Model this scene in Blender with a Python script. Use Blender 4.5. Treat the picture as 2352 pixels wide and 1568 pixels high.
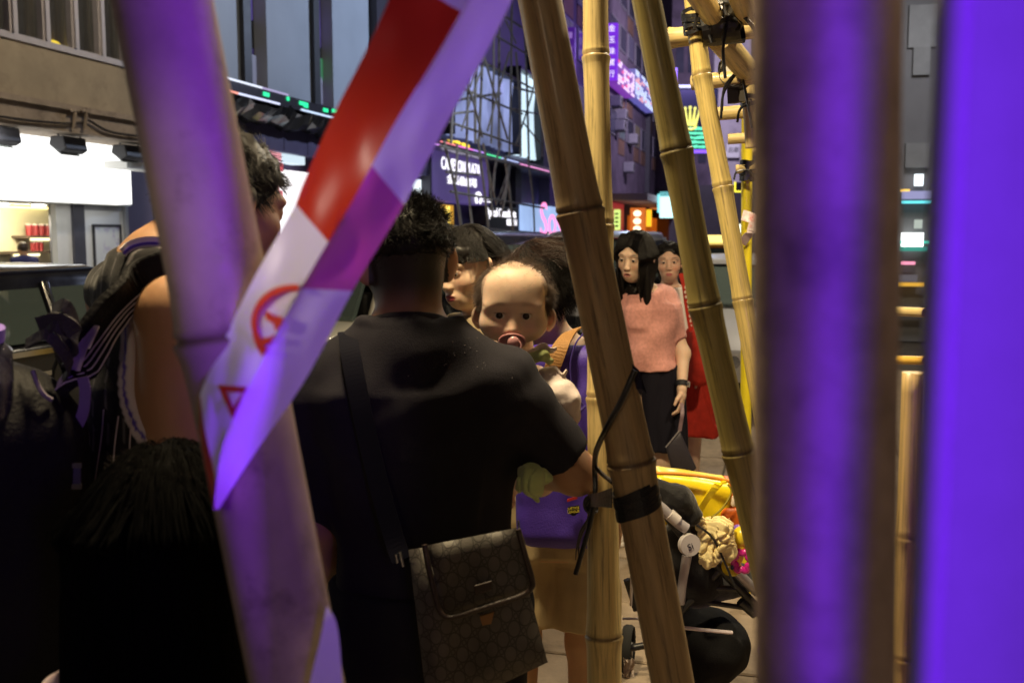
import bpy, math, random
import numpy as np
from mathutils import Vector, Matrix

for o in list(bpy.data.objects):
    bpy.data.objects.remove(o)
random.seed(7)
RNG = np.random.default_rng(7)
sc = bpy.context.scene
C = sc.collection
R = math.radians

# ------------------------------------------------------------------ camera, world, lamps, exposure
FPX, PITCH, EYE = 2286.7, R(6.09), 1.6            # focal length in units of the 2352 px wide picture
cd = bpy.data.cameras.new('camera')
cam = bpy.data.objects.new('camera', cd)
C.objects.link(cam)
cam.location = (0, 0, EYE)
cam.rotation_euler = (R(90) - PITCH, 0, 0)
cd.lens, cd.sensor_width = 35.0, 36.0
cd.clip_start, cd.clip_end = 0.02, 400
cd.dof.use_dof = True
cd.dof.focus_distance = 2.7
cd.dof.aperture_fstop = 5.0
sc.camera = cam

w = bpy.data.worlds.new('World')
sc.world = w
w.use_nodes = True
bg = w.node_tree.nodes['Background']
bg.inputs['Color'].default_value = (0.30, 0.22, 0.62, 1)
bg.inputs['Strength'].default_value = 0.022

sc.view_settings.view_transform = 'Standard'
sc.view_settings.look = 'None'
sc.view_settings.exposure = 0.0
sc.view_settings.gamma = 1.0
sc.view_settings.use_curve_mapping = False
try:
    sc.cycles.use_denoising = True
    sc.cycles.max_bounces = 6
    sc.cycles.sample_clamp_indirect = 4.0
    sc.cycles.caustics_reflective = False
    sc.cycles.caustics_refractive = False
except Exception:
    pass


def lamp(name, kind, loc, aim, power, color, size=0.3, angle=None, blend=0.5, size_y=None):
    d = bpy.data.lights.new(name, kind)
    d.energy, d.color = power, color
    if kind == 'AREA':
        d.size = size
        if size_y:
            d.shape = 'RECTANGLE'
            d.size_y = size_y
    elif kind == 'SPOT':
        d.shadow_soft_size = size
        d.spot_size = R(angle or 60)
        d.spot_blend = blend
    else:
        d.shadow_soft_size = size
    o = bpy.data.objects.new(name, d)
    C.objects.link(o)
    o.location = loc
    o.rotation_euler = (Vector(aim) - Vector(loc)).to_track_quat('-Z', 'Y').to_euler()
    return o


# street: runs towards 15.6 degrees right of the view; opposite facades 13 m to the left of the camera
SA = R(15.6)
DV = np.array([math.sin(SA), math.cos(SA), 0.0])
NL = np.array([-math.cos(SA), math.sin(SA), 0.0])
DF = 13.0


def W(s, o, z):
    """street frame to world: s along the street, o metres out from the opposite facade"""
    return tuple(DV * s + NL * (DF - o) + np.array([0, 0, z]))


# ------------------------------------------------------------------ picture helpers
def ray(u, v):
    x, y = (u - 1176) / FPX, (784 - v) / FPX
    cp, sp = math.cos(PITCH), math.sin(PITCH)
    return np.array([x, cp + y * sp, y * cp - sp])


def P(u, v, Y):
    r = ray(u, v)
    return r * (Y / r[1]) + np.array([0, 0, EYE])



# warm lamp of the pavement, above the crowd
lamp('overhead_lamp', 'AREA', (-0.45, 1.90, 3.5), (0.3, 2.6, 0.0), 120, (1.0, 0.79, 0.46), 0.25)
lamp('overhead_lamp', 'AREA', (1.9, 3.35, 3.8), (1.1, 3.4, 0.0), 90, (1.0, 0.80, 0.50), 0.25)  # second lamp, added to brighten the stroller side
# violet light from behind the camera, shaped into added beams on pole, pillar, panel
o = lamp('violet_beam_lamp', 'AREA', (0.86, -0.17, 1.60), (-0.27, 0.88, 1.52), 0.55, (0.18, 0.008, 1.0), 0.03, size_y=0.9)
o.data.spread = R(10.5)
o = lamp('violet_beam_lamp', 'AREA', (-0.03, -0.30, 1.60), (0.181, 0.56, 1.58), 0.095, (0.11, 0.006, 1.0), 0.010, size_y=0.9)
o.data.spread = R(2.9)
o = lamp('violet_beam_lamp', 'AREA', (0.50, -0.45, 1.62), (0.32, 0.46, 1.60), 1.6, (0.165, 0.005, 1.0), 0.25, size_y=0.6)
o.data.spread = R(60)
# warm shop light from the left behind the photographer
lamp('left_shop_lamp', 'SPOT', (-1.5, -0.5, 2.0), P(690, 500, 0.84), 75, (1.0, 0.84, 0.68), 0.05, 9, 1.0)
lamp('rear_fill_lamp', 'AREA', (-0.7, -2.6, 2.5), (0.5, 1.7, 1.5), 10.5, (1.0, 0.76, 0.50), 0.6)  # added fill light from behind the camera
# added fill lights over the road, brightening facades, car and end wall
lamp('street_fill_light', 'AREA', W(13, 7.0, 8.5), W(16, 0.0, 5.0), 230, (1.0, 0.84, 0.62), 0.5)
lamp('street_fill_light', 'AREA', W(31, 9.0, 9.5), W(27, 0.0, 6.5), 780, (0.60, 0.72, 1.0), 0.5)
lamp('street_fill_light', 'AREA', W(58, 9.0, 13.0), W(62, 0.0, 9.0), 1200, (0.42, 0.30, 1.0), 0.5)
lamp('street_fill_light', 'AREA', (3.4, 10.0, 5.5), (2.2, 8.0, 0.0), 260, (1.0, 0.86, 0.62), 0.4)
lamp('street_fill_light', 'AREA', (15.0, 70.0, 16.0), (20.0, 92.0, 12.0), 3800, (0.85, 0.74, 1.0), 0.6)
lamp('shop_inside_lamp', 'AREA', W(15.5, -0.7, 2.05), W(16, -1.7, 1.2), 60, (1.0, 0.90, 0.62), 0.5)
lamp('gap_fill_lamp', 'AREA', (5.3, 12.5, 4.5), (5.9, 15, 3.0), 45, (0.95, 0.95, 1.0), 0.6)  # added to brighten the building in the right gap
lamp('shop_row_lamp', 'AREA', W(12.5, 1.2, 3.45), W(12.8, 0.0, 2.0), 120, (1.0, 0.97, 0.92), 0.4, size_y=5.0)


def FS(u, v, o=0.0):
    """where the sight line meets the plane o metres out from the opposite facade: (s, z)"""
    r = ray(u, v)
    t = (DF - o) / float(r @ NL)
    p = r * t
    return float(p @ DV), float(p[2] + EYE)


# ------------------------------------------------------------------ materials
MATS = {}


def M(name, col=(0.5, 0.5, 0.5), rough=0.6, metal=0.0, spec=0.5, emit=None, es=1.0, var=0.0, vs=6.0, bump=0.0, bs=60.0,
      sss=0.0, attr=None, coat=0.0, alpha=None, trans=0.0, sheen=0.0, uv=None, stain=None, ss=2.0):
    if name in MATS:
        return MATS[name]
    if rough >= 0.75 and spec == 0.5 and not metal:
        spec = 0.16
    if max(col) < 0.03 and rough >= 0.5 and not metal:
        spec = min(spec, 0.14)
    m = bpy.data.materials.new(name)
    m.use_nodes = True
    nt = m.node_tree
    N, L = nt.nodes, nt.links
    b = N['Principled BSDF']
    I = b.inputs
    I['Base Color'].default_value = (*col, 1)
    I['Roughness'].default_value = rough
    I['Metallic'].default_value = metal
    I['Specular IOR Level'].default_value = spec
    if alpha is not None:
        I['Alpha'].default_value = alpha
    if coat:
        I['Coat Weight'].default_value = coat
        I['Coat Roughness'].default_value = 0.08
    if trans:
        I['Transmission Weight'].default_value = trans
    if sheen:
        I['Sheen Weight'].default_value = sheen
    if sss:
        I['Subsurface Weight'].default_value = sss
        I['Subsurface Radius'].default_value = (1.0, 0.35, 0.18)
        I['Subsurface Scale'].default_value = 0.012
    if emit:
        I['Emission Color'].default_value = (*emit, 1)
        I['Emission Strength'].default_value = es
    tc = N.new('ShaderNodeTexCoord')
    mp = N.new('ShaderNodeMapping')
    if uv:
        L.new(tc.outputs['UV'], mp.inputs['Vector'])
        mp.inputs['Scale'].default_value = uv
    else:
        L.new(tc.outputs['Object'], mp.inputs['Vector'])
    src = None
    if attr:
        a = N.new('ShaderNodeAttribute')
        a.attribute_name = attr
        src = a.outputs['Color']
        L.new(src, I['Base Color'])
    if var:
        nz = N.new('ShaderNodeTexNoise')
        nz.inputs['Scale'].default_value = vs
        nz.inputs['Detail'].default_value = 6
        nz.inputs['Roughness'].default_value = 0.62
        L.new(mp.outputs['Vector'], nz.inputs['Vector'])
        mr = N.new('ShaderNodeMapRange')
        mr.inputs['From Min'].default_value = 0.3
        mr.inputs['From Max'].default_value = 0.7
        mr.inputs['To Min'].default_value = 1 - var
        mr.inputs['To Max'].default_value = 1 + var
        L.new(nz.outputs['Fac'], mr.inputs['Value'])
        mx = N.new('ShaderNodeVectorMath')
        mx.operation = 'SCALE'
        if src:
            L.new(src, mx.inputs[0])
        else:
            mx.inputs[0].default_value = col
        L.new(mr.outputs['Result'], mx.inputs['Scale'])
        src = mx.outputs['Vector']
        L.new(src, I['Base Color'])
        rr = N.new('ShaderNodeMapRange')
        rr.inputs['To Min'].default_value = max(0, rough - 0.12)
        rr.inputs['To Max'].default_value = min(1, rough + 0.12)
        L.new(nz.outputs['Fac'], rr.inputs['Value'])
        L.new(rr.outputs['Result'], I['Roughness'])
    if stain:
        n2 = N.new('ShaderNodeTexNoise')
        n2.inputs['Scale'].default_value = ss
        n2.inputs['Detail'].default_value = 8
        n2.inputs['Roughness'].default_value = 0.7
        L.new(mp.outputs['Vector'], n2.inputs['Vector'])
        r2 = N.new('ShaderNodeMapRange')
        r2.inputs['From Min'].default_value = 0.52
        r2.inputs['From Max'].default_value = 0.70
        L.new(n2.outputs['Fac'], r2.inputs['Value'])
        mc = N.new('ShaderNodeMix')
        mc.data_type = 'RGBA'
        L.new(r2.outputs['Result'], mc.inputs['Factor'])
        if src:
            L.new(src, mc.inputs['A'])
        else:
            mc.inputs['A'].default_value = (*col, 1)
        mc.inputs['B'].default_value = (*stain, 1)
        src = mc.outputs['Result']
        L.new(src, I['Base Color'])
    if bump:
        nb = N.new('ShaderNodeTexNoise')
        nb.inputs['Scale'].default_value = bs
        nb.inputs['Detail'].default_value = 4
        L.new(mp.outputs['Vector'], nb.inputs['Vector'])
        bm = N.new('ShaderNodeBump')
        bm.inputs['Strength'].default_value = bump
        bm.inputs['Distance'].default_value = 0.004
        L.new(nb.outputs['Fac'], bm.inputs['Height'])
        L.new(bm.outputs['Normal'], I['Normal'])
    MATS[name] = m
    return m


def EM(name, col, s=1.0, base=(0.05, 0.05, 0.05), var=0.0, vs=3.0):
    """backlit or glowing surface"""
    if name in MATS:
        return MATS[name]
    m = M(name, base, 0.35, emit=col, es=s)
    if var:
        nt = m.node_tree
        N, L = nt.nodes, nt.links
        nz = N.new('ShaderNodeTexNoise')
        nz.inputs['Scale'].default_value = vs
        nz.inputs['Detail'].default_value = 3
        tc = N.new('ShaderNodeTexCoord')
        L.new(tc.outputs['Object'], nz.inputs['Vector'])
        mr = N.new('ShaderNodeMapRange')
        mr.inputs['From Min'].default_value = 0.3
        mr.inputs['From Max'].default_value = 0.7
        mr.inputs['To Min'].default_value = s * (1 - var)
        mr.inputs['To Max'].default_value = s * (1 + var)
        L.new(nz.outputs['Fac'], mr.inputs['Value'])
        L.new(mr.outputs['Result'], N['Principled BSDF'].inputs['Emission Strength'])
    return m


# ------------------------------------------------------------------ objects
def tag(o, label=None, cat=None, group=None, kind=None):
    if label:
        o['label'] = label
    if cat:
        o['category'] = cat
    if group:
        o['group'] = group
    if kind:
        o['kind'] = kind
    return o


def link(o, parent=None):
    C.objects.link(o)
    if parent is not None:
        o.parent = parent
    return o


def thing(name, label, cat, loc=(0, 0, 0), rz=0.0, group=None):
    o = bpy.data.objects.new(name, None)
    o.empty_display_size = 0.1
    link(o)
    o.location = tuple(float(c) for c in loc)
    o.rotation_euler = (0, 0, rz)
    return tag(o, label, cat, group)


def inv(parent):
    """world to the local frame of a top-level thing that stands upright"""
    m = Matrix.Translation(parent.location) @ parent.rotation_euler.to_matrix().to_4x4()
    return np.array(m.inverted())


class MB:
    def __init__(self):
        self.v, self.f, self.m, self.uv = [], [], [], None
        self.cur = 0

    def add(self, verts, faces):
        n = len(self.v)
        self.v.extend([tuple(map(float, p)) for p in verts])
        self.f.extend([tuple(i + n for i in f) for f in faces])
        self.m.extend([self.cur] * len(faces))
        return self

    def box(self, a, b):
        x0, y0, z0 = a
        x1, y1, z1 = b
        V = [(x0, y0, z0), (x1, y0, z0), (x1, y1, z0), (x0, y1, z0), (x0, y0, z1), (x1, y0, z1), (x1, y1, z1), (x0, y1, z1)]
        return self.add(V, [(0, 3, 2, 1), (4, 5, 6, 7), (0, 1, 5, 4), (1, 2, 6, 5), (2, 3, 7, 6), (3, 0, 4, 7)])

    def obox(self, c, ax, ay, az):
        c, ax, ay, az = map(np.asarray, (c, ax, ay, az))
        V = [c + i * ax + j * ay + k * az for k in (-1, 1) for j in (-1, 1) for i in (-1, 1)]
        return self.add(V, [(0, 2, 3, 1), (4, 5, 7, 6), (0, 1, 5, 4), (1, 3, 7, 5), (3, 2, 6, 7), (2, 0, 4, 6)])

    def tube(self, pts, rad, n=10, cap=True, flat=None):
        """tube along points; flat=(axis vector, factor) squashes the section along that axis"""
        pts = [np.asarray(p, float) for p in pts]
        k = len(pts)
        rad = [rad] * k if np.isscalar(rad) else list(rad)
        V = []
        prev = None
        for i, p in enumerate(pts):
            t = pts[min(i + 1, k - 1)] - pts[max(i - 1, 0)]
            t = t / (np.linalg.norm(t) + 1e-12)
            if prev is None:
                a = np.array([0, 0, 1.0]) if abs(t[2]) < 0.9 else np.array([1.0, 0, 0])
                e1 = np.cross(t, a)
            else:
                e1 = prev - t * (prev @ t)
            e1 /= np.linalg.norm(e1) + 1e-12
            prev = e1
            e2 = np.cross(t, e1)
            for j in range(n):
                an = 2 * math.pi * j / n
                q = (e1 * math.cos(an) + e2 * math.sin(an)) * rad[i]
                if flat is not None:
                    fa = np.asarray(flat[0], float)
                    fa = fa - t * (fa @ t)
                    fa = fa / (np.linalg.norm(fa) + 1e-12)
                    q = q - fa * (q @ fa) * (1 - flat[1])
                V.append(p + q)
        F = []
        for i in range(k - 1):
            for j in range(n):
                F.append((i * n + j, i * n + (j + 1) % n, (i + 1) * n + (j + 1) % n, (i + 1) * n + j))
        if cap:
            F.append(tuple(range(n))[::-1])
            F.append(tuple((k - 1) * n + j for j in range(n)))
        return self.add(V, F)

    def bar(self, a, b, r, n=8):
        return self.tube([a, b], r, n)

    def ball(self, c, r, n=12, m=8):
        r = (r, r, r) if np.isscalar(r) else r
        V = [(c[0], c[1], c[2] + r[2])]
        for i in range(1, m):
            th = math.pi * i / m
            for j in range(n):
                ph = 2 * math.pi * j / n
                V.append((c[0] + r[0] * math.sin(th) * math.cos(ph), c[1] + r[1] * math.sin(th) * math.sin(ph), c[2] + r[2] * math.cos(th)))
        V.append((c[0], c[1], c[2] - r[2]))
        F = [(0, 1 + j, 1 + (j + 1) % n) for j in range(n)]
        for i in range(m - 2):
            for j in range(n):
                a, b = 1 + i * n + j, 1 + i * n + (j + 1) % n
                F.append((a, a + n, b + n, b))
        e = len(V) - 1
        F += [(e, 1 + (m - 2) * n + (j + 1) % n, 1 + (m - 2) * n + j) for j in range(n)]
        return self.add(V, F)

    def prism(self, poly, vec):
        """extrude a planar polygon (3-D points) along vec"""
        poly = [np.asarray(p, float) for p in poly]
        vec = np.asarray(vec, float)
        n = len(poly)
        V = poly + [p + vec for p in poly]
        F = [tuple(range(n))[::-1], tuple(range(n, 2 * n))]
        F += [(i, (i + 1) % n, n + (i + 1) % n, n + i) for i in range(n)]
        return self.add(V, F)

    def disc(self, c, axis, r, h, n=20):
        axis = np.asarray(axis, float)
        axis = axis / np.linalg.norm(axis)
        c = np.asarray(c, float)
        return self.tube([c - axis * h / 2, c + axis * h / 2], r, n)

    def build(self, name, mats, parent=None, smooth=False, world=True, bevel=0.0, loc=None):
        V = np.array(self.v, float)
        if parent is not None and world:
            root = parent if parent.parent is None else parent.parent
            if root.parent is not None:
                root = root.parent
            T = inv(root)
            V = V @ T[:3, :3].T + T[:3, 3]
        if parent is None and loc is not None:
            V = V - np.asarray(loc, float)
        me = bpy.data.meshes.new(name)
        me.from_pydata(V.tolist(), [], self.f)
        for mt in (mats if isinstance(mats, (list, tuple)) else [mats]):
            me.materials.append(mt)
        if isinstance(mats, (list, tuple)) and len(mats) > 1:
            me.polygons.foreach_set('material_index', self.m)
        if smooth:
            me.polygons.foreach_set('use_smooth', [True] * len(me.polygons))
            try:
                me.set_sharp_from_angle(angle=R(50))
            except Exception:
                pass
        me.update()
        o = link(bpy.data.objects.new(name, me), parent)
        if parent is None and loc is not None:
            o.location = tuple(float(c) for c in loc)
        if bevel:
            b = o.modifiers.new('bevel', 'BEVEL')
            b.width = bevel
            b.segments = 2
            b.limit_method = 'ANGLE'
            b.angle_limit = R(40)
        return o


def arr_obj(name, V, F, mat, parent=None, smooth=True, col=None, uv=None):
    """mesh from numpy arrays (quads), optional per-vertex colour"""
    me = bpy.data.meshes.new(name)
    nv, nf = len(V), len(F)
    k = F.shape[1]
    me.vertices.add(nv)
    me.vertices.foreach_set('co', np.ascontiguousarray(V, np.float32).ravel())
    me.loops.add(nf * k)
    me.loops.foreach_set('vertex_index', np.ascontiguousarray(F, np.int32).ravel())
    me.polygons.add(nf)
    me.polygons.foreach_set('loop_start', np.arange(nf, dtype=np.int32) * k)
    me.update(calc_edges=True)
    me.validate()
    if smooth:
        me.polygons.foreach_set('use_smooth', np.ones(len(me.polygons), bool))
    me.materials.append(mat)
    if col is not None:
        a = me.color_attributes.new('Col', 'FLOAT_COLOR', 'POINT')
        c4 = np.ones((nv, 4), np.float32)
        c4[:, :3] = col
        a.data.foreach_set('color', c4.ravel())
    if uv is not None:
        l = me.uv_layers.new(name='UVMap')
        l.data.foreach_set('uv', np.ascontiguousarray(uv[np.asarray(F).ravel()], np.float32).ravel())
    return link(bpy.data.objects.new(name, me), parent)


def text(name, body, mat, size, parent, loc, rot, extrude=0.01, align='CENTER', sx=1.0):
    cu = bpy.data.curves.new(name, 'FONT')
    cu.body = body
    cu.size = size
    cu.extrude = extrude
    cu.align_x = align
    cu.align_y = 'CENTER'
    cu.resolution_u = 3
    cu.materials.append(mat)
    tmp = bpy.data.objects.new(name, cu)
    C.objects.link(tmp)
    me = bpy.data.meshes.new_from_object(tmp.evaluated_get(bpy.context.evaluated_depsgraph_get()))
    bpy.data.objects.remove(tmp)
    o = link(bpy.data.objects.new(name, me), parent)
    o.location = loc
    o.rotation_euler = rot
    o.scale = (sx, 1, 1)
    return o


def catmull(pts, n):
    pts = np.asarray(pts, float)
    q = np.vstack([2 * pts[0] - pts[1], pts, 2 * pts[-1] - pts[-2]])
    out = []
    for i in range(1, len(q) - 2):
        for t in np.linspace(0, 1, n, endpoint=False):
            p0, p1, p2, p3 = q[i - 1], q[i], q[i + 1], q[i + 2]
            out.append(0.5 * ((2 * p1) + (p2 - p0) * t + (2 * p0 - 5 * p1 + 4 * p2 - p3) * t * t + (3 * p1 - p0 - 3 * p2 + p3) * t ** 3))
    out.append(pts[-1])
    return np.array(out)


def ribbon(pts, side, width, thick, mb=None):
    """flat strap along points, width along the side vectors"""
    mb = mb or MB()
    pts = np.asarray(pts, float)
    k = len(pts)
    side = np.asarray(side, float)
    if side.ndim == 1:
        side = np.tile(side, (k, 1))
    wd = np.full(k, width) if np.isscalar(width) else np.asarray(width)
    V = []
    for i in range(k):
        t = pts[min(i + 1, k - 1)] - pts[max(i - 1, 0)]
        t /= np.linalg.norm(t) + 1e-12
        s = side[i] - t * (side[i] @ t)
        s /= np.linalg.norm(s) + 1e-12
        n = np.cross(t, s)
        for a, b in ((-1, -1), (1, -1), (1, 1), (-1, 1)):
            V.append(pts[i] + s * a * wd[i] / 2 + n * b * thick / 2)
    F = []
    for i in range(k - 1):
        for j in range(4):
            F.append((i * 4 + j, i * 4 + (j + 1) % 4, i * 4 + 4 + (j + 1) % 4, i * 4 + 4 + j))
    F += [(3, 2, 1, 0), tuple(4 * (k - 1) + j for j in range(4))]
    return mb.add(V, F)
# ================================================================== the setting
m_asph = M('asphalt', (0.045, 0.045, 0.05), 0.7, var=0.3, vs=3, bump=0.5, bs=120)
m_slab = M('paving_slab', (0.30, 0.235, 0.17), 0.75, var=0.28, vs=5, bump=0.4, bs=90, stain=(0.13, 0.10, 0.075), ss=2.2)
m_joint = M('joint_sand', (0.10, 0.085, 0.07), 0.9, var=0.2)
m_kerb = M('kerb_stone', (0.28, 0.27, 0.25), 0.8, var=0.2, bump=0.3)
ang = math.atan2(DV[1], DV[0])


def street_mb(boxes):
    """boxes given in street coordinates (s0, s1, n0, n1, z0, z1), n to the left of the camera line"""
    mb = MB()
    for s0, s1, n0, n1, z0, z1 in boxes:
        V = [DV * s + NL * n + np.array([0, 0, z]) for z in (z0, z1) for n in (n0, n1) for s in (s0, s1)]
        mb.add(V, [(0, 1, 3, 2), (4, 6, 7, 5), (0, 4, 5, 1), (2, 3, 7, 6), (0, 2, 6, 4), (1, 5, 7, 3)])
    return mb


tag(street_mb([(-12, 140, -1.0, 10.0, -0.5, -0.13)]).build('road', m_asph), kind='structure')
tag(street_mb([(-12, 140, 10.0, 13.0, -0.5, 0.0)]).build('far_pavement', m_kerb), kind='structure')
tag(street_mb([(-12, 30, 1.62, 1.80, -0.5, 0.004)]).build('kerb', m_kerb), kind='structure')
pav = street_mb([(-12, 30, -14, 1.62, -0.5, -0.02)]).build('pavement', m_joint)
tag(pav, kind='structure')
tag(street_mb([(30, 140, -14, -1.0, -0.5, -0.03)]).build('far_side_pavement', m_kerb), kind='structure')
slab_me = None
k = 0
for i in range(21):
    for j in range(9):
        s, n = 0.9 + i * 0.6, 1.60 - 0.3 - j * 0.6
        if s > 12.6 or (s < 2.2 and j > 6):
            continue
        if slab_me is None:
            mb = MB().box((-0.295, -0.295, -0.03), (0.295, 0.295, 0.0))
            o = mb.build('paving_slab', m_slab, pav, world=False, bevel=0.006)
            slab_me = o.data
        else:
            o = link(bpy.data.objects.new('paving_slab', slab_me), pav)
            b = o.modifiers.new('bevel', 'BEVEL')
            b.width, b.segments = 0.006, 1
        p = DV * s + NL * n
        o.location = (p[0], p[1], random.uniform(-0.003, 0.002))
        o.rotation_euler = (random.uniform(-.004, .004), random.uniform(-.004, .004), ang + random.choice((0, 1, 2, 3)) * math.pi / 2)
tag(street_mb([(2.0, 11.4, 6.4, 6.5, -0.13, -0.126), (12.5, 22, 6.4, 6.5, -0.13, -0.126), (24, 60, 6.4, 6.5, -0.13, -0.126)]).build('lane_marking', M('road_paint', (0.7, 0.7, 0.66), 0.6, var=0.2)), kind='structure')


# ---- buildings across the road, in the frame of the facade: x along the street, -y towards the street
def front(name, label, o=0.0):
    t = thing(name, label, 'building', tuple(NL * (DF - o)), ang)
    return t


def fb(mb, s0, s1, z0, z1, o0, o1):
    return mb.box((min(s0, s1), -max(o0, o1), min(z0, z1)), (max(s0, s1), -min(o0, o1), max(z0, z1)))


def fpart(name, mat, par, *boxes, bevel=0.0):
    mb = MB()
    for b in boxes:
        fb(mb, *b)
    return mb.build(name, mat, par, world=False, bevel=bevel)


m_beige = M('beige_render', (0.40, 0.33, 0.23), 0.85, var=0.16, vs=1.3, bump=0.5, bs=25, stain=(0.27, 0.22, 0.16), ss=1.1)
m_beam = M('stained_beam', (0.36, 0.29, 0.22), 0.85, var=0.25, vs=2.0, bump=0.6, bs=18, stain=(0.16, 0.12, 0.09), ss=2.5)
m_alum = M('window_frame_metal', (0.50, 0.46, 0.46), 0.5, var=0.1)
m_curt = M('curtain_cloth', (0.34, 0.26, 0.15), 0.9, var=0.25, vs=3)
m_dkglass = M('dark_window_glass', (0.02, 0.018, 0.025), 0.08, spec=0.6)
m_dark = M('dark_metal', (0.03, 0.03, 0.035), 0.5, var=0.2)
m_white_em = EM('white_lit_panel', (1.0, 1.0, 0.97), 2.2)
m_white_wall = M('white_shop_wall', (0.75, 0.75, 0.72), 0.6, var=0.05)
m_grey_wall = M('grey_tile_wall', (0.30, 0.31, 0.33), 0.5, var=0.1, vs=2)
m_dkcol = M('dark_column', (0.07, 0.07, 0.09), 0.5, var=0.15)

A = front('beige_building', 'old beige building with curtained windows above the bright white shop')
A1 = FS(415, 100, 1.5)[0]
zb0 = FS(150, 304, 1.5)[1]          # underside of the overhang
zb1 = FS(150, 245, 1.5)[1]
zw0 = FS(100, 109, 1.5)[1]          # window sills
fpart('wall', m_beige, A, (2, A1, zb1, zw0, -8, 1.5), (2, A1, zw0 + 2.1, 19, -8, 1.5), (2, 8.5, zw0, zw0 + 2.1, -8, 1.5), (FS(286, 60, 1.5)[0], A1, zw0, zw0 + 2.1, -8, 1.5))
fpart('beam', m_beam, A, (2, A1, zb0, zb1, -6, 1.58), (2, A1, zb1 - 0.07, zb1 + 0.02, -6, 1.66))
edges = [8.5] + [FS(u, 60, 1.5)[0] for u in (-128, -52, 27, 102, 168, 229, 286)]
for a, b in zip(edges[:-1], edges[1:]):
    f = MB()
    for bx in ((a, a + 0.09, zw0, zw0 + 2.1), (b - 0.09, b, zw0, zw0 + 2.1), (a + 0.09, b - 0.09, zw0, zw0 + 0.10), (a + 0.09, b - 0.09, zw0 + 2.0, zw0 + 2.1)):
        fb(f, *bx, 1.38, 1.54)
    f.box(((a + b) / 2 - 0.02 + (b - a) * .46, -1.58, zw0 + 0.1), ((a + b) / 2 + 0.02 + (b - a) * .46, -1.54, zw0 + 2.0))
    fw = f.build('window', m_alum, A, world=False)
    fpart('pane', M('pane_glass', (0.8, 0.8, 0.75), 0.05, trans=0.92, spec=0.5), fw, (a + 0.09, b - 0.09, zw0 + 0.10, zw0 + 2.0, 1.43, 1.44))
    cu = MB()                                     # hanging curtain folds
    n = 26
    V, F = [], []
    for i in range(n + 1):
        s = a + 0.05 + (b - a - 0.1) * i / n
        dp = 0.05 * math.sin(i * 1.7 + a * 3) + 0.03 * math.sin(i * 0.6)
        pull = 0.10 * math.sin(i * 0.9 + a)
        V += [(s + pull * 0.5, -1.24 + dp, zw0), (s, -1.24 + dp, zw0 + 2.1)]
        if i:
            F.append((2 * i - 2, 2 * i, 2 * i + 1, 2 * i - 1))
    cu.add(V, F)
    cu.build('curtain', m_curt, fw, world=False, smooth=True)
fpart('floor_behind', m_dark, A, (8.5, A1 - 0.1, zw0, zw0 + 2.1, -3, -2.9))
s_, z_ = FS(128, 101, 1.40)
mb = MB()
mb.ball((s_, -1.36, z_), (0.16, 0.03, 0.06), 14, 8)
mb.build('lamp_reflection', EM('lamp_reflection_glow', (1.0, 0.72, 0.05), 1.6), A, world=False, smooth=True)  # reflection of a yellow lamp in the window, built as a glowing blob
# cable and pipe stubs on the beam
cab = MB()
pts = []
for u, v in ((-60, 262), (0, 268), (60, 276), (120, 282), (165, 284), (195, 280), (205, 277), (240, 298), (280, 308), (330, 314)):
    s, z = FS(u, v, 1.64)
    pts.append((s, -1.64, z))
cab.tube(catmull(pts, 5), 0.022, 6)
cab.build('cable', M('old_cable', (0.05, 0.042, 0.036), 0.8), A, world=False, smooth=True)
for du in (0, 26):
    st = MB()
    q = [FS(u + du, v, 1.66) for u, v in ((160, 256), (166, 254), (172, 258), (170, 280), (168, 300))]
    st.tube(catmull([(s, -1.66, z) for s, z in q], 4), 0.03, 7)
    st.build('pipe_stub', m_beam, A, world=False, smooth=True)

# the white shop under the overhang
SHW = FS(300, 400, 0.6)[0]
zf0 = FS(150, 462, 0.6)[1]
fas = fpart('glowing_fascia', m_white_em, A, (2, SHW, zf0, zb0 + 0.25, 0.3, 0.6))
s0, z0 = FS(240, 372, 0.62)
fpart('canopy_lip', m_white_wall, A, (s0, FS(338, 385, .62)[0], z0 - 0.12, z0 + 0.02, 0.605, 1.1))
sA, sB, sC, sD = [FS(u, 540, 0.0)[0] for u in (131, 165, 190, 287)]
zt = zf0 - 0.02
fpart('shop_wall', m_white_wall, A, (sA, sB, 0, zt, -0.12, 0.0))
fpart('dark_column', m_dkcol, A, (sB, sC, 0, zt, -0.5, 0.06))
fpart('white_panel', M('white_board', (0.8, 0.82, 0.82), 0.4), A, (sC, sD, 0, zt - 0.10, -0.4, 0.03))
fpart('panel_top', m_grey_wall, A, (sC, sD, zt - 0.1, zt, -0.4, 0.05))
fpart('grey_wall', m_grey_wall, A, (sD, A1, 0, zb0, -0.6, 0.10))
fpart('wall_joint', m_dark, A, (FS(351, 400, 0.12)[0], FS(353.5, 400, 0.12)[0], 0, zb0, 0.101, 0.115))
pa, pz0 = FS(218, 640, 0.05)
pb, pz1 = FS(277, 516, 0.05)
fr = fpart('poster_frame', m_dark, A, (pa, pa + .04, pz0, pz1, .031, .07), (pb - .04, pb, pz0, pz1, .031, .07), (pa + .04, pb - .04, pz1 - .04, pz1, .031, .07))
fpart('poster', M('poster_print', (0.78, 0.82, 0.84), 0.4, stain=(0.35, 0.25, 0.55), ss=3.0), fr, (pa + .04, pb - .04, pz0, pz1 - .04, .031, .045))
fpart('back_wall', M('warm_cream_wall', (0.62, 0.56, 0.38), 0.7, var=0.05), A, (2, A1 - .05, 0, zt, -1.8, -1.7))
fpart('shop_ceiling', m_white_wall, A, (2, A1 - .05, zt, zt + 0.1, -1.7, 0.28))
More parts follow.
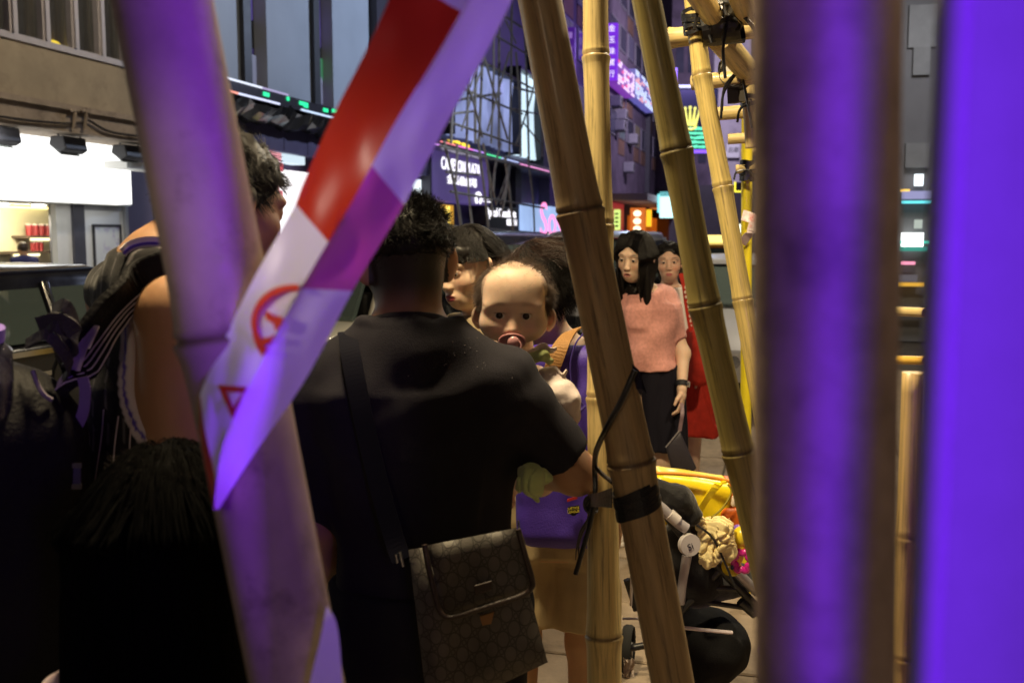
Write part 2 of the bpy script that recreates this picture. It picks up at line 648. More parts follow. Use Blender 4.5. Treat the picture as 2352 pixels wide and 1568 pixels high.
fpart('ceiling_strip', EM('warm_strip', (1.0, 0.83, 0.35), 3.0), A, (2, A1 - .1, zt - 0.05, zt - 0.02, -1.68, -1.62))
for u in (2, 88):
    s, z = FS(u, 452, -0.8)
    fpart('downlight', EM('downlight_glow', (1, 0.97, 0.85), 8), A, (s - .07, s + .07, zt - 0.03, zt - 0.005, -0.9, -0.7))


def shelf(u0, u1, v, under):
    s0, z = FS(u0, v, -1.45)
    s1, _ = FS(u1, v, -1.45)
    fpart('shelf', M('shelf_wood', (0.10, 0.07, 0.05), 0.5), A, (s0, s1, z - 0.05, z, -1.7, -1.3))
    fpart('shelf_light', EM('shelf_glow', (1.0, 0.86, 0.50), 2.6), A, (s0 + under, s1, z - 0.10, z - 0.052, -1.695, -1.665))
    return s0, s1, z


c_red = M('red_cup_card', (0.30, 0.03, 0.035), 0.5, var=0.1)
c_lid = M('cup_lid', (0.55, 0.48, 0.42), 0.4)


def cup(s, o, z, h, r, label):
    b = W(s, o, z)
    mb = MB()
    mb.tube([b, (b[0], b[1], b[2] + h)], [r * 0.8, r], 12)
    mb.cur = 1
    mb.tube([(b[0], b[1], b[2] + h), (b[0], b[1], b[2] + h + 0.03)], [r * 1.05, r * 1.05], 12)
    t = mb.build('paper_cup', [c_red, c_lid], None, smooth=True, loc=b)
    tag(t, label, 'cup', 'red cups on the shop shelves')


s0, s1, z = shelf(50, 134, 541, 0.5)
for i, u in enumerate((67, 81, 95, 109, 123)):
    s = FS(u, 535, -1.45)[0]
    cup(s, -1.45, z, 0.20, 0.07, 'dark red cup on the upper shop shelf, %s from the left' % ('first second third fourth fifth'.split()[i]))
s0, s1, z = shelf(10, 112, 578, 0.5)
for i, u in enumerate((76, 84, 94)):
    s = FS(u, 570, -1.45)[0]
    cup(s, -1.45, z, 0.17, 0.055, 'bright red cup on the lower shop shelf, %s of the three' % ('leftmost middle rightmost'.split()[i]))

# spot lamps of the shop sign
for i, (u, v) in enumerate(((6, 310), (163, 332), (300, 350))):
    s, z = FS(u, v, 1.25)
    b = np.array(W(s, 1.25, z))
    t = thing('spot_lamp', ['black spot lamp above the white shop sign, at the far left edge of the picture', 'black spot lamp hanging in the middle of the white shop sign', 'black spot lamp above the white shop sign, beside the grey wall'][i], 'lamp', b, ang, 'spot lamps of the white shop')
    h = MB()
    h.prism([(-0.30, -0.10, 0.12), (-0.30, 0.16, 0.12), (-0.30, 0.20, -0.02), (-0.30, -0.02, -0.16), (-0.30, -0.14, -0.10)], (0.55, 0, 0))
    h.build('housing', m_dark, t, world=False, bevel=0.02)
    g = MB()
    g.obox((-0.03, 0.10, -0.10), (0.24, 0, 0), (0, 0.11, 0.085), (0, 0.004, -0.005))
    g.build('lens', M('lamp_lens', (0.55, 0.6, 0.6), 0.2), t, world=False)
    br = MB()
    for x in (-0.29, 0.24):
        br.tube([(x, 0.0, 0.10), (x, 0.02, 0.26), (x + 0.02, 0.12, 0.40), (x, 0.3, zb0 - z)], 0.016, 6)
    br.build('bracket', m_dark, t, world=False)

# ------------------------------------------------------------------ the plaza with the coloured ledge
m_bdark = M('dark_cladding', (0.11, 0.09, 0.17), 0.45, var=0.15, vs=1)
m_panel = M('frosted_panel', (0.42, 0.46, 0.50), 0.5, var=0.08, vs=0.6)
m_purp = EM('violet_lit_room', (0.16, 0.10, 0.55), 0.30, var=0.8, vs=0.5)
B = front('plaza_building', 'dark plaza building with tall white wall panels and a coloured light ledge')
B0, B1 = A1 + 0.02, FS(1262, 400)[0]
fpart('wall', m_bdark, B, (B0, B1, 0, 26, -9, -0.6), (B0, FS(1040, 200)[0], 5.8, 26, -0.6, -0.45))
ztop = 24.0
zled, _ = 0, 0
zl = FS(640, 215, 0.9)[1]
for u0, u1 in ((470, 551), (613, 713), (764, 847)):
    a, b = FS(u0, 100)[0], FS(u1, 100)[0]
    fpart('white_panel', m_panel, B, (a, b, zl + 0.05, ztop, -0.44, 0.0))
for u0, u1 in ((551, 613), (713, 764)):
    a, b = FS(u0, 100)[0], FS(u1, 100)[0]
    f = MB()
    fb(f, a, a + 0.35, zl + 0.05, ztop, -0.44, 0.12)
    fw = f.build('window', m_dark, B, world=False)
    fpart('pane', m_dkglass, fw, (a + 0.35, b, zl + 0.05, ztop, -0.44, -0.36))
    z = zl + 0.3
    for q in range(5):
        fpart('lit_room', m_purp, fw, (a + 0.4, b - 0.05, z, z + (1.0, 1.4, 0.5, 1.6, 0.7)[q], -0.355, -0.35))
        z += (1.7, 2.9, 1.4, 3.2, 2.2)[q]
    fpart('window_sill_box', M('pale_unit', (0.45, 0.42, 0.5), 0.5), fw, (a + 0.5, a + 1.1, zl + 0.35, zl + 1.1, -0.34, -0.2))
a, b = FS(744, 150)[0], FS(765, 150)[0]
fpart('green_board', EM('green_board', (0.05, 0.30, 0.12), 0.5), B, (a, b - 0.05, FS(750, 180)[1], FS(750, 130)[1], -0.33, -0.3))
a, b = FS(850, 100)[0], FS(905, 100)[0]
fpart('pier', M('dark_pier', (0.05, 0.045, 0.06), 0.5), B, (a, b, 0, ztop, -0.44, 0.25))
# ledge with light lines
L0, L1 = B0, B1
fpart('ledge', M('polished_ledge', (0.16, 0.15, 0.17), 0.22, metal=0.7), B, (L0, L1, zl - 0.28, zl, -0.6, 0.9))
le = FS(512, 168, 0.93)
for (ua, ub, v, c) in ((440, 600, 0.06, (0.8, 0.85, 1.0)), (600, 660, 0.06, (0.35, 0.3, 0.5)), (440, 545, -0.24, (1.0, 0.35, 0.25)), (545, 640, -0.24, (0.7, 0.75, 1)), (690, 800, -0.24, (0.6, 0.75, 1.0)), (800, 1010, -0.24, (0.7, 0.3, 0.9)), (1010, 1045, -0.1, (1, 0.25, 0.3)), (1045, 1085, -0.1, (1.0, 0.2, 0.8)), (1085, 1115, -0.1, (0.6, 0.3, 1.0)), (1115, 1150, -0.12, (0.1, 0.9, 0.35)), (1150, 1190, -0.12, (0.5, 0.6, 1)), (1195, 1262, -0.16, (1.0, 0.35, 0.75))):
    a, b = FS(ua, 200, 0.9)[0], FS(ub, 200, 0.9)[0]
    fpart('light_line', EM('light_line_%d' % (ua + int(100 * v)), c, 1.3), B, (a, b, zl + v - 0.03 if v < 0 else zl + 0.003, zl + v + 0.01 if v < 0 else zl + 0.04, 0.901, 0.93))
# crumpled foil under the ledge with green reflections
V, F = [], []
ns = 60
for i in range(ns + 1):
    s = L0 + (FS(900, 280)[0] - L0) * i / ns
    for j, (o, z) in enumerate(((0.88, zl - 0.30), (0.7, zl - 0.48), (0.4, zl - 0.62), (0.05, zl - 0.66))):
        V.append((s, -o + random.uniform(-.06, .06), z + random.uniform(-.09, .07)))
for i in range(ns):
    for j in range(3):
        F.append((i * 4 + j, i * 4 + j + 1, i * 4 + j + 5, i * 4 + j + 4))
mb = MB()
mb.add(V, F)
mb.build('crumpled_foil', M('black_foil', (0.05, 0.05, 0.05), 0.25, metal=0.6), B, world=False)
for u, v, wd in ((607, 213, 12), (690, 234, 18), (700, 240, 8), (745, 250, 9), (765, 252, 13), (812, 264, 8), (661, 224, 4)):
    s, z = FS(u - 0, v, 0.93)
    s2, _ = FS(u + wd, v, 0.93)
    fpart('green_reflection', EM('green_reflection_glow', (0.02, 0.85, 0.35), 1.4), B, (s, s2, z - 0.07, z + 0.02, 0.86, 0.93))  # green reflections on the foil, built as glowing boxes
for u, v in ((1035, 323), (1050, 325), (1064, 330), (1072, 333)):
    s, z = FS(u, v, 0.95)
    fpart('yellow_light', EM('yellow_led', (1.0, 0.7, 0.05), 1.6), B, (s, s + 0.35, z - 0.08, z + 0.03, 0.8, 0.95))
# dark fascia panels
pj = [B0] + [FS(u, 300, 0.05)[0] for u in (545, 598, 652, 706, 756, 810, 870, 930, 985)]
zp0, zp1 = FS(640, 348, 0.05)[1], zl - 0.45
for a, b in zip(pj[:-1], pj[1:]):
    fpart('fascia_panel', m_bdark, B, (a + 0.02, b - 0.02, zp0, zp1, -0.58, 0.05))
fpart('fascia_back', m_dark, B, (B0, pj[-1], zp0, zp1, -0.6, -0.585))
# lit shop front under the fascia
sh = FS(560, 480)[0], FS(676, 480)[0], FS(683, 480)[0], FS(730, 480)[0]
fpart('lit_poster', EM('white_poster', (1.0, 0.96, 0.98), 1.5), B, (FS(470, 480)[0], FS(638, 480)[0], 0.3, zp0 - 0.42, -0.3, -0.2))
fpart('lit_poster', EM('white_poster', (1.0, 0.96, 0.98), 1.5), B, (FS(641, 480)[0], sh[1], 0.3, zp0 - 0.42, -0.3, -0.2))
fpart('lit_poster', EM('white_poster', (1.0, 0.96, 0.98), 1.5), B, (sh[2], sh[3], 0.3, zp0 - 0.42, -0.3, -0.2))
for (u0, u1, c) in ((530, 600, (0.75, 0.7, 0.2)), (600, 616, (0.95, 0.8, 0.3)), (616, 646, (0.9, 0.35, 0.4)), (646, 700, (0.7, 0.85, 0.95))):
    a, b = FS(u0, 350, 0.1)[0], FS(u1, 350, 0.1)[0]
    fpart('sign_strip', EM('strip_%d' % u0, c, 1.0), B, (a, b, zp0 - 0.26, zp0 - 0.04, -0.3, 0.10))
mb = MB()
for i in range(9):
    s, z = FS(618 + random.uniform(0, 10), 380 + i * 14 + random.uniform(-4, 4), -0.18)
    fb(mb, s, s + random.uniform(.3, .6), z, z + random.uniform(.1, .3), -0.19, -0.17)
mb.build('red_print', EM('red_print', (0.9, 0.12, 0.16), 0.9), B, world=False)
fpart('lit_window', EM('pink_lit_window', (0.95, 0.72, 0.70), 0.9), B, (FS(900, 440)[0], FS(952, 440)[0], 0.3, FS(940, 408)[1], -0.3, -0.2))
fpart('lit_window', EM('bluewhite_lit', (0.85, 0.95, 1.0), 1.5), B, (FS(955, 440)[0], FS(979, 440)[0], 0.3, FS(960, 410)[1], -0.3, -0.2))
fpart('pier', M('dark_pier', (0.05, 0.045, 0.06), 0.5), B, (FS(981, 400)[0], FS(990, 400)[0], 0, zp1, -0.5, 0.12))


def wall_sign(name, label, box, face_mat, frame=True, o=0.15):
    """flat lit sign on the facade: box is (u0, u1, v0, v1) of its corners"""
    u0, u1, v0, v1 = box
    a, z1 = FS((u0 + u1) / 2, v0, o)[0], FS((u0 + u1) / 2, v0, o)[1]
    s0, s1 = FS(u0, v0, o)[0], FS(u1, v0, o)[0]
    z0 = FS((u0 + u1) / 2, v1, o)[1]
    t = thing(name, label, 'sign', W((s0 + s1) / 2, 0, z0), ang)
    h = (s1 - s0) / 2
    mb = MB().box((-h, -o, 0), (h, 0.5, z1 - z0))
    mb.build('panel', face_mat, t, world=False, bevel=0.02)
    return t, h, z1 - z0


t, h, hh = wall_sign('plaza_sign', 'violet sign panel lettered CAMERON PLAZA behind the scaffold poles', (993, 1122, 352, 466), EM('violet_sign_face', (0.20, 0.13, 0.50), 0.35, var=0.3, vs=0.4))
lw = EM('white_letter', (0.95, 0.92, 1.0), 1.8)
px_ = lambda u, v: FS(u, v, 0.15)[0] - (FS(993, 352, 0.15)[0] + FS(1122, 352, 0.15)[0]) / 2
text('lettering', 'CAMERON PLAZA', lw, 0.66, t, (px_(1060, 385), -0.16, hh * 0.72), (R(90), 0, 0), sx=(px_(1106, 385) - px_(1014, 385)) / 5.6)
text('lettering', '金馬倫廣場', lw, 0.40, t, (px_(1062, 418), -0.16, hh * 0.43), (R(90), 0, 0), sx=1.9)
mb = MB()
mb.tube([(2.0 + 0.35 * math.cos(x), -0.17, hh * .13 + 0.22 * math.sin(x)) for x in np.linspace(-0.9, math.pi + 0.9, 12)], 0.07, 6)
mb.build('ring_logo', lw, t, world=False)
mb = MB().box((2.7, -0.17, hh * .07), (4.0, -0.155, hh * .09)).box((2.7, -0.17, hh * .13), (4.2, -0.155, hh * .16))
mb.build('small_print', lw, t, world=False)
t, h, hh = wall_sign('shop_window', 'orange lit shop window with one bright vertical tube under the violet sign', (1000, 1042, 470, 540), EM('amber_window', (0.85, 0.42, 0.03), 0.75))
t['category'] = 'window'
MB().box((h * 0.10, -0.22, 0.1), (h * 0.36, -0.155, hh - 0.05)).build('tube_light', EM('amber_tube', (1.0, 0.72, 0.12), 2.2), t, world=False)
t, h, hh = wall_sign('optician_sign', 'black shop sign with white lettering Optical behind the scaffold', (1116, 1188, 474, 540), M('black_sign', (0.02, 0.02, 0.026), 0.35))
text('lettering', 'Optical Consultants', lw, 0.55, t, (-h * .06, -0.16, hh * 0.76), (R(90), 0, 0), sx=1.12)
text('lettering', '眼鏡公司', lw, 0.34, t, (h * 0.62, -0.16, hh * 0.44), (R(90), 0, 0), sx=1.3)
MB().box((-h * 0.8, -0.2, -0.9), (h * 0.7, -0.155, -0.2)).build('lit_strip', EM('pale_green_strip', (0.75, 1.0, 0.92), 1.2), t, world=False)
t, h, hh = wall_sign('cosmetics_sign', 'pale blue light box with pink lettering over the bright strip window', (1195, 1300, 472, 532), EM('blue_lightbox', (0.42, 0.60, 1.0), 0.95, var=0.35, vs=0.25))
text('lettering', 'Sos', EM('pink_letter', (1.0, 0.25, 0.55), 1.6), 2.6, t, (h * 0.28, -0.17, hh * 0.40), (R(90), 0, 0), sx=1.5)
mb = MB()
x = -h
while x < h:
    wd = random.uniform(0.8, 2.0)
    mb.box((x, -0.2, -1.0), (min(x + wd, h), -0.155, -0.12))
    x += wd + 0.18
mb.build('lit_strip', EM('warm_white_strip', (1.0, 0.95, 0.88), 1.6), t, world=False)
# lit upper windows with hanging sheets behind the scaffold
for (u0, u1, v0, v1, nm) in ((1040, 1188, 150, 330, 'a'), (1193, 1238, 172, 362, 'b')):
    s0, s1 = FS(u0, 250)[0], FS(u1, 250)[0]
    z1, z0 = FS((u0 + u1) / 2, v0)[1], FS((u0 + u1) / 2, v1)[1]
    z0 = max(z0, zl + 0.05)
    f = fpart('window', m_dark, B, (s0 - .15, s0, z0, z1, -0.58, 0.1), (s1, s1 + .15, z0, z1, -0.58, 0.1), (s0, s1, z1, z1 + .15, -0.58, 0.1))
    n = 40
    V, F = [], []
    for i in range(n + 1):
        s = s0 + (s1 - s0) * i / n
        for q in range(6):
            V.append((s, 0.25 + 0.10 * math.sin(i * 1.3 + q * .5) + 0.08 * math.sin(i * .45 - q), z0 + (z1 - z0) * q / 5))
    for i in range(n):
        for q in range(5):
            F.append((i * 6 + q, i * 6 + 6 + q, i * 6 + 7 + q, i * 6 + q + 1))
    mb = MB()
    mb.add(V, F)
    if nm == 'a':
        mb.build('sheet', EM('backlit_sheet', (0.42, 0.50, 0.95), 0.55, var=0.75, vs=0.30), f, world=False, smooth=True)
    else:
        mb.build('sheet', EM('bright_sheet', (0.66, 0.86, 1.0), 1.25, var=0.2, vs=0.3), f, world=False, smooth=True)
s0, s1 = FS(1240, 300)[0], FS(1262, 300)[0]
fpart('pier', M('dark_pier', (0.05, 0.045, 0.06), 0.5), B, (s0, s1, zl + .02, ztop, -0.55, 0.2))
fpart('pier', M('dark_pier', (0.05, 0.045, 0.06), 0.5), B, (FS(1180, 450)[0], FS(1193, 450)[0], 0, zl - .3, -0.55, 0.1))

# bamboo scaffold against the plaza
m_sbam = M('weathered_bamboo', (0.34, 0.29, 0.22), 0.7, var=0.3, vs=3)
S = thing('bamboo_scaffold', 'thin bamboo scaffold standing against the dark plaza front', 'scaffold', W(38, 1.6, 0), ang)


def sb(u0, v0, u1, v1, o, r=0.055):
    a, b = FS(u0, v0, o), FS(u1, v1, o)
    p, q = np.array(W(a[0], o, a[1])), np.array(W(b[0], o, b[1]))
    mid = (p + q) / 2 + np.array([random.uniform(-.08, .08), random.uniform(-.08, .08), 0])
    MB().tube(catmull([p, mid, q], 3), r * random.uniform(.8, 1.15), 6).build('scaffold_pole', m_sbam, S, smooth=True)


for (u0, v0, u1, v1, o) in ((1020, 325, 1063, 545, 1.9), (1040, 235, 1036, 330, 1.9), (1075, -20, 1072, 320, 1.5), (1072, 320, 1088, 545, 1.5), (1113, -20, 1100, 330, 1.6), (1098, 320, 1125, 545, 1.9), (1146, -20, 1146, 340, 1.5), (1150, 330, 1133, 440, 1.7), (1160, 360, 1180, 545, 1.9), (1176, -20, 1170, 360, 1.7), (1205, 60, 1215, 370, 1.5), (1212, 360, 1228, 540, 1.7), (1185, 120, 1196, 360, 1.9), (1131, -20, 1128, 330, 1.8), (1095, 120, 1092, 330, 1.8), (1240, 100, 1246, 360, 1.6), (1050, 330, 1046, 420, 1.4), (1110, 330, 1140, 470, 1.6), (1170, 380, 1150, 470, 1.4)):
    sb(u0, v0, u1, v1, o)
for (u0, v0, u1, v1, o) in ((1040, 262, 1086, 256, 1.9), (1030, 280, 1190, 335, 1.7), (1055, 200, 1200, 262, 1.7), (1065, 120, 1225, 205, 1.7), (1075, 45, 1250, 150, 1.7), (1090, -10, 1255, 100, 1.7), (1035, 440, 1250, 478, 1.9), (1035, 520, 1235, 535, 1.9), (1025, 395, 1100, 402, 1.6), (1050, 230, 1150, 215, 1.4), (1180, 200, 1240, 215, 1.7), (1180, 250, 1235, 262, 1.7), (1010, 335, 1250, 395, 2.1)):
    sb(u0, v0, u1, v1, o, 0.045)
for (u0, v0, u1, v1, o) in ((1060, 300, 1110, 150, 2.0), (1108, 315, 1060, 160, 2.0), (1120, 300, 1170, 120, 2.0), (1166, 320, 1112, 130, 2.0), (1125, 90, 1180, -20, 2.0), (1185, 100, 1125, -20, 2.0), (1150, 500, 1166, 400, 2.0), (1132, 500, 1120, 390, 2.0), (1186, 330, 1235, 170, 2.0), (1200, 280, 1240, 330, 2.0), (1080, 200, 1130, 60, 2.0), (1140, 470, 1170, 380, 1.6)):
    sb(u0, v0, u1, v1, o, 0.04)

# ------------------------------------------------------------------ tower farther down the street
m_cw = M('grimy_violet_wall', (0.11, 0.085, 0.12), 0.8, var=0.35, vs=0.6, stain=(0.05, 0.04, 0.05), ss=0.4)
m_cwin = M('dim_window', (0.05, 0.05, 0.075), 0.15, var=0.3, vs=0.5)
m_brick = M('brown_tile', (0.14, 0.075, 0.05), 0.7, var=0.3, vs=1.0)
Cb = front('tower_block', 'dark grimy tower block with window units down the street')
C0, C1 = B1 + 0.05, FS(1545, 400)[0]
fpart('wall', m_cw, Cb, (C0, C1, 0, 42, -12, 0))
zc = 9.0
for kz in range(9):
    s = C0 + 3
    j = 0
    while s < C1 - 4:
        lit = random.random()
        m = m_cwin if lit < 0.85 else EM('faint_window_%d' % (j % 3), ((0.4, 0.3, 0.9), (0.7, 0.5, 0.3), (0.3, 0.5, 0.7))[j % 3], 0.10)
        fw = fpart('window', M('old_frame', (0.14, 0.13, 0.15), 0.6), Cb, (s, s + 2.7, zc, zc + 1.9, 0.0, 0.10))
        fpart('pane', m, fw, (s + .12, s + 1.3, zc + .12, zc + 1.78, 0.10, 0.12), (s + 1.42, s + 2.58, zc + .12, zc + 1.78, 0.10, 0.12))
        if random.random() < 0.4:
            fpart('brick_infill', m_brick, Cb, (s, s + 2.7, zc - 1.2, zc - 0.05, 0, 0.06))
        s += 3.9
        j += 1
    zc += 3.3
for u, v in ((1420, 245), (1432, 275), (1428, 300), (1390, 270), (1300, 270), (1458, 330), (1448, 395)):
    s, z = FS(u, v, 0.5)
    b = W(s, 0.02, z)
    t = thing('air_conditioner', 'pale air conditioner box on the dark tower wall, %s' % {(1420, 245): 'topmost of the right column', (1432, 275): 'middle of the right column', (1428, 300): 'lowest of the right column', (1390, 270): 'just right of the upright bamboo', (1300, 270): 'left of the upright bamboo', (1458, 330): 'above the white canopy, upper', (1448, 395): 'above the white canopy, lower'}[(u, v)], 'air conditioner', b, ang, 'air conditioners on the tower')
    MB().box((-0.55, -0.75, 0), (0.55, 0, 0.75)).build('casing', M('pale_casing', (0.20, 0.19, 0.21), 0.5, var=0.15), t, world=False, bevel=0.03)
    MB().disc((0.1, -0.76, 0.37), (0, 1, 0), 0.28, 0.03).build('fan_grille', m_dark, t, world=False)
    MB().box((-0.6, -0.7, -0.08), (0.6, 0, -0.01)).build('bracket', m_dark, t, world=False)
# canopy
s0, s1 = FS(1392, 440, 0)[0], FS(1532, 470, 0)[0]
zc = FS(1450, 455, 2.5)[1]
fpart('canopy', M('canopy_concrete', (0.42, 0.38, 0.38), 0.7, var=0.1), Cb, (s0, s1, zc, zc + 0.5, 0, 3.0))
fpart('canopy_light', EM('orange_soffit', (1.0, 0.28, 0.06), 0.5), Cb, (s0 + 20, s1, zc - 0.05, zc - 0.01, 0.3, 2.9))
fpart('red_shopfront', EM('red_front', (0.55, 0.02, 0.03), 0.45), Cb, (s0 - 2, FS(1424, 500)[0], 0.5, zc - 0.1, 0.05, 0.3))
fpart('lantern_shopfront', EM('orange_front', (0.85, 0.16, 0.01), 0.5, var=0.4, vs=0.3), Cb, (FS(1440, 500)[0], FS(1503, 500)[0], 0.5, zc - 0.9, 0.05, 0.4))
fpart('yellow_shopfront', EM('yellow_front', (1.0, 0.74, 0.02), 1.2, var=0.5, vs=0.5), Cb, (FS(1516, 530)[0], FS(1552, 530)[0], 0.5, 2.9, 0.05, 0.4))
fpart('drain_pipe', m_dark, Cb, (FS(1483, 300)[0], FS(1483, 300)[0] + .5, 3, 20, 0, 0.4))


def blade_sign(name, label, u0, u1, v0, v1, depth_o, mat, Y=None):
    """sign standing out from the facade, its face turned to the street's length"""
    r0 = ray((u0 + u1) / 2, (v0 + v1) / 2)
    s, z = FS((u0 + u1) / 2, (v0 + v1) / 2, depth_o)
    p = np.array(W(s, depth_o, z))
    wd = (u1 - u0) / FPX * p[1]
    hh = (v1 - v0) / FPX * p[1]
    t = thing(name, label, 'sign', p - np.array([0, 0, hh / 2]), ang + R(-90))
    MB().box((-wd / 2, -0.2, 0), (wd / 2, 0.2, hh)).build('panel', mat, t, world=False, bevel=0.03)
    return t, wd, hh


vio = EM('violet_neon_face', (0.22, 0.02, 0.85), 0.85, var=0.35, vs=0.6)
gl = EM('pale_glyph', (0.85, 0.75, 1.0), 1.4)
t, wd, hh = blade_sign('vertical_sign', 'upright violet neon sign with pale characters right of the upright bamboo', 1393, 1419, 58, 182, 1.2, vio)
for i, ch in enumerate('金玉珠寶行'):
    text('character', ch, gl, wd * 0.62, t, (0, -0.22, hh * (0.9 - i * 0.2)), (R(90), 0, 0))
t, wd, hh = blade_sign('vertical_sign', 'dimmer violet upright sign left of the upright bamboo', 1297, 1322, 68, 200, 1.2, EM('violet_dim_face', (0.16, 0.03, 0.55), 0.35))
for i, ch in enumerate('鐘錶珠寶'):
    text('character', ch, EM('dim_glyph', (0.6, 0.35, 1.0), 0.6), wd * 0.62, t, (0, -0.22, hh * (0.86 - i * 0.24)), (R(90), 0, 0))
# long lit sign band
for (u0, u1, va, vb, label, kind) in ((1420, 1458, 150, 218, 'magenta and white lit sign band on the tower', 'a'), (1460, 1502, 176, 250, 'blue white lit sign band striped with red on the tower', 'b')):
    s0, s1 = FS(u0, va, 0.8)[0], FS(u1, va, 0.8)[0]
    z1, z0 = FS((u0 + u1) / 2, (va) + 4, 0.8)[1], FS((u0 + u1) / 2, vb - 8, 0.8)[1]
    t = thing('sign_band', label, 'sign', W((s0 + s1) / 2, 0, z0), ang)
    h = (s1 - s0) / 2
    MB().box((-h, -0.78, 0), (h, -0.05, z1 - z0)).build('panel', EM('band_back_' + kind, (0.35, 0.06, 0.75) if kind == 'a' else (0.22, 0.20, 0.8), 0.5), t, world=False)
    c1, c2 = MB(), MB()
    nx, nz = (9, 7) if kind == 'a' else (10, 9)
    for i in range(nx):
        for q in range(nz):
            x = -h + 2 * h * (i + 0.1) / nx
            z = (z1 - z0) * (q + 0.14) / nz
            r = random.random()
            if r < 0.72:
                b = c1 if (q not in (5, 6) or kind == 'a') and r < 0.6 else c2
                b.box((x, -0.83, z), (x + 2 * h / nx * random.uniform(.5, .85), -0.79, z + (z1 - z0) / nz * .7))
    tag(c1.build('lit_cells', EM('cells_' + kind, (0.95, 0.70, 1.0) if kind == 'a' else (0.62, 0.72, 1.0), 1.2), t, world=False), kind='stuff')
    tag(c2.build('lit_cells', EM('cells_red_' + kind, (1.0, 0.1, 0.35) if kind == 'a' else (1.0, 0.45, 0.5), 1.0), t, world=False), kind='stuff')

t, wd, hh = blade_sign('price_sign', 'yellow green lit sign beside the red shopfront', 1411, 1424, 482, 528, 0.9, EM('yellowgreen_face', (0.75, 1.0, 0.25), 1.1))
for q in range(4):
    MB().box((-wd * .3, -0.23, hh * (.15 + .2 * q)), (wd * .3, -0.205, hh * (.24 + .2 * q))).build('print_line', M('dark_print', (0.05, 0.12, 0.02), 0.6), t, world=False)
t, wd, hh = blade_sign('number_sign', 'small yellow green number sign beside the red shopfront', 1396, 1409, 500, 526, 0.9, M('dark_green_board', (0.02, 0.05, 0.02), 0.5))
text('lettering', '22', EM('yellowgreen_glyph', (0.75, 1.0, 0.3), 1.4), hh * 0.8, t, (0, -0.21, hh * .5), (R(90), 0, 0), sx=0.8)
t, wd, hh = blade_sign('lantern_sign', 'orange sign with three round white lanterns above the woman in pink', 1448, 1482, 478, 536, 1.4, EM('orange_sign_face', (0.95, 0.20, 0.02), 0.7))
for q in range(3):
    mb = MB()
    mb.ball((0, -0.35, hh * (0.18 + 0.3 * q)), (wd * 0.26, 0.3, hh * 0.12), 14, 10)
    mb.build('lantern', EM('lantern_glow', (1.0, 0.86, 0.55), 2.0), t, world=False, smooth=True)
t, wd, hh = blade_sign('amber_light_box', 'narrow amber light box right of the lantern sign', 1485, 1496, 482, 520, 1.4, EM('amber_box', (1.0, 0.48, 0.02), 1.5))
t, wd, hh = blade_sign('cyan_sign', 'white cyan lit sign behind the leaning bamboo above the shops', 1516, 1562, 452, 500, 4.0, EM('cyan_box', (0.62, 1.0, 0.98), 1.5))
MB().box((-wd * .62, -0.1, hh * .25), (-wd * .52, 0.1, hh * 1.12)).build('neon_stroke', EM('cyan_stroke', (0.25, 0.9, 0.95), 1.2), t, world=False)
for q in range(3):
    MB().box((-wd * .5, -0.24, hh * (1.02 + .08 * q)), (wd * (.1 - .1 * q), -0.1, hh * (1.05 + .08 * q))).build('neon_stroke', EM('cyan_stroke', (0.25, 0.9, 0.95), 1.2), t, world=False)

# crown sign over the street
p = P(1600, 280, 62)
sx = 62 / FPX
t = thing('crown_sign', 'dark green neon sign with a yellow crown above rows of green writing', 'sign', P(1600, 352, 62), 0)
wd, hh = 92 * sx, 150 * sx
MB().box((-wd / 2, 0, 0), (wd / 2, 0.5, hh)).build('panel', EM('sign_night_green', (0.004, 0.012, 0.03), 0.5, base=(0.01, 0.012, 0.015)), t, world=False)
MB().box((-wd / 2, -0.2, hh * .965), (wd / 2, -0.01, hh)).build('blue_tube', EM('blue_white_tube', (0.6, 0.6, 1.0), 2.0), t, world=False)
MB().box((-wd / 2, -0.2, 0), (wd / 2, -0.01, 0.2)).build('blue_tube', EM('violet_tube', (0.25, 0.1, 1.0), 1.6), t, world=False)
MB().box((-wd / 2 - 0.3, -0.15, hh * .93), (-wd / 2 - 0.05, 0.2, hh * 1.25)).build('blue_tube', EM('violet_tube', (0.25, 0.1, 1.0), 1.6), t, world=False)
cx, cz = (1582 - 1600) * sx, (352 - 278) * sx
cr = MB()
for xt, zt_, xb in ((-.58, .50, -.30), (-.30, .66, -.16), (0, .72, 0), (.30, .66, .16), (.58, .50, .30)):
    tip = (cx + xt, -0.25, cz + zt_)
    cr.tube([(cx + xb, -0.25, cz - .38), tip], [0.10, 0.045], 8)
    cr.ball(tip, 0.095, 10, 8)
cr.tube([(cx + .36 * math.cos(x), -0.25, cz - 0.42 + .16 * math.sin(x)) for x in np.linspace(0, 2 * math.pi, 24)], 0.07, 8)
cr.build('crown', EM('crown_yellow', (1.0, 0.95, 0.16), 1.3), t, world=False, smooth=True)
gr = EM('green_rows', (0.15, 0.95, 0.55), 1.3)
for q in range(5):
    mb = MB()
    x = -wd / 2 + 0.15
    while x < wd / 2 - 0.2:
        ww = random.uniform(0.07, 0.22)
        mb.box((x, -0.2, 0.30 + q * 0.27 + random.uniform(0, .03)), (x + ww, -0.01, 0.30 + q * .27 + random.uniform(.12, .19)))
        x += ww + random.uniform(.02, .06)
    mb.build('lit_writing', gr, t, world=False)

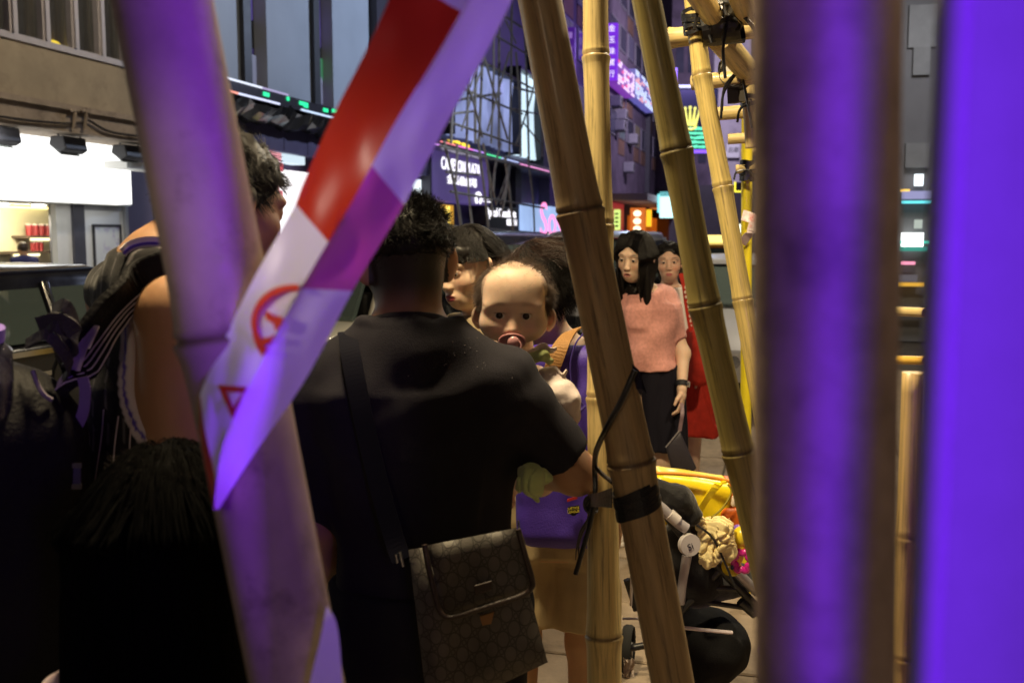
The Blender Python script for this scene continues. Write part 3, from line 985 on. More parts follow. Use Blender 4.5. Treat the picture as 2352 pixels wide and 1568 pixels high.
# building closing the street, pale wall with a sign
E = thing('end_building', 'pale lilac end wall of a building closing the street', 'building', P(1760, 560, 92) * np.array([1, 1, 0]), R(4))
zz0, zz1 = P(1690, 425, 92)[2], P(1690, 196, 92)[2]
MB().box((-5.2, 0, zz0), (9.0, 8, 40)).build('wall', M('lilac_wall', (0.50, 0.46, 0.50), 0.8, var=0.12, vs=0.3, stain=(0.3, 0.27, 0.3), ss=0.4), E, world=False)
MB().box((-9, 0.4, -0.2), (9.0, 8, zz0)).build('dark_storeys', M('dark_storey', (0.05, 0.045, 0.055), 0.7, var=0.4, vs=0.4), E, world=False)
MB().box((-9, 0.5, zz0), (-5.2, 8, 40)).build('side_wall', m_cw, E, world=False)
for q in range(9):
    MB().box((-8.6 + (q % 3) * 1.1, 0.38, zz0 + 2.0 + (q // 3) * 4), (-7.9 + (q % 3) * 1.1, 0.5, zz0 + 4.4 + (q // 3) * 4)).build('window', m_cwin, E, world=False)
t = thing('wall_sign', 'small white sign with dark writing on the lilac end wall', 'sign', P(1683, 362, 91), R(4))
k = 91 / FPX
MB().box((-15 * k, 0, 0), (15 * k, .3, 30 * k)).build('panel', M('white_sign', (0.8, 0.8, 0.8), 0.5), t, world=False)
MB().box((-17 * k, 0.02, -12 * k), (-13.5 * k, .3, 14 * k)).build('strut', M('white_sign', (0.8, 0.8, 0.8), 0.5), t, world=False)
text('lettering', '泊車', M('ink', (0.02, 0.02, 0.03), 0.6), 13 * k, t, (1 * k, -0.02, 16 * k), (R(90), 0, 0), 0.02)
# yellow framed sign and lights at the end of the street
t = thing('yellow_frame_sign', 'small sign outlined in yellow tubes below the lilac wall', 'sign', P(1702, 440, 70), 0)
k = 70 / FPX
mb = MB()
for a, b in (((-14, 0), (14, 0)), ((-14, 0), (-14, 22)), ((14, 0), (14, 8))):
    mb.bar((a[0] * k, 0, a[1] * k), (b[0] * k, 0, b[1] * k), 0.06, 6)
mb.build('tube', EM('yellow_tube', (1.0, 0.85, 0.05), 1.6), t, world=False)
MB().box((-13 * k, 0.05, 1 * k), (13 * k, 0.1, 21 * k)).build('back_board', m_dark, t, world=False)
for i, (u, v, w_, h_, c, st) in enumerate(((1697, 525, 26, 20, (0.95, 1.0, 0.72), 1.8), (1735, 531, 16, 10, (1.0, 0.95, 0.8), 1.8), (1634, 548, 22, 12, (0.85, 0.95, 1.0), 1.6), (1655, 556, 10, 18, (0.7, 0.8, 1.0), 0.9), (1640, 562, 8, 14, (0.75, 0.85, 1.0), 0.8), (1715, 552, 20, 8, (1.0, 0.8, 0.5), 1.0))):
    b = P(u, v + h_ / 2, 60 + i * 2)
    k = (60 + i * 2) / FPX
    t = thing('lit_shop_front', 'distant lit shop light at the street end, %s' % ['pale yellow beside the yellow pole', 'cream, behind the yellow pole', 'cold white between the bamboos', 'bluish, low between the bamboos', 'faint blue, lowest between the bamboos', 'warm, lowest beside the yellow pole'][i], 'light', b, 0, 'lights at the end of the street')
    MB().box((-w_ * k / 2, 0, 0), (w_ * k / 2, 0.4, h_ * k)).build('light_box', EM('end_light_%d' % i, c, st), t, world=False, bevel=0.1)
    MB().box((-w_ * k / 2 - .1, 0.1, -0.4), (w_ * k / 2 + .1, 0.5, -0.02)).build('frame', m_dark, t, world=False)
# ================================================================== right hand side of the street, seen in the gap
Rb = thing('corner_building', 'grey building with lit shop strips in the gap beside the violet panel', 'building', P(2095, 540, 15) * np.array([1, 1, 0]), R(-12))
MB().box((-2.3, 0, 0), (4, 5, 14)).build('wall', M('grey_concrete', (0.19, 0.185, 0.19), 0.8, var=0.15, vs=0.8), Rb, world=False)
k = 15 / FPX


def rz(v):
    return float(P(2095, v, 15)[2])


for (v0, v1, u0, u1, m, nm) in ((15, 112, -14, 16, M('pale_cladding', (0.26, 0.26, 0.26), 0.7, var=0.1), 'cladding_panel'), (112, 175, -8, 10, M('mid_cladding', (0.22, 0.22, 0.22), 0.7, var=0.1), 'cladding_panel'), (330, 386, -12, 14, M('mid_cladding', (0.22, 0.22, 0.22), 0.7, var=0.1), 'cladding_panel')):
    MB().box((u0 * k * 2, -0.12, rz(v1)), (u1 * k * 2, -0.003, rz(v0))).build(nm, m, Rb, world=False)
for (v0, v1, u0, u1, c, s, nm) in ((402, 428, -4, 14, (0.85, 0.95, 1.0), 2.0, 'lit_window'), (436, 441, -34, -14, (1.0, 0.6, 0.1), 1.5, 'lit_strip'), (440, 458, -30, 34, (0.45, 0.45, 0.8), 0.7, 'lit_window'), (462, 468, -30, 34, (0.15, 0.85, 0.95), 1.2, 'lit_strip'), (505, 525, 0, 16, (0.75, 0.85, 0.75), 0.6, 'lit_window'), (535, 566, -28, 20, (0.92, 1.0, 0.98), 3.2, 'lit_window'), (553, 559, -30, 34, (0.1, 0.8, 0.6), 1.3, 'lit_strip'), (566, 576, -30, 30, (0.05, 0.45, 0.35), 0.7, 'lit_strip'), (600, 607, -26, 4, (0.9, 0.3, 0.45), 1.3, 'lit_strip'), (648, 656, -30, 26, (0.95, 0.5, 0.05), 0.8, 'lit_strip'), (704, 722, -30, 22, (0.75, 0.5, 0.22), 0.5, 'lit_strip'), (630, 646, -30, 10, (0.4, 0.35, 0.4), 0.25, 'lit_window'), (820, 832, -36, 20, (0.95, 0.5, 0.05), 0.75, 'lit_strip')):
    MB().box((u0 * k, -0.20, rz(v1)), (u1 * k, -0.125, rz(v0))).build(nm, EM('gap_%d' % v0, c, s), Rb, world=False)
    
# ================================================================== cars
m_black_paint = M('black_car_paint', (0.012, 0.012, 0.016), 0.18, coat=0.6, var=0.1)
m_white_paint = M('cream_car_paint', (0.62, 0.58, 0.48), 0.25, coat=0.5)
m_silver = M('silver_car_paint', (0.50, 0.50, 0.53), 0.28, metal=0.25, coat=0.5)
m_glass = M('car_glass', (0.10, 0.13, 0.12), 0.03, spec=0.6, alpha=0.72)
m_rubber = M('tyre_rubber', (0.02, 0.02, 0.02), 0.8)
m_chrome = M('chrome', (0.75, 0.75, 0.78), 0.15, metal=1.0)
m_trim = M('black_trim', (0.015, 0.015, 0.017), 0.5)


def car(name, label, cat, p, heading, paint, prof, roof, length=4.3, width=1.75, plate=None, plate_text=None, roofsign=None):
    """car whose nose points along heading (degrees from +Y to the right); prof/roof: side outlines (x along, z)"""
    t = thing(name, label, cat, (p[0], p[1], -0.13), R(90 - heading))
    L, Wd = length / 2, width / 2
    # body: outline stations across the width with tumblehome and rounded shoulders
    def shell(outline, halfw_fn, name, mats, zsplit=None):
        n = len(outline)
        sect = [(-1.0, 0.0), (-0.97, 0.03), (-0.8, 0.06), (0.0, 0.075), (0.8, 0.06), (0.97, 0.03), (1.0, 0.0)]
        V, F = [], []
        for (x, z) in outline:
            hw = halfw_fn(x, z)
            for (f, up) in sect:
                V.append((x, f * hw, z + (up if z > 0.55 else 0) * 0.8))
        m_ = len(sect)
        for i in range(n):
            j = (i + 1) % n
            for q in range(m_ - 1):
                F.append((i * m_ + q, i * m_ + q + 1, j * m_ + q + 1, j * m_ + q))
        F.append(tuple(i * m_ for i in range(n)))
        F.append(tuple(i * m_ + m_ - 1 for i in reversed(range(n))))
        mb = MB()
        mb.add(V, F)
        return mb.build(name, mats, t, world=False, smooth=True, bevel=0.025)
    body = shell([(a * L, b) for a, b in prof], lambda x, z: Wd * (1 - 0.07 * abs(x / L) ** 3) * (0.96 if z < 0.4 else 1.0), 'body', paint)
    zb = min(z for _, z in roof)
    zt = max(z for _, z in roof)
    rp_ = [(a * L, b) for a, b in roof]
    tops = [p_ for p_ in rp_ if p_[1] > zt - .12]
    cabin = shell(tops + [(tops[-1][0] + .03, zt - .10), (tops[0][0] - .03, zt - .10)], lambda x, z: Wd * (0.97 - 0.20 * (z - zb) / (zt - zb)), 'roof', paint)
    lo_ = [p_ for p_ in rp_ if p_[1] == zb]
    for sgn in (-1, 1):
        yb_, yt_ = Wd * .955, Wd * .79
        xm = (rp_[0][0] + rp_[-1][0]) / 2 - .1
        for (xa, xb) in ((rp_[0][0] + .05, tops[0][0] + .02), (rp_[-1][0] - .05, tops[-1][0] - .02), (xm, xm)):
            mb = MB()
            mb.tube([(xa, sgn * yb_, zb - .02), (xb, sgn * yt_, zt - .06)], .042, 8)
            mb.build('pillar', paint, t, world=False, smooth=True)
    for xs_ in (xm - .55, xm + .35):
        for sgn in (-1, 1):
            MB().box((xs_ - .1, sgn * .40 - .24, zb - .25), (xs_ + .06, sgn * .40 + .24, zb + .28)).build('seat_back', m_trim, t, world=False, bevel=.04)
    # glass set into the cabin sides and ends
    rp = [(a * L, b) for a, b in roof]
    x0, x1 = min(x for x, z in rp if z == zb), max(x for x, z in rp if z == zb)
    tx0, tx1 = min(x for x, z in rp if z > zt - .06), max(x for x, z in rp if z > zt - .06)
    hw = lambda z: Wd * (0.97 - 0.20 * (z - zb) / (zt - zb)) + 0.004
    za, zc = zb + 0.06, zt - 0.09
    ta, tc_ = (za - zb) / (zt - zb), (zc - zb) / (zt - zb)
    lo0, hi0 = x0 + (tx0 - x0) * ta + .14, x0 + (tx0 - x0) * tc_ + .14
    lo1, hi1 = x1 + (tx1 - x1) * ta - .14, x1 + (tx1 - x1) * tc_ - .14
    mid = (lo0 + lo1) / 2 - 0.1
    for sgn in (-1, 1):
        for (a, b, c_, d) in ((lo0, mid - .05, mid - .05, hi0), (mid + .05, lo1, hi1, mid + .05)):
            mb = MB()
            mb.prism([(a, sgn * hw(za), za), (b, sgn * hw(za), za), (c_, sgn * hw(zc), zc), (d, sgn * hw(zc), zc)], (0, sgn * 0.006, 0))
            mb.build('side_window', m_glass, t, world=False)
        mb = MB()
        mb.box((x0, sgn * (Wd * .985), zb - 0.02), (x1, sgn * (Wd * .985) + sgn * 0.02, zb + 0.015))
        mb.build('waist_trim', m_chrome, t, world=False)
        mb = MB()
        mb.ball((lo1 + 0.05, sgn * (Wd + 0.10), zb + 0.10), (0.06, 0.11, 0.08), 10, 8)
        mb.build('wing_mirror', paint, t, world=False, smooth=True)
        mb = MB()
        mb.box((mid - .35, sgn * (Wd - .01), zb - .16), (mid - .18, sgn * (Wd + .025), zb - .13))
        mb.build('door_handle', m_chrome, t, world=False)
        mb = MB()
        mb.box((mid - .012, sgn * (Wd - .02), 0.3), (mid, sgn * (Wd + .003), zb - .03))
        mb.build('door_gap', m_trim, t, world=False)
    for (xa, xt, nm, e) in ((x0, tx0, 'rear_window', -1), (x1, tx1, 'windscreen', 1)):
        q = lambda z: xa + (xt - xa) * (z - zb) / (zt - zb)
        mb = MB()
        mb.prism([(q(za), -hw(za) + .13, za), (q(za), hw(za) - .13, za), (q(zc), hw(zc) - .10, zc), (q(zc), -hw(zc) + .10, zc)], (e * 0.045, 0, 0.03))
        mb.build(nm, m_glass, t, world=False)
    for xx in (-0.62, 0.64):
        for sgn in (-1, 1):
            mb = MB()
            c = (xx * L, sgn * (Wd - 0.11), 0.31)
            mb.disc(c, (0, 1, 0), 0.31, 0.21, 26)
            wh = mb.build('wheel', m_rubber, t, world=False, smooth=True, bevel=0.03)
            mb = MB()
            mb.disc((c[0], c[1] + sgn * 0.103, c[2]), (0, 1, 0), 0.2, 0.02, 20)
            for q in range(5):
                an = q * 2 * math.pi / 5
                mb.obox((c[0] + .1 * math.cos(an), c[1] + sgn * .115, c[2] + .1 * math.sin(an)), (.09 * math.cos(an), 0, .09 * math.sin(an)), (0, .008, 0), (-.02 * math.sin(an), 0, .02 * math.cos(an)))
            mb.build('rim', m_silver, wh, world=False)
    for sgn in (-1, 1):
        mb = MB()
        mb.ball((L * 0.955, sgn * Wd * .70, 0.66), (.10, .20, .085), 14, 8)
        h = mb.build('headlight', M('headlight_glass', (0.55, 0.58, 0.6), 0.12, metal=0.4), t, world=False, smooth=True)
        mb = MB()
        mb.disc((L * 0.955 + .085, sgn * Wd * .68, 0.66), (1, 0, 0), .055, .03, 16)
        mb.build('lens', m_chrome, h, world=False)
        mb = MB()
        mb.ball((-L * 0.965, sgn * Wd * .78, 0.80), (.06, .13, .08), 12, 8)
        mb.build('tail_light', M('tail_red', (0.25, 0.01, 0.01), 0.2), t, world=False, smooth=True)
    MB().box((L * .93, -Wd * .8, 0.30), (L * 1.01, Wd * .8, 0.50)).build('front_bumper', m_trim, t, world=False, bevel=0.04)
    MB().box((-L * 1.01, -Wd * .85, 0.30), (-L * .93, Wd * .85, 0.52)).build('rear_bumper', paint, t, world=False, bevel=0.04)
    MB().box((L * .985, -Wd * .42, 0.56), (L * 1.0, Wd * .42, 0.70)).build('grille', m_trim, t, world=False)
    if plate:
        pz, pm = plate
        b = MB().box((-L * 1.012, -.26, pz), (-L * 0.95, .26, pz + .115)).build('number_plate', pm, t, world=False)
        if plate_text:
            text('lettering', plate_text, M('plate_ink', (0.01, 0.01, 0.01), 0.5), 0.115, b, (-L * 1.014, 0, pz + .057), (R(90), 0, R(-90)), 0.001)
    if roofsign:
        mb = MB()
        mb.box((-.1, -.32, zt + .06), (.1, .32, zt + .20))
        mb.build('roof_sign', roofsign, t, world=False, bevel=0.03)
    return t


SEDAN = [(-1, .35), (-1, .85), (-.97, .98), (-.62, 1.02), (.35, .97), (.9, .82), (1.0, .68), (1.0, .35), (.9, .25), (-.9, .25)]
SROOF = [(-.70, .98), (-.40, 1.38), (-.32, 1.43), (.05, 1.43), (.13, 1.39), (.45, .98)]
HATCH = [(-1, .35), (-1, .9), (-.97, 1.0), (.35, 1.0), (.9, .85), (1.0, .7), (1.0, .35), (.9, .25), (-.9, .25)]
HROOF = [(-.93, .98), (-.78, 1.38), (-.66, 1.46), (.0, 1.47), (.12, 1.42), (.48, .98)]
VAN = [(-1, .35), (-1, 1.05), (-.98, 1.12), (.55, 1.12), (.93, .98), (1.0, .8), (1.0, .35), (.9, .25), (-.9, .25)]
VROOF = [(-.98, 1.1), (-.93, 1.62), (-.86, 1.74), (.2, 1.74), (.32, 1.68), (.66, 1.1)]
hd = 15.6
p = DV * 6.2 + NL * 5.55
car('black_hatchback', 'glossy black hatchback on the road before the white shop, left edge', 'car', p, hd, m_black_paint, HATCH, HROOF)
p = P(800, 600, 9.3)
car('cream_saloon', 'cream saloon with yellow rear number plate between the tape and the black shirt', 'car', p, 15.6, m_white_paint, SEDAN, SROOF, plate=(0.78, M('yellow_plate', (0.75, 0.52, 0.03), 0.4)), plate_text='UB 68')
p = P(1110, 600, 11.6)
car('black_van', 'black van behind the short haired woman under the plaza front', 'van', p, 15.6, m_black_paint, VAN, [(a, b - 0.02 if b > 1.2 else b) for a, b in VROOF], 4.7)
p = P(1380, 600, 15.0)
car('silver_van', 'silver blue van behind the leaning bamboo and the woman in pink', 'van', p, 195.6, m_silver, VAN, VROOF, 4.7)
p = P(1672, 600, 10.6)
car('silver_car', 'silver white car facing the camera behind the woman in the white top', 'car', p, 206, m_silver, HATCH, [(a, b) for a, b in HROOF], 4.4, 1.8)
p = P(1640, 600, 19)
car('orange_taxi', 'orange red taxi with lit roof sign behind the silver white car', 'taxi', p, 190, M('taxi_orange', (0.75, 0.30, 0.02), 0.3, coat=.5), SEDAN, [(a, b + .1 if b > 1 else b) for a, b in SROOF], 4.4, 1.75, roofsign=EM('taxi_sign_glow', (1.0, .75, .2), 2.0))
# ================================================================== bamboo poles, tape, pillar and panel in front
def mat_bamboo(name, col, rough=0.5, coat=0.1):
    m = M(name, col, rough, attr='Col', uv=(3.0, 1.2, 1.0), var=0.22, vs=5.0, stain=tuple(c * 0.30 for c in col), ss=4.5, coat=coat)
    return m


m_bam_old = mat_bamboo('old_bamboo', (0.30, 0.21, 0.11))
m_bam_pale = mat_bamboo('pale_bamboo', (0.62, 0.48, 0.22), 0.45)
m_bam_olive = mat_bamboo('olive_bamboo', (0.30, 0.24, 0.09))
m_bam_grey = M('grey_bamboo', (0.34, 0.25, 0.18), 0.8, attr='Col', var=0.16, vs=16, stain=(0.13, 0.09, 0.065), ss=11)
m_tie = M('black_tie_plastic', (0.010, 0.010, 0.012), 0.35, bump=0.6, bs=40)


def bamboo(label, pts, rad, nodes, mat, base, dark=(0.35, 0.30, 0.28), group='bamboo poles of the barrier', ring=0.10, n=40, wob=0.02):
    """culm along world points; nodes given as fractions of the length; base colour with darker node scars"""
    pts = np.asarray(pts, float)
    cum = np.r_[0, np.cumsum(np.linalg.norm(np.diff(pts, axis=0), axis=1))]
    L = cum[-1]
    ts = set(np.linspace(0, 1, max(40, int(L / 0.03))))
    for nd in nodes:
        for d in (-0.03, -0.016, -0.009, -0.004, -0.0015, 0, 0.0015, 0.004, 0.009, 0.016, 0.03):
            t = nd + d / L
            if 0 < t < 1:
                ts.add(t)
    ts = np.array(sorted(ts))
    px = np.stack([np.interp(ts * L, cum, pts[:, i]) for i in range(3)], 1)
    rads = np.interp(ts, np.linspace(0, 1, len(rad)) if not np.isscalar(rad) else [0, 1], rad if not np.isscalar(rad) else [rad, rad])
    cols = np.tile(np.array(base, float), (len(ts), 1))
    bulge = np.zeros(len(ts))
    for nd in nodes:
        d = (ts - nd) * L
        bulge += ring * np.exp(-(d / 0.012) ** 2) - ring * 1.1 * np.exp(-((d + 0.004) / 0.0025) ** 2) + 0.5 * ring * np.exp(-(d / 0.05) ** 2)
        k_ = np.exp(-((d + 0.004) / 0.005) ** 2)[:, None]
        k2 = 0.35 * np.exp(-((d - 0.012) / 0.014) ** 2)[:, None]
        cols = cols * (1 - k_ * (1 - np.array(dark))) * (1 - k2 * 0.3)
    t_ax = px[-1] - px[0]
    t_ax /= np.linalg.norm(t_ax)
    e1 = np.cross(t_ax, [0.0, 1.0, 0.05])
    e1 /= np.linalg.norm(e1)
    e2 = np.cross(t_ax, e1)
    an = np.linspace(0, 2 * np.pi, n + 1)
    ph = random.uniform(0, 6)
    jit = 1 + 0.012 * np.sin(2 * an + ph) + 0.008 * np.sin(3 * an + 2 * ph)
    V = (px[:, None, :] + (rads * (1 + bulge))[:, None, None] * jit[None, :, None] * (np.cos(an)[None, :, None] * e1 + np.sin(an)[None, :, None] * e2))
    m_, n1 = len(ts), n + 1
    uv = np.stack(np.meshgrid(np.arange(n1) / n * 2.0, ts * L, indexing='ij'), -1).transpose(1, 0, 2).reshape(-1, 2)
    cv = np.repeat(cols[:, None, :], n1, 1)
    # long fibre streaks
    st = RNG.normal(0, 1, n1)
    st = np.convolve(np.r_[st, st], np.ones(3) / 3, 'same')[:n1]
    st[-1] = st[0]
    cv = np.clip(cv * (1 + 0.05 * st[None, :, None]), 0, 1)
    i, j = np.meshgrid(np.arange(m_ - 1), np.arange(n), indexing='ij')
    F = np.stack([i * n1 + j, i * n1 + j + 1, (i + 1) * n1 + j + 1, (i + 1) * n1 + j], -1).reshape(-1, 4)
    loc = px[0].copy()
    V = V.reshape(-1, 3) - loc
    V = np.vstack([V, px[0] - loc, px[-1] - loc])
    c0, c1 = len(V) - 2, len(V) - 1
    cap = np.array([[c0, j_ + 1, j_, j_] for j_ in range(n)])
    cap[:, 3] = cap[:, 2]
    t0 = np.array([[j_ + 1, j_, c0] for j_ in range(n)])
    t1 = np.array([[(m_ - 1) * n1 + j_, (m_ - 1) * n1 + j_ + 1, c1] for j_ in range(n)])
    me = bpy.data.meshes.new('bamboo_pole')
    faces = [tuple(f) for f in F.tolist()] + [tuple(f) for f in t0.tolist()] + [tuple(f) for f in t1.tolist()]
    me.from_pydata(V.tolist(), [], faces)
    me.polygons.foreach_set('use_smooth', [True] * len(F) + [False] * (2 * n))
    me.materials.append(mat)
    a = me.color_attributes.new('Col', 'FLOAT_COLOR', 'POINT')
    cc = np.ones((len(V), 4))
    cc[:-2, :3] = cv.reshape(-1, 3)
    cc[-2:, :3] = np.array(base) * 0.5
    a.data.foreach_set('color', cc.astype(np.float32).ravel())
    l = me.uv_layers.new(name='UVMap')
    uvx = np.vstack([uv, [[0, 0], [0, L]]])
    li = np.zeros(len(me.loops), np.int32)
    me.loops.foreach_get('vertex_index', li)
    l.data.foreach_set('uv', uvx[li].astype(np.float32).ravel())
    me.update()
    o = link(bpy.data.objects.new('bamboo_pole', me))
    o.location = tuple(loc)
    tag(o, label, 'bamboo pole', group)
    return o


def to_ground(a, b):
    """extend the line from a through b down to the pavement"""
    a, b = np.asarray(a), np.asarray(b)
    t = a[2] / (a[2] - b[2])
    return a + (b - a) * t


def frac(px_a, pts, u, v, Y):
    p = P(u, v, Y)
    pts = np.asarray(pts)
    d = pts[-1] - pts[0]
    return float((p - pts[0]) @ d / (d @ d))


# left leaning pole, close to the lens
a, b = P(362, -60, 0.90), P(684, 1568, 0.90)
pts = [a, to_ground(a, b)]
bamboo('thick blurred bamboo leaning at the left, with striped tape tied round it', pts, [0.0435, 0.0435], [frac(0, pts, 520, 775, .9), frac(0, pts, 400, 130, .9) - 0.13, 0.72], m_bam_grey, (0.32, 0.245, 0.18))
# centre leaning pole
a, b = P(1228, -60, 1.72), P(1541, 1568, 1.72)
pts = [a, P(1331, 480, 1.72), P(1440, 1010, 1.72), to_ground(a, b)]
bamboo('brown bamboo leaning through the middle, bound with a black band', pts, [0.0365, 0.038, 0.0395, 0.0385, .038], [frac(0, pts, 1333, 487, 1.72), frac(0, pts, 1449, 1062, 1.72), frac(0, pts, 1449, 1062, 1.72) + 0.29], m_bam_old, (0.34, 0.235, 0.115))
# upright pole
a, b = P(1367, -60, 2.12), P(1386, 1568, 2.0)
pts = [a, P(1369, 135, 2.12), P(1377, 480, 2.1), P(1383, 1000, 2.05), to_ground(a, b)]
bamboo('straight pale bamboo standing upright behind the leaning brown one', pts, [0.0255, 0.0265, 0.029, 0.034, 0.038, 0.038], [frac(0, pts, 1369, 132, 2.12), frac(0, pts, 1382, 912, 2.08), frac(0, pts, 1385, 1455, 2.03), frac(0, pts, 1379, 520, 2.1)], m_bam_pale, (0.66, 0.51, 0.22))
# olive leaning pole
a, b = P(1473, -60, 1.80), P(1697, 1040, 1.80)
pts = [a, P(1555, 350, 1.80), P(1619, 700, 1.80), b, to_ground(P(1619, 700, 1.80), b)]
bamboo('olive bamboo leaning in front of the crown sign', pts, [0.025, 0.0272, 0.0272, 0.0262, 0.027], [frac(0, pts, 1554, 348, 1.80), frac(0, pts, 1620, 703, 1.80), frac(0, pts, 1697, 1040, 1.80), 0.8], m_bam_olive, (0.33, 0.265, 0.085))
# thin pole
a, b = P(1585, -60, 2.7), P(1706, 690, 2.62)
pts = [a, P(1612, 175, 2.68), P(1660, 430, 2.65), b, to_ground(P(1660, 430, 2.65), b)]
bamboo('thin yellowish bamboo leaning past the lilac wall, scratched along its length', pts, [0.0235, 0.0245, 0.025, 0.024, 0.025], [frac(0, pts, 1612, 176, 2.68), frac(0, pts, 1660, 431, 2.65), frac(0, pts, 1706, 690, 2.62), .75], m_bam_pale, (0.56, 0.43, 0.14))
# yellow tube post farther back
a, b = P(1716, 265, 4.3), P(1713, 1000, 4.3)
o = MB().tube([to_ground(a, b), a], 0.024, 16).build('yellow_post', M('yellow_post_paint', (0.75, 0.62, 0.02), 0.4, var=0.1), None, smooth=True, loc=to_ground(a, b))
tag(o, 'bright yellow post behind the olive bamboo', 'post')
a = P(1717, 505, 4.27)
b = P(1712, 548, 4.27)
mb = MB()
ribbon(catmull([a + np.array([-.03, -.03, .02]), a + np.array([.02, -.035, 0]), a + np.array([0.01, -.04, -.05]), b + np.array([.01, -.03, .02]), b + np.array([-.02, -.02, -.02])], 4), np.array([0.9, .2, .35]), 0.05, 0.001, mb)
o = mb.build('tape_knot', M('red_white_tape', (0.75, 0.62, 0.62), 0.4, stain=(0.65, 0.04, 0.04), ss=14), None, loc=a)
tag(o, 'scrap of red and white tape knotted round the yellow post', 'tape')


def short(label, u0, v0, Y0, u1, v1, Y1, r, mat=m_bam_pale, base=(0.66, 0.51, 0.22), nodes=()):
    return bamboo(label, [P(u0, v0, Y0), P(u1, v1, Y1)], r, list(nodes), mat, base, group='poles lashed in the upper scaffold', n=20)


short('pale crosspiece with its cut end left of the thin bamboo, topmost one', 1524, 90, 2.85, 1800, 58, 2.75, 0.0265, nodes=(0.05, 0.6))
short('pale crosspiece second from top, passing behind the thin bamboo', 1590, 190, 3.2, 1760, 174, 3.1, 0.0235, nodes=(0.18,))
short('pale crosspiece third from top, before the lilac wall', 1646, 262, 3.6, 1790, 250, 3.5, 0.0235)
short('short pale crosspiece fourth from top, cut end showing', 1672, 320, 4.1, 1790, 312, 4.05, 0.021)
short('short pale crosspiece fifth from top behind the dark pillar', 1702, 350, 4.5, 1800, 344, 4.45, 0.018)
short('lowest short crosspiece tied to the yellow post', 1690, 389, 4.25, 1800, 384, 4.2, 0.019)
short('thick bamboo slanting down to the lashing, left one of two', 1592, -30, 2.3, 1634, 32, 2.55, 0.0285)
short('thick bamboo slanting down to the lashing, right one of two', 1690, -30, 2.3, 1716, 34, 2.55, 0.0265)
short('thick bamboo slanting away below the lashing', 1650, 85, 2.75, 1712, 158, 3.1, 0.036)
short('pale upright behind the dark pillar edge', 1716, 175, 3.3, 1728, 340, 3.3, 0.022)
a, b = P(1664, 60, 3.35), P(1690, 185, 3.3)
o = MB().tube([a, b], [0.026, 0.034], 4).build('white_batten', M('white_wood', (0.60, 0.57, 0.52), 0.6, var=0.1), None, loc=a)
tag(o, 'whitish square batten hanging below the lashing', 'batten')
a, b = P(1686, 175, 3.2), P(1693, 236, 3.2)
o = MB().tube([a, b], [0.024, 0.030], 4).build('dark_bracket', M('dark_wood', (0.05, 0.04, 0.025), 0.6), None, loc=a)
tag(o, 'dark stub of wood at the end of the whitish batten', 'bracket')


def lashing(label, centre, axis, r, turns, width, cord=0.004, tails=2, seed=1, crumple=0.15):
    """black plastic strip wound round a pole, with loose ends"""
    rr = random.Random(seed)
    c = np.asarray(centre, float)
    ax = np.asarray(axis, float)
    ax /= np.linalg.norm(ax)
    e1 = np.cross(ax, [0.3, 0.9, 0.1])
    e1 /= np.linalg.norm(e1)
    e2 = np.cross(ax, e1)
    t = thing('lashing', label, 'lashing', c, 0, 'black plastic lashings on the poles')
    for k_ in range(turns):
        h = (k_ / max(1, turns - 1) - 0.5) * width
        ph = rr.uniform(0, 6)
        pts = [c + ax * (h + 0.004 * math.sin(2 * x + ph)) + (e1 * math.cos(x) + e2 * math.sin(x)) * (r + 0.003 + 0.002 * rr.random()) for x in np.linspace(0, 2 * math.pi * 1.02, 26)]
        mb = MB()
        ribbon(pts, ax, width / turns * rr.uniform(1.1, 1.6), 0.0016 + 0.001 * rr.random(), mb)
        mb.build('tie_turn', m_tie, t)
    for k_ in range(tails):
        d = (e1 * rr.uniform(-1, 1) + ax * rr.uniform(-.4, .4) + np.array([rr.uniform(-.5, .5), -0.6, rr.uniform(-1, 0.2)]))
        d /= np.linalg.norm(d)
        q = c + np.array([0, -1, 0]) * r
        pts = catmull([q, q + d * r * 1.2, q + d * r * 2.2 + np.array([0, 0, -.3 * r]), q + d * r * 2.8 + np.array([.2 * r, 0, -1.4 * r])], 5)
        mb = MB()
        mb.tube(pts, cord, 6)
        mb.build('tie_end', m_tie, t, smooth=True)
    return t


lashing('black tie round the thin bamboo, uppermost', P(1592, 40, 2.68), P(1612, 175, 2.68) - P(1585, -60, 2.7), 0.026, 3, 0.022, seed=3, tails=0)
lashing('black tie round the thin bamboo, below the uppermost tie', P(1596, 66, 2.68), P(1612, 175, 2.68) - P(1585, -60, 2.7), 0.026, 3, 0.020, seed=4, tails=1)
lashing('big tangled black lashing where the crosspiece meets the slanting poles', P(1660, 60, 2.62), P(1800, 58, 2.75) - P(1524, 90, 2.85), 0.042, 8, 0.085, 0.004, 5, seed=5)
lashing('black loop of plastic at the top beside the slanting poles', P(1668, 20, 2.55), (0.3, 0.2, 1), 0.045, 3, 0.05, 0.004, 3, seed=6)
lashing('black lashing between the whitish batten and the slanting pole', P(1692, 165, 3.15), P(1712, 158, 3.1) - P(1650, 85, 2.75), 0.046, 6, 0.06, 0.004, 5, seed=7)
lashing('black tie on the pale upright near the dark pillar', P(1722, 232, 3.3), (0.08, 0, -1), 0.025, 2, 0.02, tails=1, seed=8)
lashing('black tie where the lowest crosspiece meets the yellow post', P(1717, 392, 4.25), (0, 0, 1), 0.028, 4, 0.06, 0.004, 3, seed=9)

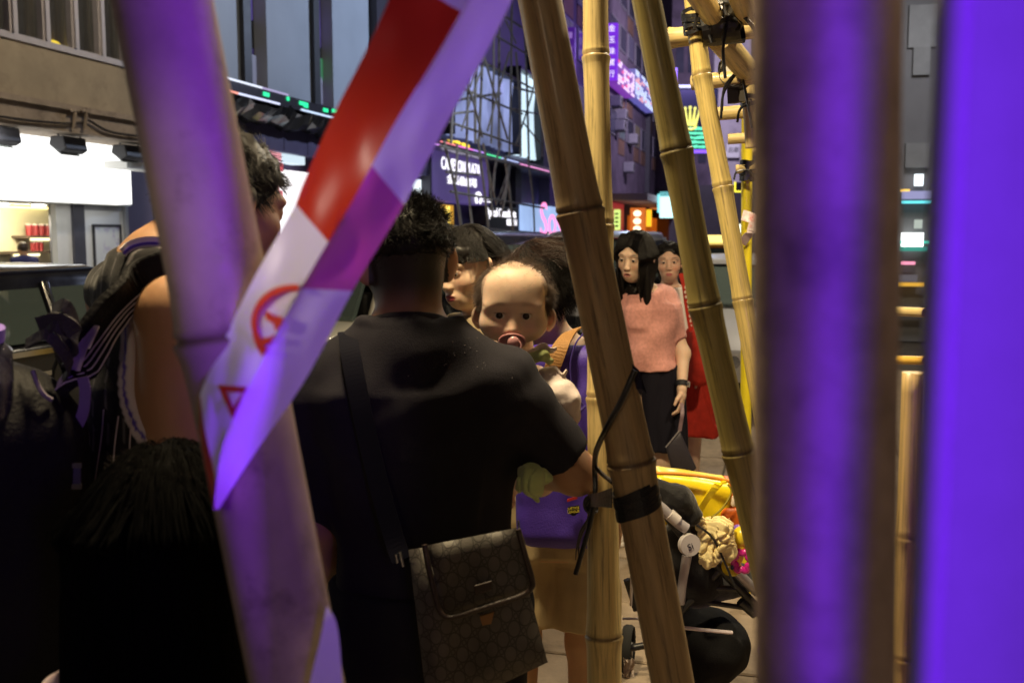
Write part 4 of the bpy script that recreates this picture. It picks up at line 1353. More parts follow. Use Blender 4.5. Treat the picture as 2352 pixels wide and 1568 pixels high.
# black band, knot and cord on the middle poles
tb = thing('pole_band', 'wide black plastic band binding the leaning brown bamboo to the pale upright', 'band', P(1440, 1145, 1.72))
ax = P(1541, 1568, 1.72) - P(1228, -60, 1.72)
ax /= np.linalg.norm(ax)
cc = P(1462, 1143, 1.72)
e1 = np.cross(ax, [0, 1, 0]); e1 /= np.linalg.norm(e1)
e2 = np.cross(ax, e1)
for k_ in range(6):
    pts = []
    for x in np.linspace(0, 2 * math.pi, 40):
        lean = 0.010 * math.cos(x) * (-1)
        pts.append(cc + ax * ((k_ - 2.5) * 0.0072 + lean + 0.0015 * math.sin(3 * x + k_)) + (e1 * math.cos(x) + e2 * math.sin(x)) * (0.0402 + 0.0008 * (k_ % 3)))
    ribbon(pts, ax, 0.011, 0.0018).build('band_turn', m_tie, tb)
mb = MB()
for k_ in range(4):
    pts = catmull([P(1405, 1128 + 10 * k_, 1.70), P(1375, 1138 + 6 * k_, 1.80), P(1352, 1142 + 5 * k_, 1.95), P(1347, 1150 + 3 * k_, 2.02)], 6)
    ribbon(pts, np.array([0.1, 0, 1]), 0.012, 0.002, mb)
mb.build('band_strap', m_tie, tb)
mb = MB()
kn = P(1356, 1158, 1.93)
for k_ in range(7):
    ph = k_ * 0.9
    mb.tube([kn + np.array([0.012 * math.cos(x) * math.cos(ph) + .003 * k_ * .3, 0.010 * math.sin(x), 0.014 * math.sin(x + ph)]) for x in np.linspace(0, 6.3, 18)], 0.0032, 6)
for dx in (0, 1):
    mb.tube(catmull([kn, P(1352 + 4 * dx, 1190, 1.93), P(1334 + 5 * dx, 1220, 1.94), P(1325 + 4 * dx, 1255, 1.95), P(1322 + 10 * dx, 1285 + 10 * dx, 1.95)], 6), [0.0045 - 0.00014 * i for i in range(25)], 6)
mb.build('knot', M('frayed_tie', (0.06, 0.055, 0.06), 0.7, bump=1.0, bs=120), tb, smooth=True)
mb = MB()
mb.tube(catmull([P(1458, 850, 1.66), P(1430, 915, 1.66), P(1395, 980, 1.68), P(1370, 1035, 1.80), P(1366, 1075, 1.90), P(1367, 1130, 1.9), P(1358, 1190, 1.9), P(1345, 1240, 1.90), P(1322, 1318, 1.9)], 6), [0.0055] * 30 + [0.0052] * 19, 8)
o = mb.build('dangling_cord', m_tie, None, smooth=True, loc=P(1458, 850, 1.66))
tag(o, 'long black cord hanging diagonally across the leaning brown bamboo', 'cord')
mb = MB()
mb.tube(catmull([P(1366, 1070, 1.90), P(1385, 1090, 1.85), P(1408, 1108, 1.78)], 6), 0.0042, 8)
o = mb.build('dangling_cord', m_tie, None, smooth=True, loc=P(1366, 1070, 1.9))
tag(o, 'short black cord end branching between the two middle bamboos', 'cord')
mb = MB()
V = [P(1452, 835, 1.68), P(1468, 850, 1.67), P(1487, 908, 1.66), P(1478, 895, 1.668), P(1474, 912, 1.67), P(1462, 893, 1.665), P(1452, 862, 1.672)]
mb.prism(V, np.array([0.0, 0.0012, 0.0]))
o = mb.build('plastic_scrap', M('navy_plastic', (0.02, 0.018, 0.035), 0.3), None, loc=V[0])
tag(o, 'torn dark plastic scrap on the edge of the leaning brown bamboo', 'scrap')

# right: dark pillar and violet panel close to the lens
m_pill = M('stained_pillar', (0.30, 0.215, 0.18), 0.8, var=0.5, vs=14, bump=0.3, bs=40, stain=(0.08, 0.055, 0.048), ss=7)
a, b = P(1896, -200, 0.56), P(1893, 1568, 0.56)
base = to_ground(a, b)
mb = MB()
mb.tube([base, a], 0.0395, 40)
o = mb.build('dark_pillar', m_pill, None, smooth=True, loc=base)
tag(o, 'thick dark stained pillar close to the lens right of the bamboo poles', 'pillar')
a, b = P(2048, -200, 0.62), P(2048, 1568, 0.62)
base = to_ground(a, b)
mb = MB()
mb.box((base[0] - .018, base[1] - 0.004, 0), (base[0] + 0.004, base[1] + 0.03, a[2]))
o = mb.build('black_upright', M('black_upright', (0.015, 0.012, 0.01), 0.9), None, loc=base, bevel=0.002)
tag(o, 'narrow black upright along the right side of the dark pillar', 'post')
t = thing('hoarding_panel', 'pale hoarding panel glowing violet at the right edge of the picture', 'panel', (P(2290, 800, 0.46)[0], 0.46, 0))
xl = P(2140, 800, 0.46)[0] - t.location[0]
m_panelw = M('white_board_paint', (0.26, 0.25, 0.28), 0.8, var=0.05, vs=40, bump=0.15, bs=300)
MB().box((xl + 0.0085, 0, 0), (0.30, 0.03, 2.6)).build('board', m_panelw, t, world=False, bevel=0.001)
mb = MB()
mb.tube([(xl + 0.005, 0.004, 0), (xl + 0.005, 0.004, 2.6)], 0.0075, 20)
mb.build('edge_bead', m_panelw, t, world=False, smooth=True)
# bamboo seen in the gap
a, b = P(2096, 855, 1.6), P(2076, 1500, 1.6)
pts = [a, to_ground(a, b)]
bamboo('pale bamboo low in the gap between the dark pillar and the violet panel', pts, [0.016, 0.02], [0.2, 0.35, 0.55], m_bam_pale, (0.60, 0.42, 0.16), n=20)
short('pale bamboo crosspiece in the gap, upper one', 2040, 714, 2.2, 2125, 718, 2.1, 0.010)
short('yellow bamboo crosspiece in the gap, lower one', 2040, 826, 1.9, 2125, 828, 1.8, 0.008, base=(0.75, .45, .06))

# ------------------------------------------------------------------ barrier tape
TP = thing('barrier_tape', 'red and white barrier tape folded lengthwise and tied round the left bamboo', 'tape', P(500, 1150, 0.84))


def prof(pairs, yfun, n=60, v0=-80, v1=None):
    vs = [p[1] for p in pairs]
    us = [p[0] for p in pairs]
    return lambda v: (np.interp(v, vs, us) if vs[0] <= v <= vs[-1] else (us[0] + (us[1] - us[0]) / (vs[1] - vs[0]) * (v - vs[0])))


Lf = prof([(893, 0), (690, 430), (675, 470), (600, 610), (535, 740), (470, 870), (456, 910), (460, 990), (476, 1080), (490, 1172)], None)
Mf = prof([(1056, 30), (900, 300), (752, 557), (690, 670), (600, 830), (560, 905), (517, 1010), (505, 1060), (490, 1172)], None)
Rf = prof([(1176, 0), (1010, 320), (850, 600), (800, 690), (745, 790), (690, 885), (655, 940), (575, 1060), (500, 1172)], None)
vs = np.concatenate([np.linspace(-90, 1172, 110)])
YL = lambda v: 0.845 if v < 800 else 0.845 + 0.0 * v
cols_ = 9
gL, gR = [], []
for v in vs:
    l = P(Lf(v), v, 0.855)
    m_ = P(Mf(v), v, 0.825 + 0.012 * math.exp(-((v - 1172) / 200) ** 2))
    r = P(Rf(v), v, 0.852)
    gL.append([l * (1 - q) + m_ * q for q in np.linspace(0, 1, cols_)])
    gR.append([m_ * (1 - q) + r * q for q in np.linspace(0, 1, cols_)])
m_red = M('tape_red', (0.56, 0.035, 0.008), 0.32, coat=0.25)
m_wht = M('tape_white', (0.80, 0.77, 0.78), 0.35, coat=0.15)
m_prt = M('tape_orange_print', (0.68, 0.05, 0.012), 0.4)
m_red_lit = M('tape_red_violet_lit', (0.60, 0.085, 0.34), 0.32, coat=0.3)  # red film with the violet light put into its colour


def sheet(grid, rows, name, mat, back=0.0007):
    V, F = [], []
    g = [grid[i] for i in rows]
    nr, nc = len(g), cols_
    for off in (0, back):
        for row in g:
            for p in row:
                V.append(p + np.array([0, off, 0]))
    N_ = nr * nc
    for i in range(nr - 1):
        for j in range(nc - 1):
            q = (i * nc + j, i * nc + j + 1, (i + 1) * nc + j + 1, (i + 1) * nc + j)
            F.append(q)
            F.append(tuple(x + N_ for x in q[::-1]))
    rim = [(0, j) for j in range(nc)] + [(i, nc - 1) for i in range(nr)] + [(nr - 1, j) for j in reversed(range(nc))] + [(i, 0) for i in reversed(range(nr))]
    for (a, b) in zip(rim[:-1], rim[1:]):
        if a != b:
            F.append((a[0] * nc + a[1], b[0] * nc + b[1], b[0] * nc + b[1] + N_, a[0] * nc + a[1] + N_))
    mb = MB()
    mb.add(V, F)
    return mb.build(name, mat, TP, smooth=True)


def skew_rows(grid, vtop_l, vtop_r, vbot_l, vbot_r, side):
    """part of a tape half between two slanting printed borders (picture rows at its two edges)"""
    out = []
    eL, eR = (Lf, Mf) if side == 'L' else (Mf, Rf)
    yL, yR = (0.855, 0.825) if side == 'L' else (0.825, 0.852)
    rows = []
    for q in np.linspace(0, 1, 40):
        va, vb = vtop_l + (vbot_l - vtop_l) * q, vtop_r + (vbot_r - vtop_r) * q
        a, b = P(eL(va) + 3 * math.sin(va / 61.0), va, yL), P(eR(vb) + 3 * math.sin(vb / 61.0), vb, yR)
        rows.append([a * (1 - t_) + b * t_ + np.array([0, .0035 * math.sin(va / 83.0 + 2.2 * t_) + .002 * math.sin(va / 37.0 - 3 * t_), 0]) * math.sin(math.pi * t_) for t_ in np.linspace(0, 1, cols_)])
    return rows


def half(side, vt, vb, name, mat):
    g = skew_rows(None, vt[0], vt[1], vb[0], vb[1], side)
    return sheet(g, range(len(g)), name, mat)


half('L', (-120, -90), (-60, 27), 'white_stripe', m_wht)
half('L', (-60, 27), (468, 556), 'red_stripe', m_red)
half('L', (468, 556), (905, 1112), 'white_stripe', m_wht)
half('L', (905, 1112), (1168, 1170), 'red_stripe', m_red)
half('R', (-120, -140), (380, 470), 'white_stripe', m_wht)
half('R', (380, 470), (662, 668), 'violet_lit_red_stripe', m_red_lit)
half('R', (662, 668), (1168, 1170), 'white_stripe', m_wht)
# printed ring with emblem and a rotated letter
def on_left(u, v):
    l, r = Lf(v), Mf(v)
    q = np.clip((u - l) / (r - l + 1e-6), 0, 1)
    return P(l, v, 0.855) * (1 - q) + P(r, v, 0.825) * q + np.array([0.0, -0.0060, 0])


def on_right(u, v):
    l, r = Mf(v), Rf(v)
    q = np.clip((u - l) / (r - l + 1e-6), 0, 1)
    return P(l, v, 0.825) * (1 - q) + P(r, v, 0.852) * q + np.array([0.0, -0.0012, 0])


def print_band(path, wpx, name, mat=m_prt):
    pts = [on_left(u, v) for u, v in path]
    k_ = 0.85 / FPX
    ribbon(pts, np.array([0, -1, 0.0]) * 0 + np.cross(pts[1] - pts[0], [0, 1.0, 0]), wpx * k_, 0.0006).build(name, mat, TP)


def print_poly(poly, name, mat=m_prt):
    mb = MB()
    mb.prism([on_left(u, v) for u, v in poly], np.array([0, 0.0007, 0]))
    mb.build(name, mat, TP)


outer = catmull([(690, 652), (665, 653), (635, 661), (610, 677), (592, 700), (582, 730), (584, 760), (592, 790), (604, 812), (611, 822)], 5)
inner = catmull([(688, 667), (668, 667), (641, 676), (620, 690), (604, 710), (596, 732), (598, 758), (605, 780), (616, 797), (622, 808)], 5)
mb = MB()
V = []
for (o_, i_) in zip(outer, inner):
    V += [on_left(*o_), on_left(*i_)]
mb.add(V, [(2 * i, 2 * i + 1, 2 * i + 3, 2 * i + 2) for i in range(len(outer) - 1)])
mb.build('printed_ring', m_prt, TP)
print_poly([(613, 720), (620, 714), (634, 724), (650, 726), (656, 733), (648, 760), (636, 756), (632, 742), (616, 732)], 'printed_mark')
print_poly([(600, 776), (624, 772), (640, 764), (630, 786), (612, 790), (604, 812), (598, 800)], 'printed_mark')
print_poly([(506, 882), (574, 886), (570, 899), (524, 896), (545, 945), (538, 958)], 'printed_letter', m_red)
print_poly([(574, 886), (572, 900), (553, 934), (541, 956), (536, 940), (556, 905)], 'printed_letter', m_red)
# tape end tied lower on the pole
mb = MB()
q = [P(752, 1390, 0.86), P(775, 1440, 0.855), P(786, 1568, 0.85), P(790, 1700, 0.85)]
q2 = [P(748, 1400, 0.856), P(735, 1470, 0.845), P(712, 1568, 0.84), P(690, 1700, 0.84)]
V = []
for a, b in zip(catmull(q, 5), catmull(q2, 5)):
    V += [a, b]
mb.add(V, [(2 * i, 2 * i + 2, 2 * i + 3, 2 * i + 1) for i in range(len(V) // 2 - 1)])
mb.build('loose_end', m_wht, TP, smooth=True)
# ================================================================== surfaces from distance fields
LAT = RNG.random((32, 32, 32)).astype(np.float32)


def vn(Q):
    """smooth value noise, -1..1"""
    i = np.floor(Q).astype(np.int64)
    f = (Q - i).astype(np.float32)
    f = f * f * (3 - 2 * f)
    i &= 31
    j = (i + 1) & 31
    x0, y0, z0, x1, y1, z1 = i[:, 0], i[:, 1], i[:, 2], j[:, 0], j[:, 1], j[:, 2]
    fx, fy, fz = f[:, 0], f[:, 1], f[:, 2]
    a = LAT[x0, y0, z0] * (1 - fx) + LAT[x1, y0, z0] * fx
    b = LAT[x0, y1, z0] * (1 - fx) + LAT[x1, y1, z0] * fx
    c = LAT[x0, y0, z1] * (1 - fx) + LAT[x1, y0, z1] * fx
    d = LAT[x0, y1, z1] * (1 - fx) + LAT[x1, y1, z1] * fx
    return 2 * ((a * (1 - fy) + b * fy) * (1 - fz) + (c * (1 - fy) + d * fy) * fz) - 1


def smin(a, b, k):
    h = np.clip(.5 + .5 * (b - a) / k, 0, 1)
    return b + (a - b) * h - k * h * (1 - h)


def smax(a, b, k):
    return -smin(-a, -b, k)


def rc(Pt, a, b, r1, r2):
    a, b = np.asarray(a, np.float32), np.asarray(b, np.float32)
    ab = b - a
    t = np.clip((Pt - a) @ ab / (ab @ ab + 1e-9), 0, 1)
    return np.linalg.norm(Pt - a - t[:, None] * ab, axis=1) - (r1 + (r2 - r1) * t)


def el(Pt, c, r, Rm=None):
    q = Pt - np.asarray(c, np.float32)
    if Rm is not None:
        q = q @ Rm
    r = np.asarray(r, np.float32)
    k0 = np.linalg.norm(q / r, axis=1)
    k1 = np.linalg.norm(q / (r * r), axis=1) + 1e-9
    return np.where(k0 < 1e-3, -r.min(), k0 * (k0 - 1) / k1)


def rbox(Pt, c, h, r):
    q = np.abs(Pt - np.asarray(c, np.float32)) - (np.asarray(h, np.float32) - r)
    return np.linalg.norm(np.maximum(q, 0), axis=1) + np.minimum(q.max(1), 0) - r


def loft(Pt, L):
    L = np.asarray(L, np.float32)
    z = Pt[:, 2]
    cx, cy, rx, ry = (np.interp(z, L[:, 0], L[:, i]) for i in (1, 2, 3, 4))
    r = np.sqrt(((Pt[:, 0] - cx) / rx) ** 2 + ((Pt[:, 1] - cy) / ry) ** 2)
    d = (r - 1) * np.minimum(rx, ry)
    return np.maximum(d, np.maximum(L[0, 0] - z, z - L[-1, 0]))


def smooth(e0, e1, x):
    t = np.clip((x - e0) / (e1 - e0), 0, 1)
    return t * t * (3 - 2 * t)


def axis_pts(lo, hi, st, fines):
    p = np.arange(lo, hi + st, st)
    for a, b, fs in fines:
        a, b = max(a, lo), min(b, hi)
        if b <= a:
            continue
        p = np.r_[p[(p < a - fs * .5) | (p > b + fs * .5)], np.arange(a, b, fs)]
        p.sort()
    return p.astype(np.float32)


def sdf_mesh(f, lo, hi, st, fines=()):
    ax = [axis_pts(lo[i], hi[i], st, [(a[i], b[i], s) for a, b, s in fines]) for i in range(3)]
    n = [len(a) for a in ax]
    Bk = 6
    nb = [(m + Bk - 1) // Bk for m in n]
    cen, rad = [], []
    for a, m in zip(ax, nb):
        s = np.arange(m) * Bk
        e = np.minimum(s + Bk, len(a) - 1)
        cen.append((a[s] + a[e]) / 2)
        rad.append((a[e] - a[s]) / 2)
    cg = np.stack(np.meshgrid(*cen, indexing='ij'), -1).reshape(-1, 3)
    rg = np.linalg.norm(np.stack(np.meshgrid(*rad, indexing='ij'), -1).reshape(-1, 3), axis=1)
    d0 = f(cg.astype(np.float32))
    act = np.abs(d0) < 1.5 * rg + 0.012
    D = np.repeat(np.repeat(np.repeat(np.where(d0 > 0, 1., -1.).astype(np.float32).reshape(nb), Bk, 0), Bk, 1), Bk, 2)[:n[0], :n[1], :n[2]].copy()
    bi = np.argwhere(act.reshape(nb))
    off = np.stack(np.meshgrid(*[np.arange(Bk)] * 3, indexing='ij'), -1).reshape(-1, 3)
    idx = (bi[:, None, :] * Bk + off[None]).reshape(-1, 3)
    ok = (idx < np.array(n)).all(1)
    idx = idx[ok]
    for q in range(0, len(idx), 400000):
        I_ = idx[q:q + 400000]
        pt = np.stack([ax[i][I_[:, i]] for i in range(3)], 1)
        D[I_[:, 0], I_[:, 1], I_[:, 2]] = f(pt)
    # surface nets
    s = D < 0
    sl = [slice(None, -1), slice(1, None)]
    cnt = sum(s[sl[a], sl[b], sl[c]].astype(np.int8) for a in (0, 1) for b in (0, 1) for c in (0, 1))
    cells = np.argwhere((cnt > 0) & (cnt < 8))
    vid = -np.ones(cnt.shape, np.int64)
    vid[cells[:, 0], cells[:, 1], cells[:, 2]] = np.arange(len(cells))
    acc = np.zeros((len(cells), 3))
    w_ = np.zeros(len(cells))
    corners = [np.array(c) for c in ((0, 0, 0), (1, 0, 0), (0, 1, 0), (1, 1, 0), (0, 0, 1), (1, 0, 1), (0, 1, 1), (1, 1, 1))]
    for i in range(8):
        for j in range(i + 1, 8):
            if np.abs(corners[i] - corners[j]).sum() != 1:
                continue
            A, B_ = cells + corners[i], cells + corners[j]
            da, db = D[A[:, 0], A[:, 1], A[:, 2]], D[B_[:, 0], B_[:, 1], B_[:, 2]]
            m = (da < 0) != (db < 0)
            t = (da / (da - db + 1e-12))[m]
            acc[m] += A[m] + (B_[m] - A[m]) * t[:, None]
            w_[m] += 1
    acc /= w_[:, None]
    V = np.stack([np.interp(acc[:, i], np.arange(n[i]), ax[i]) for i in range(3)], 1)
    F = []
    for a in range(3):
        b, c = (a + 1) % 3, (a + 2) % 3
        s0 = np.take(s, range(n[a] - 1), a)
        s1 = np.take(s, range(1, n[a]), a)
        e = np.argwhere(s0 != s1)
        e = e[(e[:, b] > 0) & (e[:, c] > 0) & (e[:, b] < n[b] - 1) & (e[:, c] < n[c] - 1)]
        fl = s0[e[:, 0], e[:, 1], e[:, 2]]
        q = []
        for (db_, dc_) in ((-1, -1), (0, -1), (0, 0), (-1, 0)):
            k_ = e.copy()
            k_[:, b] += db_
            k_[:, c] += dc_
            q.append(vid[k_[:, 0], k_[:, 1], k_[:, 2]])
        q = np.stack(q, 1)
        q[~fl] = q[~fl][:, ::-1]
        F.append(q[(q >= 0).all(1)])
    return V, np.vstack(F)


def rot(yaw=0, pitch=0, roll=0):
    """head axes: yaw to the left, pitch nods down, roll tips towards the right shoulder (degrees)"""
    return np.array(Matrix.Rotation(R(yaw), 3, 'Z') @ Matrix.Rotation(R(-pitch), 3, 'X') @ Matrix.Rotation(R(roll), 3, 'Y'), np.float32)


# ------------------------------------------------------------------ heads
def adult_head(Q, female=True, mouth_open=0.0, eye_open=1.0, ears=True):
    d = el(Q, (0, -.014, .030), (.0765, .096, .088))
    d = smin(d, el(Q, (0, .028, -.03), (.063, .066, .083)), .03)
    d = smin(d, el(Q, (0, .052, -.086), (.034 if female else .040, .034, .027)), .034)
    X = Q.copy()
    X[:, 0] = np.abs(X[:, 0])
    d = smin(d, el(X, (.040, .058, -.026), (.026, .024, .022)), .025)
    d = smin(d, el(X, (.026, .078, .024), (.028, .013, .010)), .022)
    d = smax(d, -el(X, (.031, .108, .004), (.020, .017, .010)), .022)
    d = smin(d, el(X, (.0315, .0785, .003), (.0165, .0135, .0125)), .006)
    d = smax(d, -el(X, (.0315, .096, .0015), (.0145, .014, .0042 * eye_open)), .0018)
    d = smin(d, rc(Q, (0, .084, .004), (0, .106, -.033), .0070, .0090), .018)
    d = smin(d, el(X, (.0105, .098, -.037), (.0068, .010, .0075)), .008)
    d = smin(d, el(Q, (0, .086, -.070), (.026, .011, .018)), .014)
    d = smin(d, el(Q, (0, .0945, -.0635), (.020, .0080, .0052)), .004)
    d = smin(d, el(Q, (0, .0935, -.0745), (.017, .0080, .0060)), .004)
    if mouth_open:
        d = smax(d, -el(Q, (0, .104, -.0700), (.015, .018, .0035 + .010 * mouth_open)), .003)
    else:
        d = smax(d, -el(Q, (0, .108, -.0688), (.021, .008, .0014)), .002)
    if ears:
        d = smin(d, ear(X), .007)
    return d


def ear(X, c=(.077, -.012, -.006), s=1.0, out=.45):
    a = out
    q = (X - np.asarray(c, np.float32)) / s
    u = q[:, 0] * math.cos(a) + q[:, 1] * math.sin(a)
    v = -q[:, 0] * math.sin(a) + q[:, 1] * math.cos(a)
    q2 = np.stack([v, u, q[:, 2]], 1)         # v: thin axis, u: breadth
    q2 = np.stack([q2[:, 0], q2[:, 1] + 0.0, q2[:, 2]], 1)
    W2 = np.stack([-v, u, q[:, 2]], 1)
    d = el(W2, (.0, .010, .004), (.0095, .021, .033))
    d = smin(d, el(W2, (.0, .004, -.024), (.008, .011, .013)), .01)
    d = smax(d, -el(W2, (-.009, .011, .006), (.009, .0135, .022)), .004)
    return d * s


def adult_cols(Q, skin, lips, brow, hairmask=None, haircol=(.02, .016, .014), browz=.026):
    n = len(Q)
    c = np.tile(np.asarray(skin, np.float32), (n, 1))
    X = np.abs(Q[:, 0])

    def mix(m, col):
        nonlocal c
        m = np.clip(m, 0, 1)[:, None]
        c = c * (1 - m) + np.asarray(col, np.float32) * m
    front = Q[:, 1] > .05
    mix(.35 * np.exp(-((X - .04) / .02) ** 2 - ((Q[:, 2] + .03) / .02) ** 2) * front, np.asarray(skin) * np.array([1.15, .72, .66]))
    lm = np.exp(-(np.maximum(0, np.sqrt((Q[:, 0] / .022) ** 2 + ((Q[:, 2] + .0695) / .0115) ** 2) - .78) / .16) ** 2) * (Q[:, 1] > .078)
    mix(lm, lips)
    br = np.exp(-((X - .034) / .0165) ** 4 - ((Q[:, 2] - browz - .004 * np.cos((X - .034) * 60)) / .0042) ** 2) * (Q[:, 1] > .05)
    mix(.85 * br, brow)
    lash = np.exp(-((X - .0315) / .0145) ** 4 - ((Q[:, 2] - .0062) / .0018) ** 2) * (Q[:, 1] > .07)
    mix(.7 * lash, (.03, .02, .018))
    if hairmask is not None:
        mix(hairmask(Q), haircol)
    return c


def add_eyes(parent, Rm, c, s, r=.0122, pos=(.0315, .0800, .003), look=(0, 1, 0), iris=(.025, .012, .008)):
    me_i, me_w = M('eye_iris_dark', iris, .12, spec=.35), M('eye_white', (.72, .68, .66), .3)
    for sx in (-1, 1):
        cp = c + Rm @ (np.array([sx * pos[0], pos[1], pos[2]]) * s)
        lk = Rm @ np.asarray(look, float)
        lk /= np.linalg.norm(lk)
        a = np.cross(lk, [0, 0, 1.0]); a /= np.linalg.norm(a)
        b = np.cross(a, lk)
        V, F, mi = [], [], []
        n, m = 20, 14
        for i in range(m + 1):
            th = math.pi * i / m
            for j in range(n):
                ph = 2 * math.pi * j / n
                V.append(cp + r * s * (lk * math.cos(th) + (a * math.cos(ph) + b * math.sin(ph)) * math.sin(th)))
        mb = MB()
        for i in range(m):
            mb.cur = 1 if i < 3 else 0
            if i == 0:
                mb.add(V, [])
                mb.v = [tuple(map(float, v)) for v in V]
            for j in range(n):
                mb.f.append((i * n + j, i * n + (j + 1) % n, (i + 1) * n + (j + 1) % n, (i + 1) * n + j))
                mb.m.append(mb.cur)
        mb.build('eye', [me_w, me_i], parent, smooth=True, world=False)


def hair_curves(name, paths, rad, mat, parent, taper=0.35):
    """paths: array (n, k, 3) in the local frame of the parent thing"""
    n, k, _ = paths.shape
    hc = bpy.data.hair_curves.new(name)
    hc.add_curves([k] * n)
    hc.attributes['position'].data.foreach_set('vector', np.ascontiguousarray(paths, np.float32).ravel())
    a = hc.attributes.get('radius') or hc.attributes.new('radius', 'FLOAT', 'POINT')
    r = np.tile(np.linspace(1, taper, k) * rad, (n, 1)).astype(np.float32)
    a.data.foreach_set('value', r.ravel())
    hc.materials.append(mat)
    o = link(bpy.data.objects.new(name, hc), parent)
    o['kind'] = 'stuff'
    return o


def grow(n, cen, rad, region, Rm, c, s, length, k=7, comb=None, lift=.3, grav=0.0, jit=.25, clump=40, seed=1, keep=None, shell=1.0):
    """strands from the ellipsoid (cen, rad) of a head; region(Q)->probability, comb(Q)->direction (head frame)"""
    rg = np.random.default_rng(seed)
    cen, rad = np.asarray(cen, float), np.asarray(rad, float)
    u = rg.normal(size=(n * 6, 3))
    u /= np.linalg.norm(u, axis=1)[:, None]
    Q = cen + u * rad
    pr = region(Q)
    Q = Q[rg.random(len(Q)) < pr][:n]
    N_ = (Q - cen) / rad ** 2
    N_ /= np.linalg.norm(N_, axis=1)[:, None]
    nc = max(1, len(Q) // clump)
    cid = np.argmin(((Q[:, None, :] - Q[None, :nc, :]) ** 2).sum(2), 1) if nc < 400 else rg.integers(0, nc, len(Q))
    cn = rg.normal(size=(nc, 3)) * jit
    jn = cn[cid] + rg.normal(size=Q.shape) * jit * .45
    ln = (length(Q) if callable(length) else length) * rg.uniform(.72, 1.1, len(Q))
    st = ln / (k - 1)
    p = Q.copy()
    out = [p.copy()]
    g = Rm.T @ np.array([0, 0, -1.0])
    cb = comb(Q) if comb else np.zeros_like(Q)
    for i in range(k - 1):
        t = i / (k - 1)
        d = N_ * lift * (1 - t * .6) + cb * 1.0 + jn * (.4 + t) + g * grav * (0.3 + t)
        d /= np.linalg.norm(d, axis=1)[:, None] + 1e-9
        p = p + d * st[:, None]
        e = np.linalg.norm((p - cen) / (rad * (1.0 + .012 * shell)), axis=1)
        ins = e < 1
        p[ins] = cen + (p[ins] - cen) / e[ins][:, None]
        if keep is not None:
            p = keep(p)
        out.append(p.copy())
    out = np.stack(out, 1)
    return c + (out * s) @ Rm.T


m_hair = M('black_hair', (.008, .0065, .006), .42, spec=.22)
m_hair_br = M('brown_hair', (.045, .024, .016), .34, spec=.6)
m_hair_baby = M('baby_hair', (.085, .056, .042), .5, spec=.3)
m_skin = M('skin', (.45, .25, .15), .56, attr='Col', sss=.25, var=.05, vs=30, bump=.12, bs=420)
SK_F = (.66, .46, .33)
SK_M = (.40, .215, .115)


